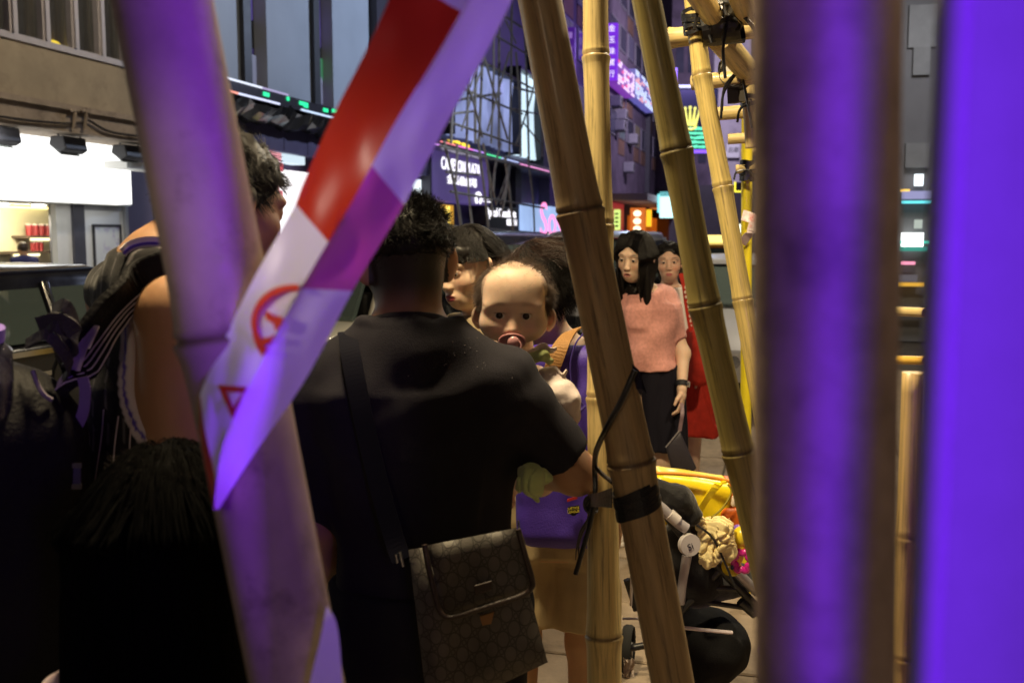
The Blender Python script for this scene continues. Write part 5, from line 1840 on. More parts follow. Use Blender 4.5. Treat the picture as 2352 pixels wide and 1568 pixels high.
# ------------------------------------------------------------------ bodies
class Human:
    def __init__(s, label, base, yaw, H, head, hrot=(0, 0, 0), neck=None, arms=None, female=True, hs=1.0, group='people on the pavement', bulk=1.0, shw=None, lean=0.0, cat='person'):
        s.root = thing('person', label, cat, (base[0], base[1], 0), R(yaw), group)
        s.T = inv(s.root)
        s.H = H
        k = H / 1.7
        s.k = k
        s.female = female
        s.hc = s.loc(head)
        s.hs = hs
        s.Rh = rot(*hrot)
        s.neck = s.loc(neck) if neck is not None else s.hc + np.array([0, -.05 * hs, -.165 * hs])
        sw = (shw or (.165 if female else .185)) * k
        z = s.neck[2] - .055 * k
        s.sh = {1: np.array([s.neck[0] + sw, s.neck[1], z]), -1: np.array([s.neck[0] - sw, s.neck[1], z])}
        s.el, s.wr = {}, {}
        for q in (1, -1):
            s.el[q] = s.sh[q] + np.array([q * .03, -.015, -.285]) * k
            s.wr[q] = s.el[q] + np.array([q * .01, .07, -.24]) * k
        for q, v in (arms or {}).items():
            for nm, p in zip(('sh', 'el', 'wr'), v):
                if p is not None:
                    getattr(s, nm)[q] = s.loc(p)
        s.hand_dir = {q: (s.wr[q] - s.el[q]) / np.linalg.norm(s.wr[q] - s.el[q]) for q in (1, -1)}
        b = bulk
        nx, ny, nz = s.neck
        zs = nz / (.845 * 1.7)
        mid = lambda t: (nx * t, ny * t)
        hip = (.168 if female else .160) * k * b
        wa = (.125 if female else .148) * k * b
        ch = (.142 if female else .168) * k * b
        s.L = [(.44 * H, 0, 0, hip * .9, .105 * k * b), (.51 * H, 0, 0, hip, .118 * k * b), (.60 * H, *mid(.35), wa, .098 * k * b), (.70 * H, *mid(.7), ch, .112 * k * b), (min(.77 * H, nz - .10), *mid(.9), ch * .98, .100 * k * b), (nz - .04 * k, nx, ny, ch * .62, .07 * k), (nz + .005, nx, ny, .06 * k, .058 * k)]
        s.L = sorted(s.L)
        s.hip = {q: np.array([q * .088 * k * b, 0, .50 * H]) for q in (1, -1)}
        s.kn = {q: np.array([q * .095 * k, .015, .275 * H]) for q in (1, -1)}
        s.an = {q: np.array([q * .095 * k, -.02, .05 * H]) for q in (1, -1)}

    def loc(s, p):
        return s.T[:3, :3] @ np.asarray(p, float) + s.T[:3, 3]

    def torso(s, Pt, inf=0.0):
        L = [(z, cx, cy, rx + inf, ry + inf) for z, cx, cy, rx, ry in s.L]
        d = loft(Pt, L)
        for q in (1, -1):
            d = smin(d, rc(Pt, s.neck + np.array([0, -.005, -.035]), s.sh[q], .058 * s.k + inf, .052 * s.k + inf), .05)
        return d

    def arm(s, Pt, q, inf=0.0, end=2.0, flare=0.0):
        d = rc(Pt, s.sh[q], s.sh[q] + (s.el[q] - s.sh[q]) * min(end, 1), (.054 if s.female is False else .047) * s.k + inf, (.054 + (.041 - .054) * min(end, 1)) * s.k * (.9 if s.female else 1) + inf + flare)
        if end > 1:
            d = smin(d, rc(Pt, s.el[q], s.wr[q], (.042 if not s.female else .036) * s.k + inf, (.029 if not s.female else .025) * s.k + inf), .025)
        return d

    def sleeve(s, Pt, q, r1, r2, fr):
        a = s.sh[q]
        v = s.el[q] - a
        L = np.linalg.norm(v)
        v = v / L
        d = rc(Pt, a, a + v * L * fr * 1.3, r1, r2 + (r2 - r1) * .3)
        return smax(d, (Pt - a.astype(np.float32)) @ v.astype(np.float32) - L * fr, .006)

    def hand(s, Pt, q):
        k = s.k * .95
        d0 = s.hand_dir[q]
        w_ = s.wr[q]
        side = np.cross(d0, [1.0, 0, 0])
        side /= np.linalg.norm(side)
        if side[1] < 0:
            side = -side                                # towards the front: thumb side
        nrm = np.cross(d0, side)
        if nrm[0] * q > 0:
            nrm = -nrm                                  # palm faces the thigh
        d = rc(Pt, w_, w_ + d0 * .035 * k, .024 * k, .026 * k)
        pc = w_ + d0 * .055 * k
        Rm = np.stack([side, d0, nrm], 1).astype(np.float32)
        d = smin(d, el(Pt, pc, (.040 * k, .048 * k, .017 * k), Rm), .012)
        for i, (o, l) in enumerate(((.030, .066), (.010, .074), (-.010, .069), (-.029, .054))):
            a = pc + side * o * k + d0 * .035 * k
            m1 = a + (d0 * .88 + nrm * .35 + side * (.10 - .07 * i)) * l * .5 * k
            m2 = m1 + (d0 * .55 + nrm * .80) * l * .5 * k
            f = smin(rc(Pt, a, m1, .0098 * k, .0088 * k), rc(Pt, m1, m2, .0088 * k, .007 * k), .003)
            d = smin(d, f, .006)
        a = pc + side * .030 * k - d0 * .025 * k
        m1 = a + (side * .75 + d0 * .6 + nrm * .25) * .038 * k
        m2 = m1 + (side * .25 + d0 * .9 + nrm * .3) * .032 * k
        return smin(d, smin(rc(Pt, a, m1, .013 * k, .0105 * k), rc(Pt, m1, m2, .0105 * k, .008 * k), .004), .010)

    def leg(s, Pt, q, inf=0.0, zend=None):
        d = smin(rc(Pt, s.hip[q], s.kn[q], .082 * s.k + inf, .054 * s.k + inf), rc(Pt, s.kn[q], s.an[q], .054 * s.k + inf, .036 * s.k + inf), .03)
        if zend is not None:
            d = np.maximum(d, zend - Pt[:, 2])
        return d

    def foot(s, Pt, q, inf=0.0):
        a = s.an[q]
        return smin(rc(Pt, a, a + np.array([0, -.03, -.045]) * s.k, .036 + inf, .034 + inf), rc(Pt, a + np.array([0, -.02, -.05]) * s.k, a + np.array([q * .02, .14, -.055]) * s.k, .036 + inf, .027 + inf), .03)

    def body(s, head_fn=None, colfn=None, skin=SK_F, res=.0085, hres=.0028, hand_fine=(), hands=True):
        head_fn = head_fn or (lambda Q: adult_head(Q, s.female))

        def f(Pt):
            Q = (Pt - s.hc.astype(np.float32)) @ s.Rh / s.hs
            d = head_fn(Q.astype(np.float32)) * s.hs
            up = s.hc + s.Rh @ np.array([0, -.025, -.05]) * s.hs
            nr = (.052 if s.female else .062) * s.k
            d = smin(d, rc(Pt, s.neck, up, nr * 1.06, nr * .95), .035)
            d = smin(d, s.torso(Pt), .03)
            for q in (1, -1):
                d = smin(d, s.arm(Pt, q), .03)
                if hands:
                    d = smin(d, s.hand(Pt, q), .008)
                d = smin(d, s.leg(Pt, q), .03)
                d = smin(d, s.foot(Pt, q), .02)
            return d
        pts = np.array([s.hc + [0, 0, .14 * s.hs], s.hc + [0, .15, 0], *s.sh.values(), *s.el.values(), *[s.wr[q] + s.hand_dir[q] * .16 for q in (1, -1)], *s.hip.values(), *s.an.values()])
        lo, hi = pts.min(0) - .14, pts.max(0) + .14
        lo[2], lo[1], hi[1] = -.02, min(lo[1], -.16), max(hi[1], .22)
        fin = [(s.hc - .135 * s.hs, s.hc + .135 * s.hs, hres)]
        for q in hand_fine:
            c_ = s.wr[q] + s.hand_dir[q] * .08
            fin.append((c_ - .085, c_ + .085, .0035))
        V, F = sdf_mesh(f, lo, hi, res, fin)
        col = np.tile(np.asarray(skin, np.float32), (len(V), 1))
        Q = (V - s.hc) @ s.Rh / s.hs
        m = (np.abs(Q) < .16).all(1)
        if colfn:
            col[m] = colfn(Q[m])
        s.bodyobj = arr_obj('body', V, F, m_skin, s.root, col=col)
        return s.bodyobj

    def cloth(s, name, f, mat, lo, hi, res=.0075, colfn=None, fold=0.0, fs=(9, 9, 4), parent=None, fine=()):
        fs = np.asarray(fs, np.float32)

        def g(Pt):
            d = f(Pt)
            if fold:
                w_ = vn(Pt * fs + 3.1)
                n1 = vn(Pt * fs * 1.0 + 1.4 * w_[:, None])
                n2 = vn(Pt * fs * 2.3 + 7.7 + 1.1 * w_[:, None])
                d = d - fold * (n1 + .5 * n2 - .4 * np.abs(n2))
            return d
        V, F = sdf_mesh(g, np.asarray(lo, float), np.asarray(hi, float), res, fine)
        col = colfn(V) if colfn else None
        return arr_obj(name, V, F, mat, parent or s.root, col=col)

    def shoes(s, mat, sole):
        for q in (1, -1):
            a = s.an[q]
            lo, hi = a - [.08, .12, .12], a + [.08, .24, .08]
            lo[2] = -.001
            f = lambda Pt: np.maximum(smax(s.foot(Pt, q, .010), Pt[:, 2] - (a[2] + .02), .01), .022 - Pt[:, 2])
            o = s.cloth('shoe', f, mat, lo, hi, .006)
            fs_ = lambda Pt: np.maximum(np.maximum(s.foot(np.stack([Pt[:, 0], Pt[:, 1], np.full(len(Pt), .03, np.float32)], 1), q, .016), Pt[:, 2] - .026), .002 - Pt[:, 2])
            s.cloth('sole', fs_, sole, lo, hi, .006, parent=o)

    def hairgrow(s, name, n, region, length, mat, rad=.0005, **kw):
        pth = grow(n, (0, -.014, .030), (.079, .0985, .0905), region, s.Rh.astype(float), s.hc, s.hs, length, **kw)
        return hair_curves(name, pth, rad, mat, s.root)


def cap_region(front=.045, side=-.02, back=-.06):
    """smooth hair mask: above a hairline that drops from the forehead to the nape"""
    def g(Q):
        y = Q[:, 1]
        line = np.interp(y, [-.11, -.06, -.02, .02, .06, .10], [back, back + .01, side, side + .02, front + .01, front + .02])
        return smooth(-.006, .006, Q[:, 2] - line)
    return g


def cap_mesh(h, name, mat, line, thick=.012, extra=None, res=.0045, noise=.003, ns=60, lo=None, hi=None, keepface=True):
    """solid hair under the strands, in the head frame"""
    def f(Pt):
        Q = ((Pt - h.hc.astype(np.float32)) @ h.Rh / h.hs).astype(np.float32)
        d = el(Q, (0, -.014, .030), (.0765 + thick, .096 + thick, .088 + thick))
        y = Q[:, 1]
        ln = np.interp(y, [-.12, -.06, -.02, .02, .06, .10], line)
        d = smax(d, (ln - Q[:, 2]), .008)
        if extra:
            d = extra(Q, d)
        d = d - noise * vn(Q * np.array([ns, ns, ns * .25], np.float32))
        return d * h.hs
    a = np.array(lo if lo is not None else (-.13, -.14, -.12)) * h.hs
    b = np.array(hi if hi is not None else (.13, .13, .15)) * h.hs
    pts = np.array([h.hc + h.Rh @ np.array([x, y, z]) for x in (a[0], b[0]) for y in (a[1], b[1]) for z in (a[2], b[2])])
    V, F = sdf_mesh(f, pts.min(0), pts.max(0), res)
    return arr_obj(name, V, F, mat, h.root)
# ================================================================== people
m_black_tee = M('black_cotton', (.019, .0175, .023), .85, bump=.35, bs=500, var=.15, vs=12, spec=.12)
m_black_cloth = M('black_cloth', (.010, .010, .012), .9, bump=.3, bs=300)
m_dark_short = M('dark_trousers', (.012, .012, .016), .9, bump=.3, bs=300)
m_shoe = M('black_shoe', (.02, .02, .022), .6)
m_sole = M('white_sole', (.65, .63, .60), .6)


def legs_cloth(h, mat, zend, inf=.02, name='trousers', fold=.004, top=None, flare=0.0):
    top = top or .58 * h.H

    def f(Pt):
        d = loft(Pt, [(z, cx, cy, rx + inf, ry + inf) for z, cx, cy, rx, ry in h.L])
        for q in (1, -1):
            d = smin(d, rc(Pt, h.hip[q], h.kn[q], .084 * h.k + inf, .062 * h.k + inf + flare), .03)
            if zend < .26 * h.H:
                d = smin(d, rc(Pt, h.kn[q], h.an[q], .06 * h.k + inf, .05 * h.k + inf + flare), .03)
        return np.maximum(np.maximum(d, zend - Pt[:, 2]), Pt[:, 2] - top)
    return h.cloth(name, f, mat, (-.32, -.25, zend - .02), (.32, .28, top + .02), .009, fold=fold, fs=(10, 10, 5))


# ---------------------------------------------------------------- father, seen from behind
F_ = Human('person in a black T-shirt seen from behind, carrying the baby, satchel on the hip', (-.165, 1.95), 6, 1.70, P(932, 600, 1.93), (14, 4, -1), neck=P(938, 752, 1.90), female=False, hs=1.0, bulk=1.06,
           arms={1: (P(1146, 886, 1.90), P(1322, 1086, 1.96), P(1175, 1085, 2.20)), -1: (P(738, 900, 1.93), P(728, 1200, 1.95), P(770, 1370, 2.10))})
fade = lambda Q: np.clip(smooth(-.115, -.035, Q[:, 2] + .35 * np.maximum(Q[:, 1], 0)) * smooth(.085, .02, Q[:, 1]) * (np.abs(Q[:, 0]) < .0785), 0, 1) ** .8
F_.body(colfn=lambda Q: adult_cols(Q, SK_M, (.30, .1, .08), (.03, .02, .02), fade, (.022, .018, .017)), skin=SK_M, hres=.0026, res=.0085)
F_.hairgrow('hair', 5200, lambda Q: smooth(.002, .03, Q[:, 2] - .25 * np.maximum(Q[:, 1], 0)) * 1.0, lambda Q: .010 + .016 * smooth(.0, .06, Q[:, 2]), m_hair, rad=.0006, k=6, lift=.6, comb=lambda Q: np.stack([np.sin(Q[:, 1] * 40 + Q[:, 0] * 25) * .35, -.25 + 0 * Q[:, 0], -.30 * (Q[:, 2] < .07)], 1), jit=.17, clump=7, seed=3)
cap_mesh(F_, 'hair', m_hair, [.010, .010, .010, .020, .05, .08], thick=.0075, noise=.005, ns=75)
F_.hairgrow('stubble', 3500, lambda Q: smooth(-.03, .03, Q[:, 2]) * (Q[:, 1] < .05) * .8, .005, m_hair, rad=.0003, k=3, lift=1.0, comb=lambda Q: np.stack([0 * Q[:, 0], -.3 + 0 * Q[:, 0], -.9 + 0 * Q[:, 0]], 1), jit=.2, seed=4)


def fa_shirt(Pt):
    d = F_.torso(Pt, .020)
    d = smin(d, rc(Pt, F_.neck + np.array([0, -.012, -.02]), F_.neck + np.array([0, -.004, .012]), .078, .069), .03)
    d = smin(d, F_.sleeve(Pt, 1, .070, .068, .82), .05)
    d = smin(d, F_.sleeve(Pt, -1, .070, .068, .90), .05)
    nk = F_.neck
    d = smax(d, Pt[:, 2] - (nk[2] + .020 + .28 * (nk[1] - Pt[:, 1] - 0.01)), .006)
    # wrinkles running from the neck to the right shoulder and down the back
    w1 = .0032 * np.sin((Pt[:, 0] * 30 - Pt[:, 2] * 62) + 2 * vn(Pt * 9)) * smooth(1.22, 1.34, Pt[:, 2])
    w2 = .006 * vn(Pt * np.array([22, 12, 7], np.float32) + 5)
    return np.maximum(d - w1 - w2, .80 - Pt[:, 2])


F_.cloth('t_shirt', fa_shirt, m_black_tee, (-.42, -.24, .78), (.50, .26, 1.56), .0065, fold=.003, fs=(12, 12, 6))
V = [F_.neck + np.array([.071 * math.cos(x) * .98, .068 * math.sin(x) - .006, .006 - .019 * math.sin(x) + .002]) for x in np.linspace(0, 2 * math.pi, 40)]
mb = MB()
mb.tube(V, .0062, 8, flat=((0, 0, 1), 1.6))
mb.build('collar', m_black_tee, F_.root, smooth=True, world=False)
legs_cloth(F_, m_dark_short, .42, .03, 'shorts', top=.92)
F_.shoes(m_shoe, m_sole)
# speckle studs on the shoulder of the shirt
mb = MB()
for i in range(22):
    u, v = random.gauss(1040, 70), random.uniform(770, 870)
    p = P(u, v, 1.9)
    q = F_.loc(p).astype(np.float32)
    for _ in range(14):                                  # slide along the sight line onto the cloth
        dd = float(fa_shirt(np.array([q]))[0])
        dirv = F_.T[:3, :3] @ (ray(u, v) / np.linalg.norm(ray(u, v)))
        q = (q + dirv * (dd - .0005) * (1 if True else 0)).astype(np.float32)
    if abs(dd) < .004:
        mb.ball(q, .0011, 6, 4)
so = mb.build('studs', M('tiny_stud', (.6, .58, .6), .2, metal=.8), F_.root, world=False)
so['kind'] = 'stuff'


# ---------------------------------------------------------------- baby
BC = P(1181, 693, 2.06)
BB = thing('person', 'baby with sparse hair and a pacifier looking over the black shirted shoulder', 'baby', (BC[0], BC[1], 0), R(180), None)
TB = inv(BB)
bl = lambda p: TB[:3, :3] @ np.asarray(p, float) + TB[:3, 3]
bc = bl(BC)
Rb_ = rot(-2, 4, -1.5)


def baby_head(Q):
    X = Q.copy()
    X[:, 0] = np.abs(X[:, 0])
    d = el(Q, (0, -.014, .018), (.0735, .086, .0655))
    d = smin(d, el(Q, (0, .020, -.028), (.061, .055, .052)), .028)
    d = smin(d, el(X, (.037, .040, -.042), (.030, .029, .028)), .026)
    d = smin(d, el(Q, (0, .050, -.070), (.020, .020, .015)), .022)
    d = smin(d, el(X, (.026, .058, -.003), (.026, .010, .008)), .024)
    d = smin(d, el(Q, (0, .040, .032), (.050, .026, .034)), .04)
    d = smax(d, -el(X, (.0268, .092, -.0185), (.018, .016, .0095)), .022)
    d = smin(d, el(X, (.0268, .0610, -.0190), (.0165, .0125, .0118)), .006)
    d = smax(d, -el(X, (.0268, .0780, -.0195), (.0158, .013, .0068)), .0018)
    d = smin(d, rc(Q, (0, .066, -.020), (0, .0790, -.0465), .0060, .0086), .016)
    d = smin(d, el(X, (.0095, .0720, -.0490), (.0066, .008, .0062)), .006)
    d = smax(d, -el(X, (.0052, .0800, -.0545), (.0026, .004, .0022)), .0015)
    d = smin(d, el(Q, (0, .064, -.062), (.020, .012, .013)), .012)
    d = smin(d, el(Q, (0, .0735, -.0590), (.0150, .0055, .0035)), .004)
    d = smin(d, ear(X, (.0695, -.010, -.036), .68, .50), .006)
    return d


torso_c = bl(P(1190, 990, 2.13))
sh1, sh2 = bl(P(1232, 868, 2.06)), bl(P(1120, 850, 2.10))
elb = bl(P(1296, 925, 2.03))
wrs = bl(P(1262, 985, 1.99))
nkb = bl(P(1190, 835, 2.10))


def baby_f(Pt):
    Q = ((Pt - bc.astype(np.float32)) @ Rb_).astype(np.float32)
    d = baby_head(Q)
    d = smin(d, rc(Pt, bc + Rb_ @ np.array([0, -.01, -.04]), nkb, .036, .036), .02)
    d = smin(d, el(Pt, torso_c, (.075, .062, .120)), .03)
    d = smin(d, rc(Pt, sh1, elb, .027, .023), .02)
    d = smin(d, rc(Pt, elb, wrs, .023, .017), .012)
    d = smin(d, rc(Pt, sh2, sh2 + np.array([.03, .05, -.09]), .027, .022), .02)
    for q in (1, -1):
        hp = torso_c + np.array([q * .045, .02, -.10])
        kn = hp + np.array([q * .035 + .05, -.07, .01])
        an = kn + np.array([.06, -.02, -.06])
        d = smin(d, smin(rc(Pt, hp, kn, .040, .034), rc(Pt, kn, an, .033, .022), .02), .02)
        d = smin(d, rc(Pt, an, an + np.array([q * .01, .05, -.015]), .020, .015), .012)
    # small fist with fingers
    hd = (wrs - elb) / np.linalg.norm(wrs - elb)
    d = smin(d, el(Pt, wrs + hd * .02, (.017, .014, .020)), .008)
    for i in range(4):
        a = wrs + hd * .030 + np.array([(i - 1.5) * .0085, .004, 0])
        d = smin(d, rc(Pt, a, a + hd * .012 + np.array([0, .012, .002]), .005, .0042), .003)
    return d


def baby_cols(V):
    Q = (V - bc) @ Rb_
    n = len(Q)
    skin = np.array((.74, .53, .395), np.float32)
    c = np.tile(skin, (n, 1))
    X = np.abs(Q[:, 0])

    def mix(m, col):
        nonlocal c
        m = np.clip(m, 0, 1)[:, None]
        c = c * (1 - m) + np.asarray(col, np.float32) * m
    fr = Q[:, 1] > .03
    mix(.40 * np.exp(-((X - .036) / .016) ** 2 - ((Q[:, 2] + .042) / .016) ** 2) * fr, (.74, .40, .31))
    mix(.35 * np.exp(-(X / .014) ** 2 - ((Q[:, 2] + .036) / .012) ** 2) * fr, (.68, .36, .27))
    mix(.45 * np.exp(-(X / .022) ** 2 - ((Q[:, 2] + .056) / .012) ** 2) * fr, (.62, .27, .22))
    br = np.exp(-((X - .030) / .0140) ** 4 - ((Q[:, 2] - .0035 - .002 * np.cos((X - .03) * 80)) / .0036) ** 2) * fr
    mix(.34 * br, (.20, .11, .075))
    mix(.75 * np.exp(-((X - .0268) / .0128) ** 4 - ((Q[:, 2] + .0140) / .0015) ** 2) * (Q[:, 1] > .045), (.05, .025, .02))
    sc_ = smooth(.035, .075, Q[:, 2] - .55 * np.maximum(Q[:, 1] - .02, 0) + .10 * np.maximum(X - .05, 0)) * smooth(.07, .045, Q[:, 1])
    mix(.38 * sc_, (.10, .06, .045))
    side = smooth(.050, .066, X) * smooth(-.045, -.01, Q[:, 2]) * (Q[:, 1] < .045)
    mix(.62 * side, (.09, .055, .04))
    return c


pts = np.array([bc + .13, bc - .13, torso_c - .16, torso_c + .16, elb + .06, wrs - .06, sh2 - .06])
lo, hi = pts.min(0) - .03, pts.max(0) + .03
lo[2] -= .22
hi[1] += .08
V, F = sdf_mesh(baby_f, lo, hi, .006, [(bc - .10, bc + .10, .0019)])
arr_obj('body', V, F, m_skin, BB, col=baby_cols(V))
add_eyes(BB, Rb_.astype(float), bc, 1.0, r=.0112, pos=(.0268, .0628, -.0192), look=(.02, 1, .06))
# eye glints come from the lamps; hair is sparse
def bgrow(n, region, length, **kw):
    return grow(n, (0, -.014, .018), (.0740, .0865, .0660), region, Rb_.astype(float), bc, 1.0, length, **kw)


top = bgrow(2200, lambda Q: smooth(.050, .075, Q[:, 2]) * smooth(.065, .02, Q[:, 1]) * .9, .018, k=6, lift=.22, comb=lambda Q: np.stack([Q[:, 0] * 6, .75 - 10 * np.abs(Q[:, 0]), -.1 + 0 * Q[:, 0]], 1), jit=.35, clump=14, seed=11)
sid = bgrow(5000, lambda Q: smooth(.050, .066, np.abs(Q[:, 0])) * smooth(-.045, -.02, Q[:, 2]) * smooth(.05, .02, Q[:, 1]) * smooth(.078, .055, Q[:, 2]), .022, k=6, lift=.30, comb=lambda Q: np.stack([np.sign(Q[:, 0]) * .12, .30 + 0 * Q[:, 0], -.75 + 0 * Q[:, 0]], 1), jit=.28, clump=18, seed=12)
bak = bgrow(1800, lambda Q: (Q[:, 1] < .0) * smooth(-.05, 0, Q[:, 2]) * .8, .025, k=6, lift=.4, comb=lambda Q: np.stack([Q[:, 0] * 4, -.3 + 0 * Q[:, 0], -.5 + 0 * Q[:, 0]], 1), jit=.3, clump=16, seed=13)
hair_curves('hair', np.vstack([top, sid, bak, bgrow(600, lambda Q: smooth(.030, .060, Q[:, 2]) * smooth(.085, .045, Q[:, 1]) * (Q[:, 1] > .02), .022, k=6, lift=.10, comb=lambda Q: np.stack([Q[:, 0] * 5, .5 + 0 * Q[:, 0], -.35 + 0 * Q[:, 0]], 1), jit=.28, clump=6, seed=14)]), .00023, m_hair_baby, BB)
m_baby_w = M('pinkish_white_cotton', (.70, .60, .57), .8, bump=.2, bs=260)
m_baby_g = M('pale_green_cotton', (.46, .52, .22), .8, bump=.2, bs=260)


def bcloth(name, f, mat, lo, hi, res=.004, fold=0.0, fs=18.0):
    g = (lambda Pt: f(Pt) - fold * (vn(Pt * fs) + .6 * vn(Pt * fs * 2.1 + 4))) if fold else f
    V, F = sdf_mesh(g, np.asarray(lo, float), np.asarray(hi, float), res)
    return arr_obj(name, V, F, mat, BB)


bcloth('romper', lambda Pt: smin(el(Pt, torso_c, (.085, .072, .132)), rc(Pt, nkb + np.array([0, 0, -.055]), torso_c, .05, .08), .03), m_baby_w, torso_c - .2, torso_c + .2, .006, .004)
# sleeve with a scalloped upper edge
sa, sb_, sc2 = bl(P(1262, 872, 2.02)), bl(P(1292, 915, 2.00)), bl(P(1310, 958, 2.01))
bcloth('sleeve', lambda Pt: smin(smin(rc(Pt, sa, sb_, .026, .029), rc(Pt, sb_, sc2, .029, .020), .02), rc(Pt, sb_, bl(P(1285, 985, 2.02)), .028, .018), .02), m_baby_w, np.minimum(sa, sc2) - .09, np.maximum(sa, sc2) + .09, .0032, .0042, 34.0)
for pth, wd in (([(1262, 868), (1280, 860), (1292, 864), (1302, 850)], (.022, .017, .014, .006)), ([(1240, 806), (1255, 800), (1266, 805), (1278, 800)], (.018, .015, .013, .006))):
    pts = catmull([bl(P(u, v, 2.0 + .006 * (i % 2))) for i, (u, v) in enumerate(pth)], 5)
    mb = MB()
    ribbon(pts, np.array([.1, .5, 1.0]), np.interp(np.linspace(0, 3, len(pts)), range(4), wd), .0025, mb)
    mb.build('ruffle', m_baby_w, BB, smooth=True, world=False)
a, b, c2 = bl(P(1222, 822, 2.02)), bl(P(1248, 815, 2.0)), bl(P(1262, 830, 2.0))
bcloth('green_cuff', lambda Pt: smin(rc(Pt, a, b, .012, .011), rc(Pt, b, c2, .011, .008), .006), m_baby_g, np.minimum(a, c2) - .03, np.maximum(a, b) + .03, .0025, .002, 60.0)
a, b = bl(P(1195, 832, 2.03)), bl(P(1250, 800, 2.03))
bcloth('collar', lambda Pt: rc(Pt, a, b, .016, .010), m_baby_w, np.minimum(a, b) - .04, np.maximum(a, b) + .04, .003, .003, 40.0)
# pacifier
pc_ = BC + np.array(Matrix.Rotation(R(180), 3, 'Z')) @ (Rb_ @ np.array([0.0, .0790, -.0680]))
PF = thing('pacifier', 'pink pacifier in the mouth of the baby', 'pacifier', pc_, 0)
mp_ = M('pink_plastic', (.40, .17, .17), .35, trans=.2)
mb = MB()
for i in range(2):
    mb.tube([pc_ + np.array([.0250 * math.cos(x), -.004 - .002 * i - .004 * math.cos(x) ** 2 * -1 - .004, .0165 * math.sin(x) * (1 - .18 * (math.sin(x) > 0))]) * np.array([1, 1, 1]) for x in np.linspace(0, 2 * math.pi, 30)], .0030, 8)
mb.prism([pc_ + np.array([.0235 * math.cos(x), -.006, .0150 * math.sin(x)]) for x in np.linspace(0, 2 * math.pi, 28)[:-1]], np.array([0, .003, 0]))
mb.build('shield', mp_, PF, smooth=True)
mb = MB()
mb.ball(pc_ + np.array([.003, -.011, -.002]), (.0125, .007, .0125), 18, 12)
mb.build('button', M('pink_button', (.50, .25, .26), .3), PF, smooth=True)
mb = MB()
mb.tube([pc_ + np.array([.006 + .012 * math.cos(x), -.014 + .002 * math.sin(x), -.010 + .013 * math.sin(x)]) for x in np.linspace(0, 2 * math.pi, 26)], .0018, 8)
mb.build('ring', M('pink_button', (.70, .36, .36), .2), PF, smooth=True)
mb = MB()
mb.ball(pc_ + np.array([0, .008, 0]), (.007, .010, .007), 12, 8)
mb.build('teat', mp_, PF, smooth=True)


# ---------------------------------------------------------------- man in the pinstriped vest
T_ = Human('person in a black pinstriped sleeveless vest seen from behind at the left, with a backpack', (-.600, 1.68), -48, 1.76, P(520, 470, 1.74), (0, 14, 0), neck=P(375, 606, 1.67), female=False, bulk=1.06,
           arms={1: (P(408, 718, 1.55), P(402, 1040, 1.55), P(480, 1240, 1.66))})
T_.body(colfn=lambda Q: adult_cols(Q, SK_M, (.3, .1, .08), (.03, .02, .02), cap_region(.05, -.01, -.06), (.03, .024, .02)), skin=(.42, .225, .115), res=.0085, hres=.004)
cap_mesh(T_, 'hair', m_hair, [-.045, -.04, -.005, .0, .048, .07], thick=.012, noise=.006, ns=70)
T_.hairgrow('hair', 4200, cap_region(.045, -.015, -.05), .032, m_hair, rad=.0006, k=6, lift=.55, comb=lambda Q: np.stack([Q[:, 0] * 3, .15 + 0 * Q[:, 0], -.5 + 0 * Q[:, 0]], 1), jit=.3, clump=24, seed=21)
m_pin = M('pinstripe_vest', (.5, .5, .5), .85, attr='Col', bump=.25, bs=350, sheen=.1)
shR, shL = T_.sh[1], T_.sh[-1]


def hole(Pt, q):
    c_ = T_.sh[q] + np.array([q * .030, .0, -.055])
    return el(Pt, c_, (.085, .115, .150))


def vest_f(Pt):
    d = T_.torso(Pt, .012)
    d = smax(d, -hole(Pt, 1), .006)
    nk = T_.neck
    d = smax(d, -rc(Pt, nk + np.array([0, .03, .02]), nk + np.array([0, .06, .20]), .072, .10), .006)
    return np.maximum(d, .72 - Pt[:, 2])


def vest_col(V):
    Pt = V.astype(np.float32)
    n = len(V)
    c = np.tile(np.array((.012, .011, .013), np.float32), (n, 1))
    # pinstripes run down the cloth; each is a printed thread
    a_ = (V[:, 0] * 1.0 + .015 * np.sin(V[:, 2] * 9) + .35 * np.sign(V[:, 1]) * np.maximum(0, np.abs(V[:, 1]) - .07)) / .043
    s_ = np.abs(a_ - np.round(a_)) < .045
    c[s_] = (.14, .13, .14)
    dn = np.abs(hole(Pt, 1))
    nk = T_.neck
    dk = np.abs(rc(Pt, nk + np.array([0, .03, .02]), nk + np.array([0, .06, .20]), .072, .10))
    dd = np.minimum(dn, dk * 1.0)
    c[dd < .026] = (.62, .55, .58)
    c[(dd > .010) & (dd < .0165)] = (.10, .06, .42)
    return c


T_.cloth('vest', vest_f, m_pin, (-.30, -.24, .70), (.30, .26, 1.62), .0055, colfn=vest_col, fold=.004, fs=(11, 11, 4))
legs_cloth(T_, m_dark_short, .45, .03, 'shorts', top=.98)
T_.shoes(m_shoe, m_sole)



def project(h, f, u, v, Y0, gap=.001, n=40):
    """the point of a cloth (distance field in the frame of its person) that the sight line meets"""
    q = h.loc(P(u, v, Y0)).astype(np.float32)
    dv = (h.T[:3, :3] @ (ray(u, v) / np.linalg.norm(ray(u, v)))).astype(np.float32)
    for _ in range(n):
        q = q + dv * (float(f(q[None])[0]) - gap) * .8
    return np.asarray(q, float) if abs(float(f(q[None])[0])) < .012 and abs(q[2]) < 2 else None


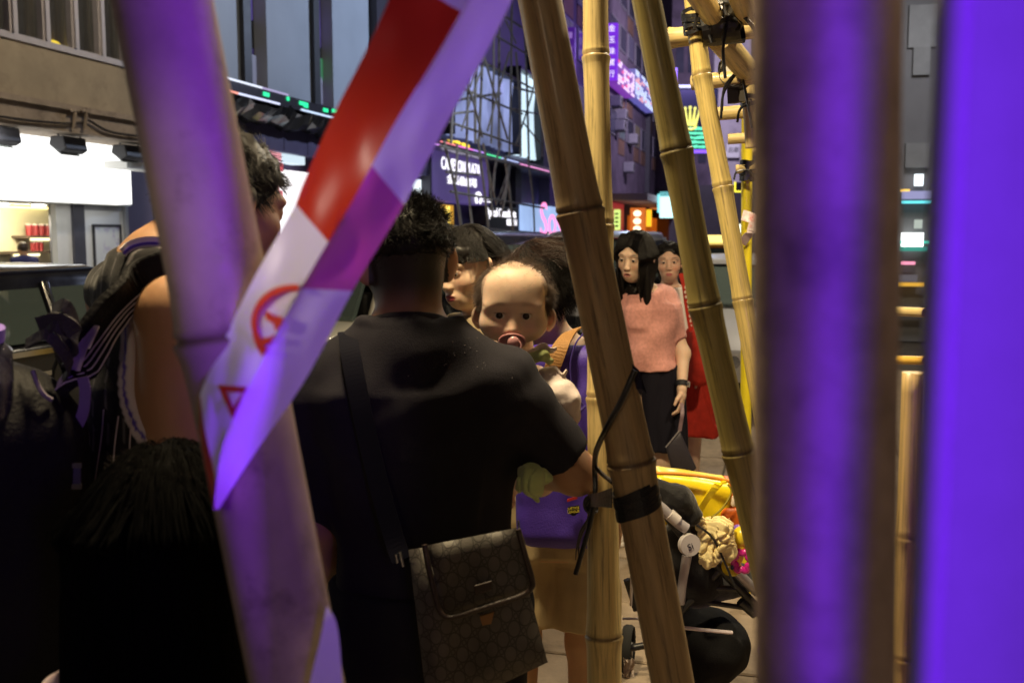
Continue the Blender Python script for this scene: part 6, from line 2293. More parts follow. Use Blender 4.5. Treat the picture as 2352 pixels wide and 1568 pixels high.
m_trimw = M('white_trim', (.62, .56, .60), .8)
m_trimv = M('violet_trim', (.12, .07, .45), .8)
path = [(285, 584), (300, 571), (322, 563), (350, 560), (385, 564), (420, 575)]
pts = catmull([p for p in (project(T_, vest_f, u, v, 1.45, .004) for u, v in path) if p is not None], 5)
mb = MB()
ribbon(pts, np.array([.1, .2, 1.0]), .024, .003, mb)
nb_ = mb.build('neckband', m_trimw, T_.root, world=False)
mb = MB()
ribbon(pts + T_.T[:3, :3] @ np.array([0, -.003, .001]), np.array([.1, .2, 1.0]), .0048, .002, mb)
mb.build('band_stripe', m_trimv, nb_, world=False)
for i, pth in enumerate(([(150, 1010), (152, 1100), (140, 1240), (128, 1400)], [(200, 960), (205, 1030), (190, 1160), (180, 1350), (176, 1500)], [(238, 940), (232, 1010), (214, 1130), (200, 1240)], [(272, 955), (262, 1040), (258, 1150), (246, 1260)], [(302, 960), (298, 1020), (296, 1090), (300, 1140)], [(340, 960), (336, 1010), (332, 1050)])):
    pts = [p for p in (project(T_, vest_f, u, v, 1.45) for u, v in pth) if p is not None]
    if len(pts) < 2:
        continue
    pts = catmull(pts, 6)
    mb = MB()
    mb.tube(pts, .0011, 5)
    mb.build('pinstripe', M('pale_thread', (.55, .48, .52), .7), T_.root, smooth=True, world=False)
# backpack of the man in the vest
BP = thing('backpack', 'large black backpack hanging from the vest shoulder at the left edge', 'backpack', tuple(np.array([-.790, 1.50, 0])), R(-48))
bp = lambda p: inv(BP)[:3, :3] @ np.asarray(p, float) + inv(BP)[:3, 3]
m_bag_blk = M('black_nylon', (.008, .0075, .009), .6, spec=.25, bump=.5, bs=160, var=.2, vs=14)
m_web = M('black_webbing', (.030, .027, .032), .7, bump=.6, bs=260)


def bagsdf(name, f, mat, par, lo, hi, res=.006, fold=.004, fs=14.0):
    g = lambda Pt: f(Pt) - fold * (vn(Pt * fs) + .5 * vn(Pt * fs * 2.3 + 3))
    V, F = sdf_mesh(g, np.asarray(lo, float), np.asarray(hi, float), res)
    return arr_obj(name, V, F, mat, par)


bagsdf('main_compartment', lambda Pt: smin(rbox(Pt, (0, 0, 1.12), (.165, .10, .25), .07), rbox(Pt, (.0, -.02, 1.33), (.13, .085, .08), .06), .05), m_bag_blk, BP, (-.25, -.22, .80), (.25, .2, 1.50))
bagsdf('front_pocket', lambda Pt: rbox(Pt, (0, -.12, 1.05), (.125, .05, .15), .04), m_bag_blk, BP, (-.2, -.22, .85), (.2, 0, 1.25))
pb_ = [P(-40, 800, 1.40), P(10, 772, 1.36), P(60, 800, 1.34)]
for u0, v0, u1, v1, uu, vv, wd in ((95, 770, 130, 745, 165, 790, .020), (60, 790, 110, 770, 160, 838, .016), (120, 712, 150, 702, 175, 760, .018)):
    mb = MB()
    ribbon(catmull([P(u0, v0, 1.42), P(u1, v1, 1.40), P(uu, vv, 1.43), P(uu - 20, vv + 40, 1.46)], 6), np.array([.3, .2, 1.0]), wd, .003, mb)
    mb.build('strap_loop', m_web, BP)
mb = MB()
q = [P(88, 745, 1.42), P(140, 735, 1.40), P(172, 765, 1.41), P(168, 800, 1.43), P(130, 815, 1.44)]
ribbon(catmull(q, 6), np.array([.2, -.3, 1.0]), .022, .004, mb)
mb.build('grab_handle', m_web, BP)
mb = MB()
mb.tube(catmull([P(75, 850, 1.40), P(85, 880, 1.40), P(100, 905, 1.40), P(118, 918, 1.41)], 5), .0035, 6)
mb.build('zip_cord', M('grey_cord', (.22, .19, .22), .6), BP, smooth=True)
# shoulder strap with printed stripes
mb = MB()
top_pts = catmull([P(430, 622, 1.56), P(372, 640, 1.545), P(318, 662, 1.53), P(262, 712, 1.50), P(205, 790, 1.48), P(150, 880, 1.47), P(110, 960, 1.48)], 7)
sidev = np.array([.45, .15, .88])
ribbon(top_pts, sidev, np.linspace(.088, .062, len(top_pts)), .016, mb)
st_ = mb.build('shoulder_strap', m_bag_blk, BP, bevel=.004)
for o_ in (-.030, -.020, -.011, -.003):
    mb = MB()
    tg = np.gradient(top_pts, axis=0)
    tg /= np.linalg.norm(tg, axis=1)[:, None]
    sd_ = sidev - tg * (tg @ sidev)[:, None]
    sd_ /= np.linalg.norm(sd_, axis=1)[:, None]
    nm_ = np.cross(tg, sd_)
    nm_ *= -np.sign(nm_[:, 1:2])
    pts = (top_pts + sd_ * o_ + nm_ * .0098)[2:38]
    mb.tube(pts, .0012, 5)
    mb.build('stripe', M('pale_thread', (.55, .48, .52), .7), st_, smooth=True)
mb = MB()
for (a, b, w_) in (((205, 752), (172, 850), .016), ((222, 748), (200, 800), .010), ((168, 860), (158, 892), .016)):
    ribbon([P(*a, 1.465), P(*b, 1.45)], np.array([.9, 0, .45]), w_, .0015, mb)
mb.build('reflector_print', M('pale_reflector', (.52, .44, .50), .4), st_)
mb = MB()
ribbon(catmull([P(190, 866, 1.44), P(196, 900, 1.44), P(190, 950, 1.44), P(165, 1000, 1.45), P(145, 1040, 1.46)], 5), np.array([1, 0, .2]), .016, .003, mb)
mb.build('side_piping', M('violet_piping', (.16, .10, .30), .5), BP)
t = MB()
t.prism([P(128, 1070, 1.42), P(184, 1068, 1.42), P(184, 1118, 1.42), P(128, 1116, 1.42)], np.array([0, .004, 0]))
t.build('side_label', M('dim_violet_label', (.05, .04, .16), .6), BP)
mb = MB()
for v in (1070, 1118):
    mb.prism([P(126, v - 6, 1.418), P(186, v - 6, 1.418), P(186, v + 5, 1.418), P(126, v + 5, 1.418)], np.array([0, .004, 0]))
mb.build('label_edge', M('grey_edge', (.10, .09, .11), .6), BP)
# bottle in the bag's side net
bt = P(-22, 835, 1.36)
bo = thing('water_bottle', 'clear violet tinted bottle leaning from the backpack at the left edge', 'bottle', bt)
mb = MB()
d_ = np.array([.10, -.12, .45]); d_ /= np.linalg.norm(d_)
mb.tube([bt - d_ * .16, bt - d_ * .02, bt + d_ * .02, bt + d_ * .035], [.030, .030, .027, .014], 20)
mb.build('bottle_body', M('clear_plastic', (.75, .72, .95), .08, trans=.95), bo, smooth=True)
mb = MB()
mb.tube([bt + d_ * .036, bt + d_ * .055], .017, 16)
mb.build('cap', M('violet_cap', (.22, .14, .5), .4), bo, smooth=True)


# ---------------------------------------------------------------- long haired child in front
K_ = Human('person with long black hair seen from behind at the lower left, a child', (P(385, 1300, 1.28)[0], 1.30), 4, 1.31, P(395, 1248, 1.28), (0, 8, 0), hs=.97, shw=.135)
K_.body(colfn=lambda Q: adult_cols(Q, SK_F, (.4, .15, .12), (.03, .02, .02), cap_region(), (.012, .01, .01)), res=.010, hres=.005)


def kfall(Q, d):
    return smin(d, np.maximum(el(Q, (0, -.03, -.16), (.090, .076, .26)), Q[:, 1] - .035), .05)


m_hair_k = M('black_hair_matt', (.0015, .0013, .0013), .7, spec=.03)
cap_mesh(K_, 'hair', m_hair_k, [-.30, -.28, -.20, -.05, .04, .06], thick=.020, extra=kfall, noise=.007, ns=42, lo=(-.15, -.17, -.43), hi=(.15, .13, .17), res=.006)

K_.hairgrow('hair', 3800, cap_region(.03, -.05, -.08), lambda Q: np.full(len(Q), .30), m_hair_k, rad=.0007, k=14, lift=.5, grav=1.6, comb=lambda Q: np.stack([Q[:, 0] * 3, -.25 + 0 * Q[:, 0], -.2 + 0 * Q[:, 0]], 1), jit=.10, clump=20, seed=31, shell=22.0,
            keep=lambda p: np.where(p[:, 2:3] < .02, np.stack([p[:, 0] * np.minimum(1, .128 / (np.hypot(p[:, 0], p[:, 1] + .03) + 1e-6)), (p[:, 1] + .03) * np.minimum(1, .128 / (np.hypot(p[:, 0], p[:, 1] + .03) + 1e-6)) - .03, p[:, 2]], 1), p))
K_.hairgrow('hair', 1500, lambda Q: smooth(.085, .105, Q[:, 2]), .032, M('child_hair_highlight', (.022, .015, .013), .5, spec=.2), rad=.0004, k=8, lift=.16, comb=lambda Q: np.stack([Q[:, 0] * 9, -.6 + 0 * Q[:, 0], -.2 + 0 * Q[:, 0]], 1), jit=.30, clump=12, seed=32, shell=10.0)  # browner top strands hold the hair's highlight in their colour


def kcol(V):
    c = np.tile(np.array((.60, .46, .50), np.float32), (len(V), 1))
    s_ = (np.floor((V[:, 0] * .9 + V[:, 1] * .5 + .02 * np.sin(V[:, 2] * 30)) / .008).astype(int) % 2 == 0) & (V[:, 0] > .08)
    c[s_] = (.02, .018, .022)
    c[(V[:, 0] > -.10) & (V[:, 0] < .08)] = (.012, .011, .013)
    return c


K_.cloth('blouse', lambda Pt: np.maximum(smin(smin(K_.torso(Pt, .016), K_.arm(Pt, -1, .016, .55, .006), .03), K_.arm(Pt, 1, .024, .55, .01), .03), .55 - Pt[:, 2]), M('child_blouse', (.5, .5, .5), .6, attr='Col', sheen=.2), (-.36, -.22, .53), (.36, .22, 1.16), .007, colfn=kcol, fold=.005, fs=(22, 22, 14))
legs_cloth(K_, m_black_cloth, .30, .03, 'skirt', top=.72)
K_.shoes(m_shoe, m_sole)


# ---------------------------------------------------------------- woman with the short bob
B_ = Human('person with a short black bob and choker looking down to the left', (-.11, 3.12), 122, 1.635, P(1076, 616, 3.05), (15, 12, 3), female=True)
B_.body(head_fn=lambda Q: adult_head(Q, True, eye_open=.75), colfn=lambda Q: adult_cols(Q, SK_F, (.24, .035, .045), (.025, .016, .013), cap_region(.055, .02, -.06), (.02, .015, .013)), hres=.0024)
add_eyes(B_.root, B_.Rh.astype(float), B_.hc, B_.hs, look=(0, 1, -.25))


def bob(Q, d):
    X = np.abs(Q[:, 0])
    fr = el(Q, (0, .055, .055), (.075, .048, .042))
    d = smin(d, smax(fr, .028 + .25 * np.maximum(0, .03 - X) - Q[:, 2], .006), .012)
    bk = el(Q, (0, -.078, -.015), (.076, .048, .072))
    return smin(d, bk, .03)


cap_mesh(B_, 'hair', m_hair, [-.075, -.070, .022, .030, .052, .06], thick=.007, extra=bob, noise=.004, ns=70, res=.004)
B_.hairgrow('hair', 4500, lambda Q: cap_region(.05, .012, -.06)(Q), lambda Q: np.where(Q[:, 1] > .0, .050, .085), m_hair, rad=.0006, k=9, lift=.16, grav=.4, comb=lambda Q: np.stack([Q[:, 0] * 9 + .2, .55 * (Q[:, 1] > -.01) - .35 * (Q[:, 1] <= -.01), -.55 + 0 * Q[:, 0]], 1), jit=.11, clump=22, seed=41, shell=11,
            keep=lambda p: np.where((p[:, 1:2] > -.040) & (p[:, 2:3] < .028), np.stack([p[:, 0], p[:, 1], np.full(len(p), .028)], 1), p))
m_speck = M('speckled_black_scarf', (.018, .016, .016), .7)
nt = m_speck.node_tree
vo = nt.nodes.new('ShaderNodeTexVoronoi'); vo.inputs['Scale'].default_value = 95
tc_ = nt.nodes.new('ShaderNodeTexCoord'); nt.links.new(tc_.outputs['Object'], vo.inputs['Vector'])
cr_ = nt.nodes.new('ShaderNodeValToRGB')
cr_.color_ramp.elements[0].position, cr_.color_ramp.elements[0].color = .20, (.62, .56, .48, 1)
cr_.color_ramp.elements[1].position, cr_.color_ramp.elements[1].color = .26, (.016, .014, .015, 1)
nt.links.new(vo.outputs['Distance'], cr_.inputs['Fac'])
nt.links.new(cr_.outputs['Color'], nt.nodes['Principled BSDF'].inputs['Base Color'])
nb = B_.neck
ck = nb + (B_.hc - nb) * .42
B_.cloth('choker', lambda Pt: np.maximum(rc(Pt, nb + (B_.hc - nb) * .1, ck + (B_.hc - nb) * .35, .060, .0555), np.abs((Pt - ck) @ ((B_.hc - nb) / np.linalg.norm(B_.hc - nb)).astype(np.float32)) - .013), m_speck, ck - .09, ck + .09, .004)


def bscarf(Pt):
    d = 1.0
    for q in (1, -1):
        a = nb + np.array([q * .07, -.02, .02])
        b = nb + np.array([q * .085, .085, -.08])
        c_ = nb + np.array([q * .09, .115, -.42])
        d = np.minimum(d, smin(rc(Pt, a, b, .026, .036), rc(Pt, b, c_, .036, .042), .02))
    return smin(d, rc(Pt, nb + np.array([-.07, -.03, .03]), nb + np.array([.07, -.03, .03]), .026, .026), .03)


B_.cloth('scarf', bscarf, m_speck, nb + [-.20, -.14, -.50], nb + [.20, .22, .12], .006, fold=.006, fs=(24, 24, 8))
B_.cloth('dress', lambda Pt: np.maximum(smin(smin(B_.torso(Pt, .014), B_.arm(Pt, 1, .016, .5, .01), .03), B_.arm(Pt, -1, .016, .5, .01), .03), .88 - Pt[:, 2]), M('sand_dress', (.36, .28, .17), .8, bump=.2, bs=200), (-.34, -.22, .86), (.34, .24, 1.52), .008, fold=.004)
B_.cloth('skirt', lambda Pt: loft(Pt, [(.45, 0, 0, .26, .20), (.90, 0, 0, .18, .135)]), M('sand_dress', (.36, .28, .17), .8), (-.32, -.28, .43), (.32, .28, .93), .010, fold=.010, fs=(16, 16, 2))
B_.shoes(m_shoe, m_sole)
mb = MB()
ep = B_.hc + B_.Rh @ np.array([-.081, -.008, -.040])
mb.ball(ep, .0042, 10, 8)
mb.build('ear_stud', M('silver_stud', (.8, .8, .8), .15, metal=1.0), B_.root, smooth=True, world=False)
# necklace
mb = MB()
ne = [nb + np.array([.062 * math.cos(x), .05 + .045 * math.sin(x), .0 - .10 * math.sin(x)]) for x in np.linspace(.15, math.pi - .15, 20)]
mb.tube(ne, .0013, 5)
mb.build('necklace', M('fine_chain', (.45, .35, .2), .3, metal=1.0), B_.root, smooth=True, world=False)


# ---------------------------------------------------------------- person with the violet backpack, seen from behind
V_ = Human('person seen from behind wearing a violet backpack and khaki shorts', (P(1272, 1200, 2.72)[0], 2.74), -6, 1.61, P(1238, 662, 2.66), (8, 6, 2), neck=P(1258, 778, 2.68), female=False, hs=.98, shw=.150, bulk=.98)
V_.body(colfn=lambda Q: adult_cols(Q, SK_F, (.3, .1, .08), (.03, .02, .02), cap_region(.05, -.02, -.075), (.03, .02, .016)), skin=(.50, .29, .15), hres=.004)
cap_mesh(V_, 'hair', m_hair, [-.078, -.07, -.03, .0, .045, .06], thick=.007, noise=.005, ns=60, extra=lambda Q, d: smin(d, el(Q, (0, -.045, -.015), (.074, .066, .066)), .03))
V_.hairgrow('hair', 5200, cap_region(.045, -.03, -.075), .055, m_hair, rad=.0006, k=8, lift=.16, grav=.5, comb=lambda Q: np.stack([Q[:, 0] * 8 + .15, -.15 + 0 * Q[:, 0], -.6 + 0 * Q[:, 0]], 1), jit=.14, clump=20, seed=51, shell=10)
V_.hairgrow('hair', 1500, lambda Q: smooth(.06, .09, Q[:, 2]), .065, M('warm_brown_hair', (.035, .018, .013), .38, spec=.4), rad=.0005, k=8, lift=.2, comb=lambda Q: np.stack([.55 + Q[:, 0] * 9, -.2 + 0 * Q[:, 0], -.2 + 0 * Q[:, 0]], 1), jit=.22, clump=20, seed=52, shell=12)
V_.cloth('t_shirt', lambda Pt: np.maximum(smax(smin(smin(V_.torso(Pt, .016), V_.arm(Pt, 1, .02, .6, .01), .03), V_.arm(Pt, -1, .02, .6, .01), .03), Pt[:, 2] - (V_.neck[2] - .012), .006), .80 - Pt[:, 2]), M('charcoal_tee', (.045, .038, .055), .85, bump=.3, bs=400), (-.36, -.24, .78), (.36, .24, 1.5), .008, fold=.004)
m_khaki = M('khaki_cotton', (.44, .34, .19), .85, bump=.3, bs=300, var=.1, vs=10)
legs_cloth(V_, m_khaki, .50, .020, 'shorts', fold=.012, top=.92, flare=.022)
V_.shoes(m_shoe, m_sole)
m_vio = M('violet_nylon', (.055, .022, .30), .6, bump=.3, bs=260, var=.08, vs=12)
VB = thing('backpack', 'violet blue drawstring backpack with a small yellow emblem, behind the pale upright bamboo', 'backpack', (P(1300, 1000, 2.50)[0], 2.53, 0), R(-6))
bagsdf('bag_body', lambda Pt: smin(rbox(Pt, (0, 0, 1.005), (.128, .055, .215), .05), rbox(Pt, (.0, .005, 1.19), (.115, .05, .13), .048), .04), m_vio, VB, (-.22, -.16, .74), (.22, .16, 1.40), .006, .005, 12.0)
mb = MB()
ribbon(catmull([P(1332, 752, 2.55), P(1308, 765, 2.50), P(1288, 795, 2.46), P(1272, 835, 2.45), P(1262, 868, 2.46)], 6), np.array([1, 0, .35]), .040, .004, mb)
mb.build('shoulder_strap', M('tan_webbing', (.34, .17, .05), .7, bump=.6, bs=240), VB)
mb = MB()
mb.tube(catmull([P(1345, 760, 2.46), P(1322, 790, 2.44), P(1310, 840, 2.44), P(1318, 900, 2.44), P(1340, 930, 2.44)], 6), .0022, 6)
mb.build('seam', M('dark_violet_seam', (.04, .02, .2), .7), VB, smooth=True)
mb = MB()
mb.tube(catmull([P(1256, 978, 2.43), P(1290, 972, 2.43), P(1320, 955, 2.43), P(1345, 932, 2.43)], 6), .0035, 6)
mb.build('seam', M('dark_violet_seam', (.04, .02, .2), .7), VB, smooth=True)
ec = P(1317, 1172, 2.452)
mb = MB()
mb.prism([ec + np.array([x, 0, z]) for x, z in ((-.015, .004), (-.013, .009), (.013, .014), (.016, .008), (.015, -.004), (.004, -.013), (-.002, -.014), (-.012, -.007))], np.array([0, .003, 0]))
em_ = mb.build('emblem', M('dark_emblem', (.012, .010, .02), .6), VB)
text('lettering', 'JUSTICE', M('yellow_print', (.62, .52, .05), .5), .0085, em_, tuple(inv(VB)[:3, :3] @ (ec + np.array([0, -.001, .006])) + inv(VB)[:3, 3]), (R(90), R(-8), R(6)), .0004)
text('lettering', 'LEAGUE', M('yellow_print', (.62, .52, .05), .5), .0085, em_, tuple(inv(VB)[:3, :3] @ (ec + np.array([.0005, -.001, -.003])) + inv(VB)[:3, 3]), (R(90), R(-8), R(6)), .0004)
mb = MB()
mb.prism([ec + np.array([x, 0, z]) for x, z in ((-.016, .022), (.010, .030), (.010, .037), (-.016, .029))], np.array([0, .003, 0]))
mb.build('red_tab', M('red_tab', (.30, .01, .01), .6), VB)


# ---------------------------------------------------------------- woman in pink
pb = P(1480, 1100, 5.10)
N_ = Human('person with long black hair in a pink T-shirt, holding a dark pouch', (pb[0], 5.08), 156, 1.63, P(1460, 590, 4.97), (-10, 12, -4), neck=P(1476, 662, 5.04), female=True, bulk=1.0,
           arms={-1: (P(1524, 690, 5.10), P(1569, 812, 5.02), P(1566, 893, 4.93))})
N_.hand_dir[-1] = np.array([0, .06, -1.0])
N_.body(head_fn=lambda Q: adult_head(Q, True, mouth_open=.40, eye_open=.7), colfn=lambda Q: adult_cols(Q, SK_F, (.44, .19, .16), (.10, .065, .05), cap_region(.06, .015, -.06), (.02, .015, .013)), hres=.0026, hand_fine=(-1,))
add_eyes(N_.root, N_.Rh.astype(float), N_.hc, N_.hs, look=(0, 1, -.25))


def longfall(Q, d):
    X = np.abs(Q[:, 0])
    dr = np.maximum(loft(Q, [(-.25, 0, .030, .070, .030), (-.18, 0, .010, .080, .045), (-.08, 0, -.012, .082, .078), (.04, 0, -.016, .080, .088)]), -.0 + 0 * X)
    dr2 = np.minimum(el(Q - np.array([.078, .045, -.16], np.float32), (0, 0, 0), (.018, .022, .150)), el(Q - np.array([-.082, .040, -.15], np.float32), (0, 0, 0), (.018, .022, .135)))
    return smin(smin(d, dr, .02), dr2, .02)


def hclamp(p, r_):
    tp = 1 - .35 * np.clip((-p[:, 2] - .06) / .2, 0, 1)
    k_ = np.minimum(1, 1 / (np.hypot(p[:, 0] / (r_ * tp), (p[:, 1] + .014) / (r_ * 1.22 * tp)) + 1e-6))
    q = np.stack([p[:, 0] * k_, (p[:, 1] + .014) * k_ - .014 + np.maximum(0, -p[:, 2] - .05) * .18 * (1 - smooth(.0, .05, p[:, 1])), p[:, 2]], 1)
    return np.where(p[:, 2:3] < .01, q, p)


def facecut(fn, w=.054, zt=.062):
    def g(Q, d):
        d = fn(Q, d)
        cut = np.maximum(np.sqrt((Q[:, 0] / w) ** 2 + ((Q[:, 2] + .03) / (zt + .03)) ** 2) - 1, -(Q[:, 1] - .02) * 20) * .05
        return smax(d, -cut, .006)
    return g


cap_mesh(N_, 'hair', m_hair, [-.35, -.35, -.3, -.02, .035, .05], thick=.006, extra=facecut(longfall), noise=.0015, ns=60, lo=(-.16, -.16, -.36), hi=(.16, .14, .15), res=.0045)
N_.hairgrow('hair', 11000, cap_region(.055, -.0, -.07), lambda Q: np.full(len(Q), .33), m_hair, rad=.0006, k=14, lift=.10, grav=1.4, comb=lambda Q: np.stack([np.sign(Q[:, 0]) * .25 + Q[:, 0] * 3, .12 + 0 * Q[:, 0], -.4 + 0 * Q[:, 0]], 1), jit=.08, clump=24, seed=61, shell=11,
            keep=lambda p: np.where(((np.abs(p[:, :1]) < .056) & (p[:, 1:2] > .03)), np.stack([np.sign(p[:, 0]) * .058, p[:, 1], p[:, 2]], 1), hclamp(p, .100)))
m_pink = M('pink_melange', (.60, .285, .25), .85, var=.16, vs=70, bump=.3, bs=300, sheen=.2)


def pink_f(Pt):
    d = N_.torso(Pt, .028)
    d = smin(d, loft(Pt, [(.915, -.005, .0, .152, .140), (.97, -.005, .01, .156, .145), (1.08, 0, .01, .152, .135), (1.25, 0, 0, .160, .125)]), .05)
    for q in (1, -1):
        d = smin(d, N_.sleeve(Pt, q, .058, .063, .80), .03)
    d = smax(d, Pt[:, 2] - (N_.neck[2] - .002 + .25 * (N_.neck[1] - Pt[:, 1])), .008)
    w_ = .010 * np.sin(Pt[:, 0] * 26 + Pt[:, 2] * 20 + 3 * vn(Pt * 5)) * smooth(1.30, 1.05, Pt[:, 2])
    return np.maximum(d - w_, .925 - Pt[:, 2])


N_.cloth('t_shirt', pink_f, m_pink, (-.38, -.26, .90), (.38, .28, 1.56),   .0065, fold=.0075, fs=(9, 9, 4))
N_.cloth('culottes', lambda Pt: np.minimum(loft(Pt, [(.50, -.105, 0, .115, .135), (.95, -.06, 0, .125, .13)]), loft(Pt, [(.50, .105, 0, .115, .135), (.95, .06, 0, .125, .13)])), M('blue_black_culottes', (.009, .008, .014), .85, bump=.3, bs=260), (-.30, -.25, .48), (.30, .25, .98), .008, fold=.010, fs=(20, 20, 3))
N_.shoes(M('pale_shoe', (.55, .5, .45), .6), m_sole)
wl = N_.wr[-1] + (N_.el[-1] - N_.wr[-1]) * .14
ax_ = (N_.el[-1] - N_.wr[-1]) / np.linalg.norm(N_.el[-1] - N_.wr[-1])
mb = MB()
mb.tube([wl - ax_ * .013, wl + ax_ * .013], .0325, 20)
wa_ = mb.build('wrist_watch', M('black_watch_strap', (.02, .02, .024), .5), N_.root, smooth=True, world=False)
mb = MB()
mb.disc(wl + np.array([-.033, .0, 0]), (1, 0, 0), .016, .010, 20)
mb.build('watch_face', m_chrome, wa_, world=False)
mb = MB()
rp_ = N_.wr[-1] + N_.hand_dir[-1] * .12 * N_.k
mb.ball(rp_ + np.array([-.01, .022, 0]), .009, 10, 8)
mb.build('finger_ring', m_chrome, N_.root, smooth=True, world=False)
# pouch
PO = thing('pouch', 'dark zip pouch swinging from the hand of the woman in pink', 'pouch', P(1562, 985, 4.84))
m_pouch = M('dark_leather', (.030, .026, .036), .5, bump=.4, bs=90)
cs = [P(1561, 988, 4.84), P(1529, 1027, 4.84), P(1542, 1078, 4.84), P(1560, 1084, 4.84), P(1584, 1087, 4.84), P(1600, 1074, 4.84), P(1580, 1030, 4.84)]
mb = MB()
cc_ = sum(cs) / len(cs)
ring_ = [[c + np.array([0, y, 0]) + (cc_ - c) * k_ for c in cs] for y, k_ in ((-.026, .22), (-.018, .03), (0, 0), (.018, .03), (.026, .22))]
V = [p for r_ in ring_ for p in r_]
n = len(cs)
Fc = [tuple(range(n))[::-1], tuple(range(4 * n, 5 * n))]
for i in range(4):
    for j in range(n):
        Fc.append((i * n + j, i * n + (j + 1) % n, (i + 1) * n + (j + 1) % n, (i + 1) * n + j))
mb.add(V, Fc)
mb.build('pouch_body', m_pouch, PO, smooth=True, bevel=.006)
mb = MB()
mb.tube([P(1561, 988, 4.825), P(1529, 1027, 4.825)], .004, 6)
mb.build('zip', M('zip_metal', (.45, .42, .45), .3, metal=.9), PO, smooth=True)
mb = MB()
ribbon(catmull([P(1566, 926, 4.90), P(1567, 950, 4.84), P(1564, 970, 4.84), P(1561, 990, 4.84)], 4), np.array([1, .2, 0]), .018, .004, mb)
mb.build('wrist_loop', M('mauve_strap', (.20, .13, .15), .5), PO)


# ---------------------------------------------------------------- woman in the white top
wb = P(1560, 1100, 6.2)
W_ = Human('person in a white top and red skirt, hair tied back, behind the woman in pink', (wb[0], 6.2), 166, 1.60, P(1537, 602, 6.16), (4, 2, 2), female=True)
W_.body(head_fn=lambda Q: adult_head(Q, True, eye_open=.85), colfn=lambda Q: adult_cols(Q, (.60, .38, .27), (.42, .13, .12), (.06, .04, .03), cap_region(.058, .0, -.05), (.02, .015, .013)), hres=.0030)
add_eyes(W_.root, W_.Rh.astype(float), W_.hc, W_.hs)
cap_mesh(W_, 'hair', m_hair, [-.09, -.085, -.04, .005, .045, .062], thick=.010, extra=facecut(lambda Q, d: smin(d, el(Q, (0.02, -.09, -.05), (.06, .05, .09)), .03), .056, .066), noise=.004, ns=60, res=.005)
W_.hairgrow('hair', 2500, cap_region(.06, .0, -.06), .09, m_hair, rad=.0009, k=7, lift=.2, grav=.3, comb=lambda Q: np.stack([np.sign(Q[:, 0]) * .5, -.6 + 0 * Q[:, 0], -.5 + 0 * Q[:, 0]], 1), jit=.08, clump=30, seed=71, shell=10,
            keep=lambda p: np.where(((np.abs(p[:, :1]) < .052) & (p[:, 1:2] > .04)), np.stack([np.sign(p[:, 0]) * .056, p[:, 1] - .004, p[:, 2]], 1), p))
W_.cloth('top', lambda Pt: np.maximum(smax(smin(smin(W_.torso(Pt, .022), W_.arm(Pt, 1, .024, .7, .01), .03), W_.arm(Pt, -1, .024, .7, .01), .03), Pt[:, 2] - (W_.neck[2] + .012 + .1 * (W_.neck[1] - Pt[:, 1])), .006), .90 - Pt[:, 2]), M('white_cotton', (.72, .68, .64), .8), (-.34, -.24, .88), (.34, .24, 1.5), .009, fold=.006)
m_redc = M('red_cloth', (.42, .030, .018), .75, var=.2, vs=20)
W_.cloth('skirt', lambda Pt: loft(Pt, [(.36, -.02, 0, .23, .19), (.95, 0, 0, .165, .13)]), m_redc, (-.32, -.28, .34), (.32, .28, .98), .011, fold=.012, fs=(16, 16, 2))
W_.shoes(m_shoe, m_sole)
mb = MB()
ribbon(catmull([P(1566, 628, 6.04), P(1574, 660, 6.0), P(1580, 705, 5.98), P(1590, 760, 5.97), P(1602, 800, 5.98)], 5), np.array([1, .2, .2]), .040, .006, mb)
o = mb.build('shoulder_strap', m_redc, None, loc=P(1566, 628, 6.04))
rbg = thing('tote_bag', 'red patterned tote bag on the shoulder of the woman in the white top', 'bag', P(1600, 850, 6.0))
o.parent = rbg
o.location = tuple(np.array(P(1566, 628, 6.04)) - np.array(rbg.location))
bagsdf('bag_body', lambda Pt: rbox(Pt, (.0, 0, .09), (.055, .14, .17), .04), m_redc, rbg, (-.12, -.2, -.12), (.12, .2, .32), .010, .006)
mb = MB()
for i in range(14):
    p = P(1574 + i * 1.9 + random.uniform(-2, 2), 660 + i * 11, 5.97)
    mb.ball(p, (.008, .003, .011), 6, 4)
x = mb.build('pale_print', M('pale_print', (.65, .5, .4), .6), rbg)

# ---------------------------------------------------------------- passer-by farther on, and the shop hand
lb = P(1588, 900, 9.4)
G_ = Human('person in dark trousers and black shoe with white sole, mostly hidden behind the white top', (lb[0] - .12, 9.5), -60, 1.62, P(1560, 590, 9.5) + np.array([-.04, 0, -.05]), (0, 0, 0), female=False)
G_.body(colfn=lambda Q: adult_cols(Q, SK_M, (.3, .1, .08), (.03, .02, .02), cap_region(), (.02, .015, .013)), res=.014, hres=.008)
cap_mesh(G_, 'hair', m_hair, [-.06, -.05, -.02, .0, .045, .06], res=.008)
G_.cloth('jacket', lambda Pt: np.maximum(smin(smin(G_.torso(Pt, .03), G_.arm(Pt, 1, .02, 1.9), .03), G_.arm(Pt, -1, .02, 1.9), .03), .80 - Pt[:, 2]), m_black_cloth, (-.36, -.28, .78), (.36, .3, 1.55), .014)
legs_cloth(G_, m_dark_short, .09, .02, top=.9)
G_.shoes(m_shoe, m_sole)
s_, z_ = FS(52, 575, -0.6)
sp = np.array(W(s_, -0.6, 0))
hd_ = np.array([sp[0], sp[1], FS(57, 571, -0.6)[1]])
SH = Human('person in a dark blue shirt inside the white shop, seen from behind', (sp[0] - .12, sp[1]), 50, 1.58, hd_, (0, 14, 0), female=False, group=None)
SH.body(colfn=lambda Q: adult_cols(Q, SK_M, (.3, .1, .08), (.03, .02, .02), cap_region(.05, -.02, -.07), (.03, .02, .015)), res=.018, hres=.010)
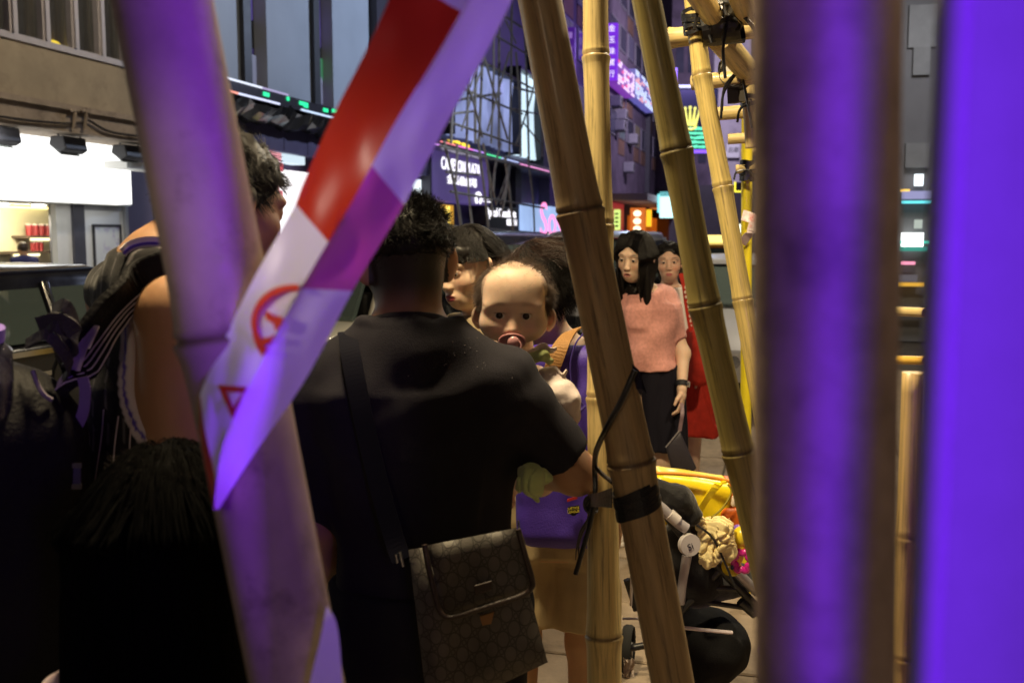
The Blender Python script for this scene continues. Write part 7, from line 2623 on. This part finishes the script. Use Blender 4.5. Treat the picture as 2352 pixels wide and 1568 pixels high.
cap_mesh(SH, 'hair', m_hair_br, [-.06, -.05, -.02, .0, .045, .06], res=.009)
SH.cloth('shirt', lambda Pt: np.maximum(smin(smin(SH.torso(Pt, .03), SH.arm(Pt, 1, .02, 1.0), .03), SH.arm(Pt, -1, .02, 1.0), .03), .80 - Pt[:, 2]), M('navy_shirt', (.05, .05, .14), .8), (-.36, -.28, .78), (.36, .3, 1.55), .014)
legs_cloth(SH, m_dark_short, .09, .02, top=.9)
# ================================================================== satchel on the hip
SG = thing('satchel', 'monogram patterned satchel with dark trimmed flap on the hip of the black shirted man', 'bag', P(1095, 1420, 1.72))
m_mono = M('monogram_canvas', (.2, .17, .13), .62, bump=.25, bs=400, stain=None)
nt = m_mono.node_tree
N2, L2 = nt.nodes, nt.links
tcm = N2.new('ShaderNodeTexCoord')
mpm = N2.new('ShaderNodeMapping')
mpm.inputs['Rotation'].default_value = (0, R(-10), 0)
mpm.inputs['Scale'].default_value = (1 / .034, 0, 1 / .046)
L2.new(tcm.outputs['Object'], mpm.inputs['Vector'])


def cell(off):
    a = N2.new('ShaderNodeVectorMath'); a.operation = 'ADD'; a.inputs[1].default_value = (off, 0, off)
    L2.new(mpm.outputs['Vector'], a.inputs[0])
    f = N2.new('ShaderNodeVectorMath'); f.operation = 'FRACTION'; L2.new(a.outputs[0], f.inputs[0])
    s = N2.new('ShaderNodeVectorMath'); s.operation = 'SUBTRACT'; s.inputs[1].default_value = (.5, 0, .5); L2.new(f.outputs[0], s.inputs[0])
    l = N2.new('ShaderNodeVectorMath'); l.operation = 'LENGTH'; L2.new(s.outputs[0], l.inputs[0])
    return l.outputs['Value']


def mth(op, a, b=None):
    m = N2.new('ShaderNodeMath'); m.operation = op
    for i, x in enumerate((a, b)):
        if x is None:
            continue
        if isinstance(x, (int, float)):
            m.inputs[i].default_value = x
        else:
            L2.new(x, m.inputs[i])
    return m.outputs[0]


def cell2(ox, oz):
    a = N2.new('ShaderNodeVectorMath'); a.operation = 'ADD'; a.inputs[1].default_value = (ox, 0, oz)
    L2.new(mpm.outputs['Vector'], a.inputs[0])
    sc_ = N2.new('ShaderNodeVectorMath'); sc_.operation = 'FRACTION'; L2.new(a.outputs[0], sc_.inputs[0])
    s = N2.new('ShaderNodeVectorMath'); s.operation = 'SUBTRACT'; s.inputs[1].default_value = (.5, 0, .5); L2.new(sc_.outputs[0], s.inputs[0])
    l = N2.new('ShaderNodeVectorMath'); l.operation = 'LENGTH'; L2.new(s.outputs[0], l.inputs[0])
    return l.outputs['Value']


dmin = mth('MINIMUM', cell(0.0), cell(0.5))
line = mth('SUBTRACT', 1.0, mth('MULTIPLY', mth('ABSOLUTE', mth('SUBTRACT', dmin, .325)), 22.0))
r1, r2 = cell2(.5, 0.0), cell2(0.0, .5)
ring = mth('MINIMUM', r1, r2)
line2 = mth('SUBTRACT', 1.0, mth('MULTIPLY', mth('ABSOLUTE', mth('SUBTRACT', ring, .11)), 26.0))
ln = mth('MAXIMUM', mth('MAXIMUM', line, line2), 0.0)
mxm = N2.new('ShaderNodeMix'); mxm.data_type = 'RGBA'
L2.new(ln, mxm.inputs['Factor'])
nzm = N2.new('ShaderNodeTexNoise'); nzm.inputs['Scale'].default_value = 14
L2.new(tcm.outputs['Object'], nzm.inputs['Vector'])
crm = N2.new('ShaderNodeValToRGB')
crm.color_ramp.elements[0].position, crm.color_ramp.elements[0].color = .35, (.065, .058, .048, 1)
crm.color_ramp.elements[1].position, crm.color_ramp.elements[1].color = .7, (.11, .098, .085, 1)
L2.new(nzm.outputs['Fac'], crm.inputs['Fac'])
L2.new(crm.outputs['Color'], mxm.inputs['A'])
mxm.inputs['B'].default_value = (.012, .009, .007, 1)
L2.new(mxm.outputs['Result'], N2['Principled BSDF'].inputs['Base Color'])
m_lea = M('dark_brown_leather', (.030, .018, .014), .45, bump=.4, bs=120)


def pillow(name, corners, Y, depth, mat, par, n=14, bulge=.5, fold=.002):
    """soft bag face: four picture corners (tl, tr, br, bl), bulging towards the viewer, closed at the back"""
    tl, tr, br, bl_ = [P(u, v, Y) for u, v in corners]
    V, F = [], []
    for side in (0, 1):
        for i in range(n + 1):
            for j in range(n + 1):
                a, b = i / n, j / n
                p = (tl * (1 - b) + tr * b) * (1 - a) + (bl_ * (1 - b) + br * b) * a
                e = (1 - (2 * a - 1) ** 6) * (1 - (2 * b - 1) ** 6)
                dd = depth * e * (1 + .25 * math.sin(a * 5 + b * 3)) + fold * math.sin(9 * b + 4 * a) * e
                V.append(p + np.array([0, -dd if side == 0 else depth * e * .8, 0]))
    N_1 = (n + 1) ** 2
    for side in (0, 1):
        for i in range(n):
            for j in range(n):
                q = (i * (n + 1) + j, (i + 1) * (n + 1) + j, (i + 1) * (n + 1) + j + 1, i * (n + 1) + j + 1)
                F.append(tuple(x + side * N_1 for x in (q if side == 0 else q[::-1])))
    rim = [(0, j) for j in range(n)] + [(i, n) for i in range(n)] + [(n, j) for j in range(n, 0, -1)] + [(i, 0) for i in range(n, 0, -1)]
    m_ = len(rim)
    for k_ in range(m_):
        a, b = rim[k_], rim[(k_ + 1) % m_]
        ia, ib = a[0] * (n + 1) + a[1], b[0] * (n + 1) + b[1]
        F.append((ia, ib, ib + N_1, ia + N_1))
    mb = MB()
    mb.add(V, F)
    return mb.build(name, mat, par, smooth=True)


pillow('bag_body', ((938, 1262), (1180, 1222), (1258, 1520), (985, 1650)), 1.735, .028, m_mono, SG)
pillow('flap', ((978, 1252), (1186, 1212), (1222, 1352), (1024, 1412)), 1.705, .010, m_mono, SG, bulge=.2)
mb = MB()
mb.tube(catmull([P(975, 1250, 1.695), P(985, 1305, 1.69), P(1000, 1370, 1.69), P(1012, 1405, 1.69), P(1040, 1417, 1.69), P(1120, 1392, 1.688), P(1195, 1368, 1.69), P(1220, 1350, 1.69), P(1222, 1330, 1.69), P(1208, 1280, 1.69), P(1190, 1215, 1.695)], 6), .0052, 8)
mb.build('flap_trim', m_lea, SG, smooth=True)
mb = MB()
mb.prism([P(1088, 1345, 1.688), P(1130, 1333, 1.688), P(1130, 1355, 1.688), P(1092, 1368, 1.688)], np.array([0, .006, 0]))
mb.build('clasp', m_lea, SG, bevel=.002)
mb = MB()
mb.prism([P(1102, 1415, 1.700), P(1135, 1405, 1.700), P(1128, 1432, 1.700), P(1108, 1436, 1.700)], np.array([0, .004, 0]))
mb.build('tab', M('tan_leather', (.30, .15, .05), .5), SG)
m_steel = M('bright_ring', (.8, .8, .8), .15, metal=1.0)
mb = MB()
mb.tube(catmull([P(1190, 1195, 1.72), P(1194, 1220, 1.71), P(1203, 1240, 1.71), P(1205, 1255, 1.71), P(1198, 1258, 1.71)], 5), .0022, 8)
mb.build('ring_hook', m_steel, SG, smooth=True)
mb = MB()
mb.tube([P(909, 1272, 1.73), P(913, 1292, 1.73)], .0028, 8)
mb.tube([P(918, 1266, 1.725), P(926, 1300, 1.725)], .0030, 8)
mb.build('ring_hook', m_steel, SG, smooth=True)
# strap: over the left shoulder and across the back
mb = MB()
strap = [P(800, 770, 1.86), P(803, 800, 1.815), P(812, 850, 1.79), P(826, 920, 1.775), P(848, 1020, 1.765), P(875, 1130, 1.755), P(905, 1235, 1.745), P(922, 1285, 1.735)]
front_ = [P(800, 800, 2.06), P(796, 775, 1.98), P(798, 762, 1.92)]
ribbon(catmull(front_ + strap, 6), np.array([1, .0, .12]), .036, .003, mb)
mb.build('shoulder_strap', M('slate_webbing', (.006, .006, .011), .8, bump=.2, bs=700, spec=.06), SG)

# green cloth hanging from the arm
GC = thing('burp_cloth', 'crumpled pale green cloth hanging under the arm that holds the baby', 'cloth', P(1225, 1112, 1.92))
gl_ = lambda u, v, Y: np.array(P(u, v, Y)) - np.array(GC.location)
a1, a2, a3, a4 = gl_(1208, 1050, 1.95), gl_(1222, 1098, 1.89), gl_(1262, 1098, 1.89), gl_(1234, 1146, 1.90)


def greenf(Pt):
    d = smin(rc(Pt, a1, a2, .016, .030), rc(Pt, a2, a3, .024, .008), .02)
    d = smin(d, rc(Pt, a2, a4, .026, .008), .015)
    d = smin(d, rc(Pt, a2, gl_(1196, 1120, 1.90), .022, .012), .015)
    f = np.abs(np.sin(Pt[:, 0] * 110 + Pt[:, 2] * 60 + 3 * vn(Pt * 22)))
    return d + .007 * (1 - f) ** 2 - .004 * vn(Pt * 30)


V, F = sdf_mesh(greenf, np.array([-.10, -.10, -.09]), np.array([.10, .13, .09]), .0026)
arr_obj('cloth', V, F, M('pale_green_towel', (.46, .54, .23), .9, bump=.5, bs=300, sheen=.3), GC)

# ================================================================== stroller
ST = thing('stroller', 'black baby stroller with folded hood, pale grey tubes and underseat basket', 'stroller', (P(1620, 1500, 3.2)[0], 3.25, 0))
m_hood = M('black_hood_cloth', (.008, .0075, .0085), .6, bump=.5, bs=120, sheen=.3)
m_tube = M('pale_grey_tube', (.45, .42, .44), .35, metal=.3)
m_blk_tube = M('black_tube', (.02, .02, .022), .35)
sg = lambda u, v, Y: inv(ST)[:3, :3] @ P(u, v, Y) + inv(ST)[:3, 3]


def stsdf(name, f, mat, lo, hi, res=.007, fold=.003, fs=16.0):
    g = lambda Pt: f(Pt) - fold * (vn(Pt * fs) + .6 * vn(Pt * fs * 2.2 + 3))
    V, F = sdf_mesh(g, lo, hi, res)
    return arr_obj(name, V, F, mat, ST)


h0, h1, h2 = sg(1490, 1112, 3.05), sg(1560, 1146, 3.02), sg(1590, 1182, 3.03)
stsdf('folded_hood', lambda Pt: smin(rc(Pt, h0, h1, .026, .038), rc(Pt, h1, h2, .038, .032), .03), m_hood, np.minimum(h0, h2) - .1, np.maximum(h0, h2) + .1, .005, .004, 24)
mb = MB()
mb.tube(catmull([P(1500, 1150, 2.98), P(1535, 1180, 2.98), P(1560, 1202, 2.98), P(1577, 1214, 2.98)], 4), .017, 12)
mb.build('hood_tube', m_tube, ST, smooth=True)
mb = MB()
mb.tube([P(1538, 1180, 2.975), P(1556, 1196, 2.975)], .0185, 12)
mb.build('tube_label', M('paper_label', (.62, .58, .56), .6), ST, smooth=True)
mb = MB()
mb.tube(catmull([P(1690, 1350, 3.0), P(1640, 1240, 3.0), P(1600, 1205, 3.0)], 4), .004, 6)
mb.build('hood_wire', m_blk_tube, ST, smooth=True)
jc = P(1583, 1250, 2.97)
mb = MB()
mb.disc(jc, (.35, -1, .1), .034, .02, 24)
jt = mb.build('joint_cover', M('white_plastic', (.60, .57, .58), .4), ST, smooth=True)
jt.scale = (1, 1, 1)
tl_ = inv(ST)[:3, :3] @ (jc + np.array([.002, -.013, -.004])) + inv(ST)[:3, 3]
text('lettering', 'Si', M('ink', (.02, .02, .03), .6), .030, jt, tuple(tl_), (R(90), R(-20), R(18)), .001)
for a, b, r, mt in (((1578, 1275), (1562, 1385), .016, m_tube), ((1562, 1385), (1545, 1470), .015, m_blk_tube), ((1660, 1300), (1530, 1440), .012, m_blk_tube), ((1640, 1290), (1745, 1400), .014, m_blk_tube), ((1630, 1350), (1700, 1352), .010, m_blk_tube), ((1620, 1382), (1735, 1398), .008, m_blk_tube), ((1700, 1380), (1735, 1410), .016, m_blk_tube), ((1430, 1420), (1475, 1420), .004, m_tube), ((1690, 1310), (1740, 1360), .016, m_tube), ((1440, 1330), (1462, 1400), .012, m_blk_tube)):
    mb = MB()
    mb.bar(P(*a, 3.08), P(*b, 3.08), r, 10)
    mb.build('frame_tube', mt, ST, smooth=True)
# far side frame, front and rear legs down to the wheels
for a, b in ((P(1545, 1470, 3.08), (P(1560, 1600, 3.1)[0] - .02, 3.02, .10)), (P(1735, 1400, 3.1), (1.03, 3.42, .10)), (P(1545, 1470, 3.5), (P(1450, 1600, 3.4)[0], 3.50, .10)), (P(1600, 1300, 3.45), P(1545, 1470, 3.5)), (P(1560, 1240, 3.4), P(1480, 1100, 3.3)), (P(1583, 1250, 3.0), P(1440, 1070, 2.98)), (P(1440, 1070, 2.98), P(1450, 1075, 3.4))):
    mb = MB()
    mb.bar(a, b, .013, 10)
    mb.build('frame_tube', m_blk_tube, ST, smooth=True)
# seat shell and basket
s0_, s1_, s2_ = sg(1570, 1235, 3.15), sg(1600, 1330, 3.15), sg(1690, 1330, 3.22)
stsdf('seat', lambda Pt: np.minimum(smin(rc(Pt, s0_, s1_, .07, .085), rc(Pt, s1_, s2_, .075, .06), .05), 9), m_hood, np.minimum(np.minimum(s0_, s1_), s2_) - .14, np.maximum(np.maximum(s0_, s1_), s2_) + .14, .008)
bk_ = sg(1618, 1478, 3.20)
stsdf('basket', lambda Pt: smin(el(Pt, bk_, (.150, .17, .115)), el(Pt, bk_ + np.array([-.05, 0, -.06]), (.12, .15, .10)), .06), M('basket_cloth', (.010, .010, .011), .8, bump=.4, bs=200), bk_ - .26, bk_ + .26, .008, .004)
mb = MB()
mb.tube(catmull([P(1545, 1438, 2.99), P(1590, 1443, 2.985), P(1640, 1448, 2.985), P(1682, 1452, 2.995)], 4), .0058, 6)
mb.build('reflective_piping', M('reflective_tape', (.65, .58, .62), .3), ST, smooth=True)


def wheel(c, r, ax, spin=0.0):
    mb = MB()
    pr = [(r * .80, -.016), (r * .93, -.019), (r, -.010), (r, .010), (r * .93, .019), (r * .80, .016)]
    ax = np.asarray(ax, float); ax /= np.linalg.norm(ax)
    e1 = np.cross(ax, [0, 0, 1.0]); e1 /= np.linalg.norm(e1)
    e2 = np.cross(ax, e1)
    n = 32
    V = [np.asarray(c) + (e1 * math.cos(a) + e2 * math.sin(a)) * q + ax * h for a in np.linspace(0, 2 * math.pi, n, endpoint=False) for q, h in pr]
    m_ = len(pr)
    mb.add(V, [(i * m_ + j, ((i + 1) % n) * m_ + j, ((i + 1) % n) * m_ + (j + 1) % m_, i * m_ + (j + 1) % m_) for i in range(n) for j in range(m_)])
    o = mb.build('wheel', m_rubber, ST, smooth=True)
    mb = MB()
    mb.disc(c, ax, r * .30, .034, 16)
    for q in range(6):
        a = q * math.pi / 3 + spin
        d = e1 * math.cos(a) + e2 * math.sin(a)
        mb.bar(np.asarray(c) + d * r * .25, np.asarray(c) + d * r * .84, .007, 6)
    mb.build('hub', M('grey_hub', (.12, .115, .12), .5), o)


for c in ((1.03, 3.44, .088), (1.0, 3.52, .088), (P(1560, 1600, 3.1)[0] - .02, 3.0, .088), (P(1450, 1600, 3.4)[0], 3.52, .088)):
    wheel(c, .088, (1, -.25, 0))
mb = MB()
mb.tube([P(1449, 1225, 2.9), P(1452, 1300, 2.9), P(1449, 1390, 2.9)], .0045, 6)
mb.build('white_edge', M('white_plastic', (.60, .57, .58), .4), ST, smooth=True)

# things hanging on the stroller
YB = thing('diaper_bag', 'bright yellow bag with orange side lying on the stroller hood', 'bag', P(1600, 1150, 3.2))
yb = lambda u, v, Y: np.array(P(u, v, Y)) - np.array(YB.location)
m_yel = M('yellow_vinyl', (.88, .68, .012), .35, var=.06, vs=10, bump=.25, bs=60)
m_org = M('orange_vinyl', (.75, .16, .015), .4, bump=.25, bs=60)
c1 = yb(1590, 1146, 3.24)


def ybag(Pt):
    q = Pt - c1
    a = .16
    x = q[:, 0] * math.cos(a) - q[:, 2] * math.sin(-a)
    z = -q[:, 0] * math.sin(a) * -1 * -1 + q[:, 2] * math.cos(a)
    z = q[:, 2] * math.cos(a) + q[:, 0] * math.sin(a)
    x = q[:, 0] * math.cos(a) - q[:, 2] * math.sin(a)
    Q = np.stack([x, q[:, 1], z], 1).astype(np.float32)
    w_ = .006 * np.sin(x * 38 + z * 25) * np.exp(-(z / .06) ** 2)
    return rbox(Q, (0.0, 0, 0), (.155, .085, .085), .035) - w_ - .003 * vn(Pt * 20)


V, F = sdf_mesh(lambda Pt: np.maximum(ybag(Pt), (Pt - c1)[:, 0] - .112), c1 - .22, c1 + .22, .0045)
arr_obj('bag_body', V, F, m_yel, YB)
V, F = sdf_mesh(lambda Pt: np.maximum(ybag(Pt) + .001,   .1125 - (Pt - c1)[:, 0]), c1 - .22, c1 + .22, .0045)
arr_obj('side_panel', V, F, m_org, YB)
cside = yb(1672, 1215, 3.20)
V, F = sdf_mesh(lambda Pt: rbox(Pt, cside, (.038, .06, .085), .025) - .004 * vn(Pt * 22), cside - .16, cside + .16, .0045)
arr_obj('hanging_end', V, F, m_org, YB)
mb = MB()
mb.tube(catmull([P(1490, 1086, 3.14), P(1560, 1088, 3.13), P(1640, 1097, 3.12), P(1688, 1108, 3.12)], 5), .006, 8)
mb.build('zip', M('orange_zip', (.80, .30, .02), .5), YB, smooth=True)
mb = MB()
mb.tube(catmull([P(1688, 1130, 3.10), P(1686, 1150, 3.09), P(1684, 1162, 3.09)], 3), [.003, .006, .009, .009, .009, .009, .006], 8)
mb.build('zip_puller', M('pale_puller', (.70, .60, .50), .35), YB, smooth=True)
mb = MB()
ribbon(catmull([P(1600, 1180, 3.12), P(1640, 1122, 3.10), P(1665, 1105, 3.11)], 5), np.array([1, 0, .4]), .022, .006, mb)
mb.build('handle', m_yel, YB)
mb = MB()
mb.tube(catmull([P(1632, 1190, 3.11), P(1660, 1165, 3.11), P(1680, 1130, 3.115), P(1672, 1112, 3.12)], 5), .0035, 6)
mb.build('piping', M('olive_piping', (.35, .30, .03), .5), YB, smooth=True)

CL = thing('muslin_cloth', 'crumpled cream patterned cloth lying on the stroller seat', 'cloth', P(1645, 1250, 3.05))
cl = lambda u, v, Y: np.array(P(u, v, Y)) - np.array(CL.location)
q1, q2, q3, q4 = cl(1615, 1205, 3.05), cl(1655, 1218, 3.02), cl(1672, 1262, 3.02), cl(1630, 1285, 3.02)


def clf(Pt):
    d = smin(smin(rc(Pt, q1, q2, .020, .035), rc(Pt, q2, q3, .036, .032), .02), rc(Pt, q1, q4, .022, .034), .025)
    f = np.abs(np.sin(Pt[:, 0] * 80 - Pt[:, 2] * 50 + 3.5 * vn(Pt * 16)))
    g = np.abs(np.sin(Pt[:, 0] * 60 + Pt[:, 1] * 90 + Pt[:, 2] * 120 + 4 * vn(Pt * 28)))
    return d + .012 * (1 - f) ** 2 + .008 * (1 - g) ** 3 - .010 * vn(Pt * 24) - .005 * vn(Pt * 60)


V, F = sdf_mesh(clf, np.minimum(np.minimum(q1, q4), q3) - .08, np.maximum(np.maximum(q1, q2), q3) + .08, .0028)
arr_obj('cloth', V, F, M('cream_muslin', (.78, .66, .34), .85, stain=(.60, .36, .10), ss=16), CL)
TY = thing('toy_ring', 'rattle toy of yellow discs with a magenta flower ring on the stroller front', 'toy', P(1700, 1285, 3.05))
mb = MB()
fc = P(1704, 1288, 3.03)
mb.tube([fc + np.array([.024 * math.cos(x) * (1 + .16 * math.cos(6 * x)), -.006 * math.cos(x), .030 * math.sin(x) * (1 + .16 * math.cos(6 * x))]) for x in np.linspace(0, 2 * math.pi, 50)], .0105, 10)
mb.build('flower_ring', M('magenta_plastic', (.62, .02, .30), .25, coat=.5), TY, smooth=True)
m_ty = M('yellow_plastic', (.75, .60, .03), .3, coat=.4)
mb = MB()
mb.disc(P(1680, 1300, 3.05), (.5, -1, .2), .030, .030, 20)
mb.build('disc', m_ty, TY, smooth=True, bevel=.004)
mb = MB()
mb.disc(P(1679, 1302, 3.03), (.5, -1, .2), .008, .012, 12)
mb.build('bolt', m_chrome, TY)
mb = MB()
mb.ball(P(1704, 1232, 3.05), (.030, .03, .034), 16, 12)
mb.tube([P(1704, 1250, 3.05), P(1690, 1295, 3.05)], [.022, .014], 10)
mb.build('knob', m_ty, TY, smooth=True)
mb = MB()
mb.ball(P(1694, 1216, 3.07), .017, 12, 8)
mb.build('bead', M('violet_bead', (.20, .10, .5), .3), TY, smooth=True)
PX = thing('paper_scrap', 'crumpled pale scrap low between the pale upright and the leaning brown bamboo', 'scrap', P(1440, 1530, 2.6))
mb = MB()
V = []
for i in range(6):
    for j in range(6):
        V.append(P(1432 + i * 5, 1512 + j * 8, 2.6) + np.array([0, random.uniform(-.015, .015), random.uniform(-.008, .008)]))
mb.add(V, [(i * 6 + j, i * 6 + j + 1, i * 6 + j + 7, i * 6 + j + 6) for i in range(5) for j in range(5)])
mb.build('paper', M('pale_paper', (.6, .5, .42), .8), PX)
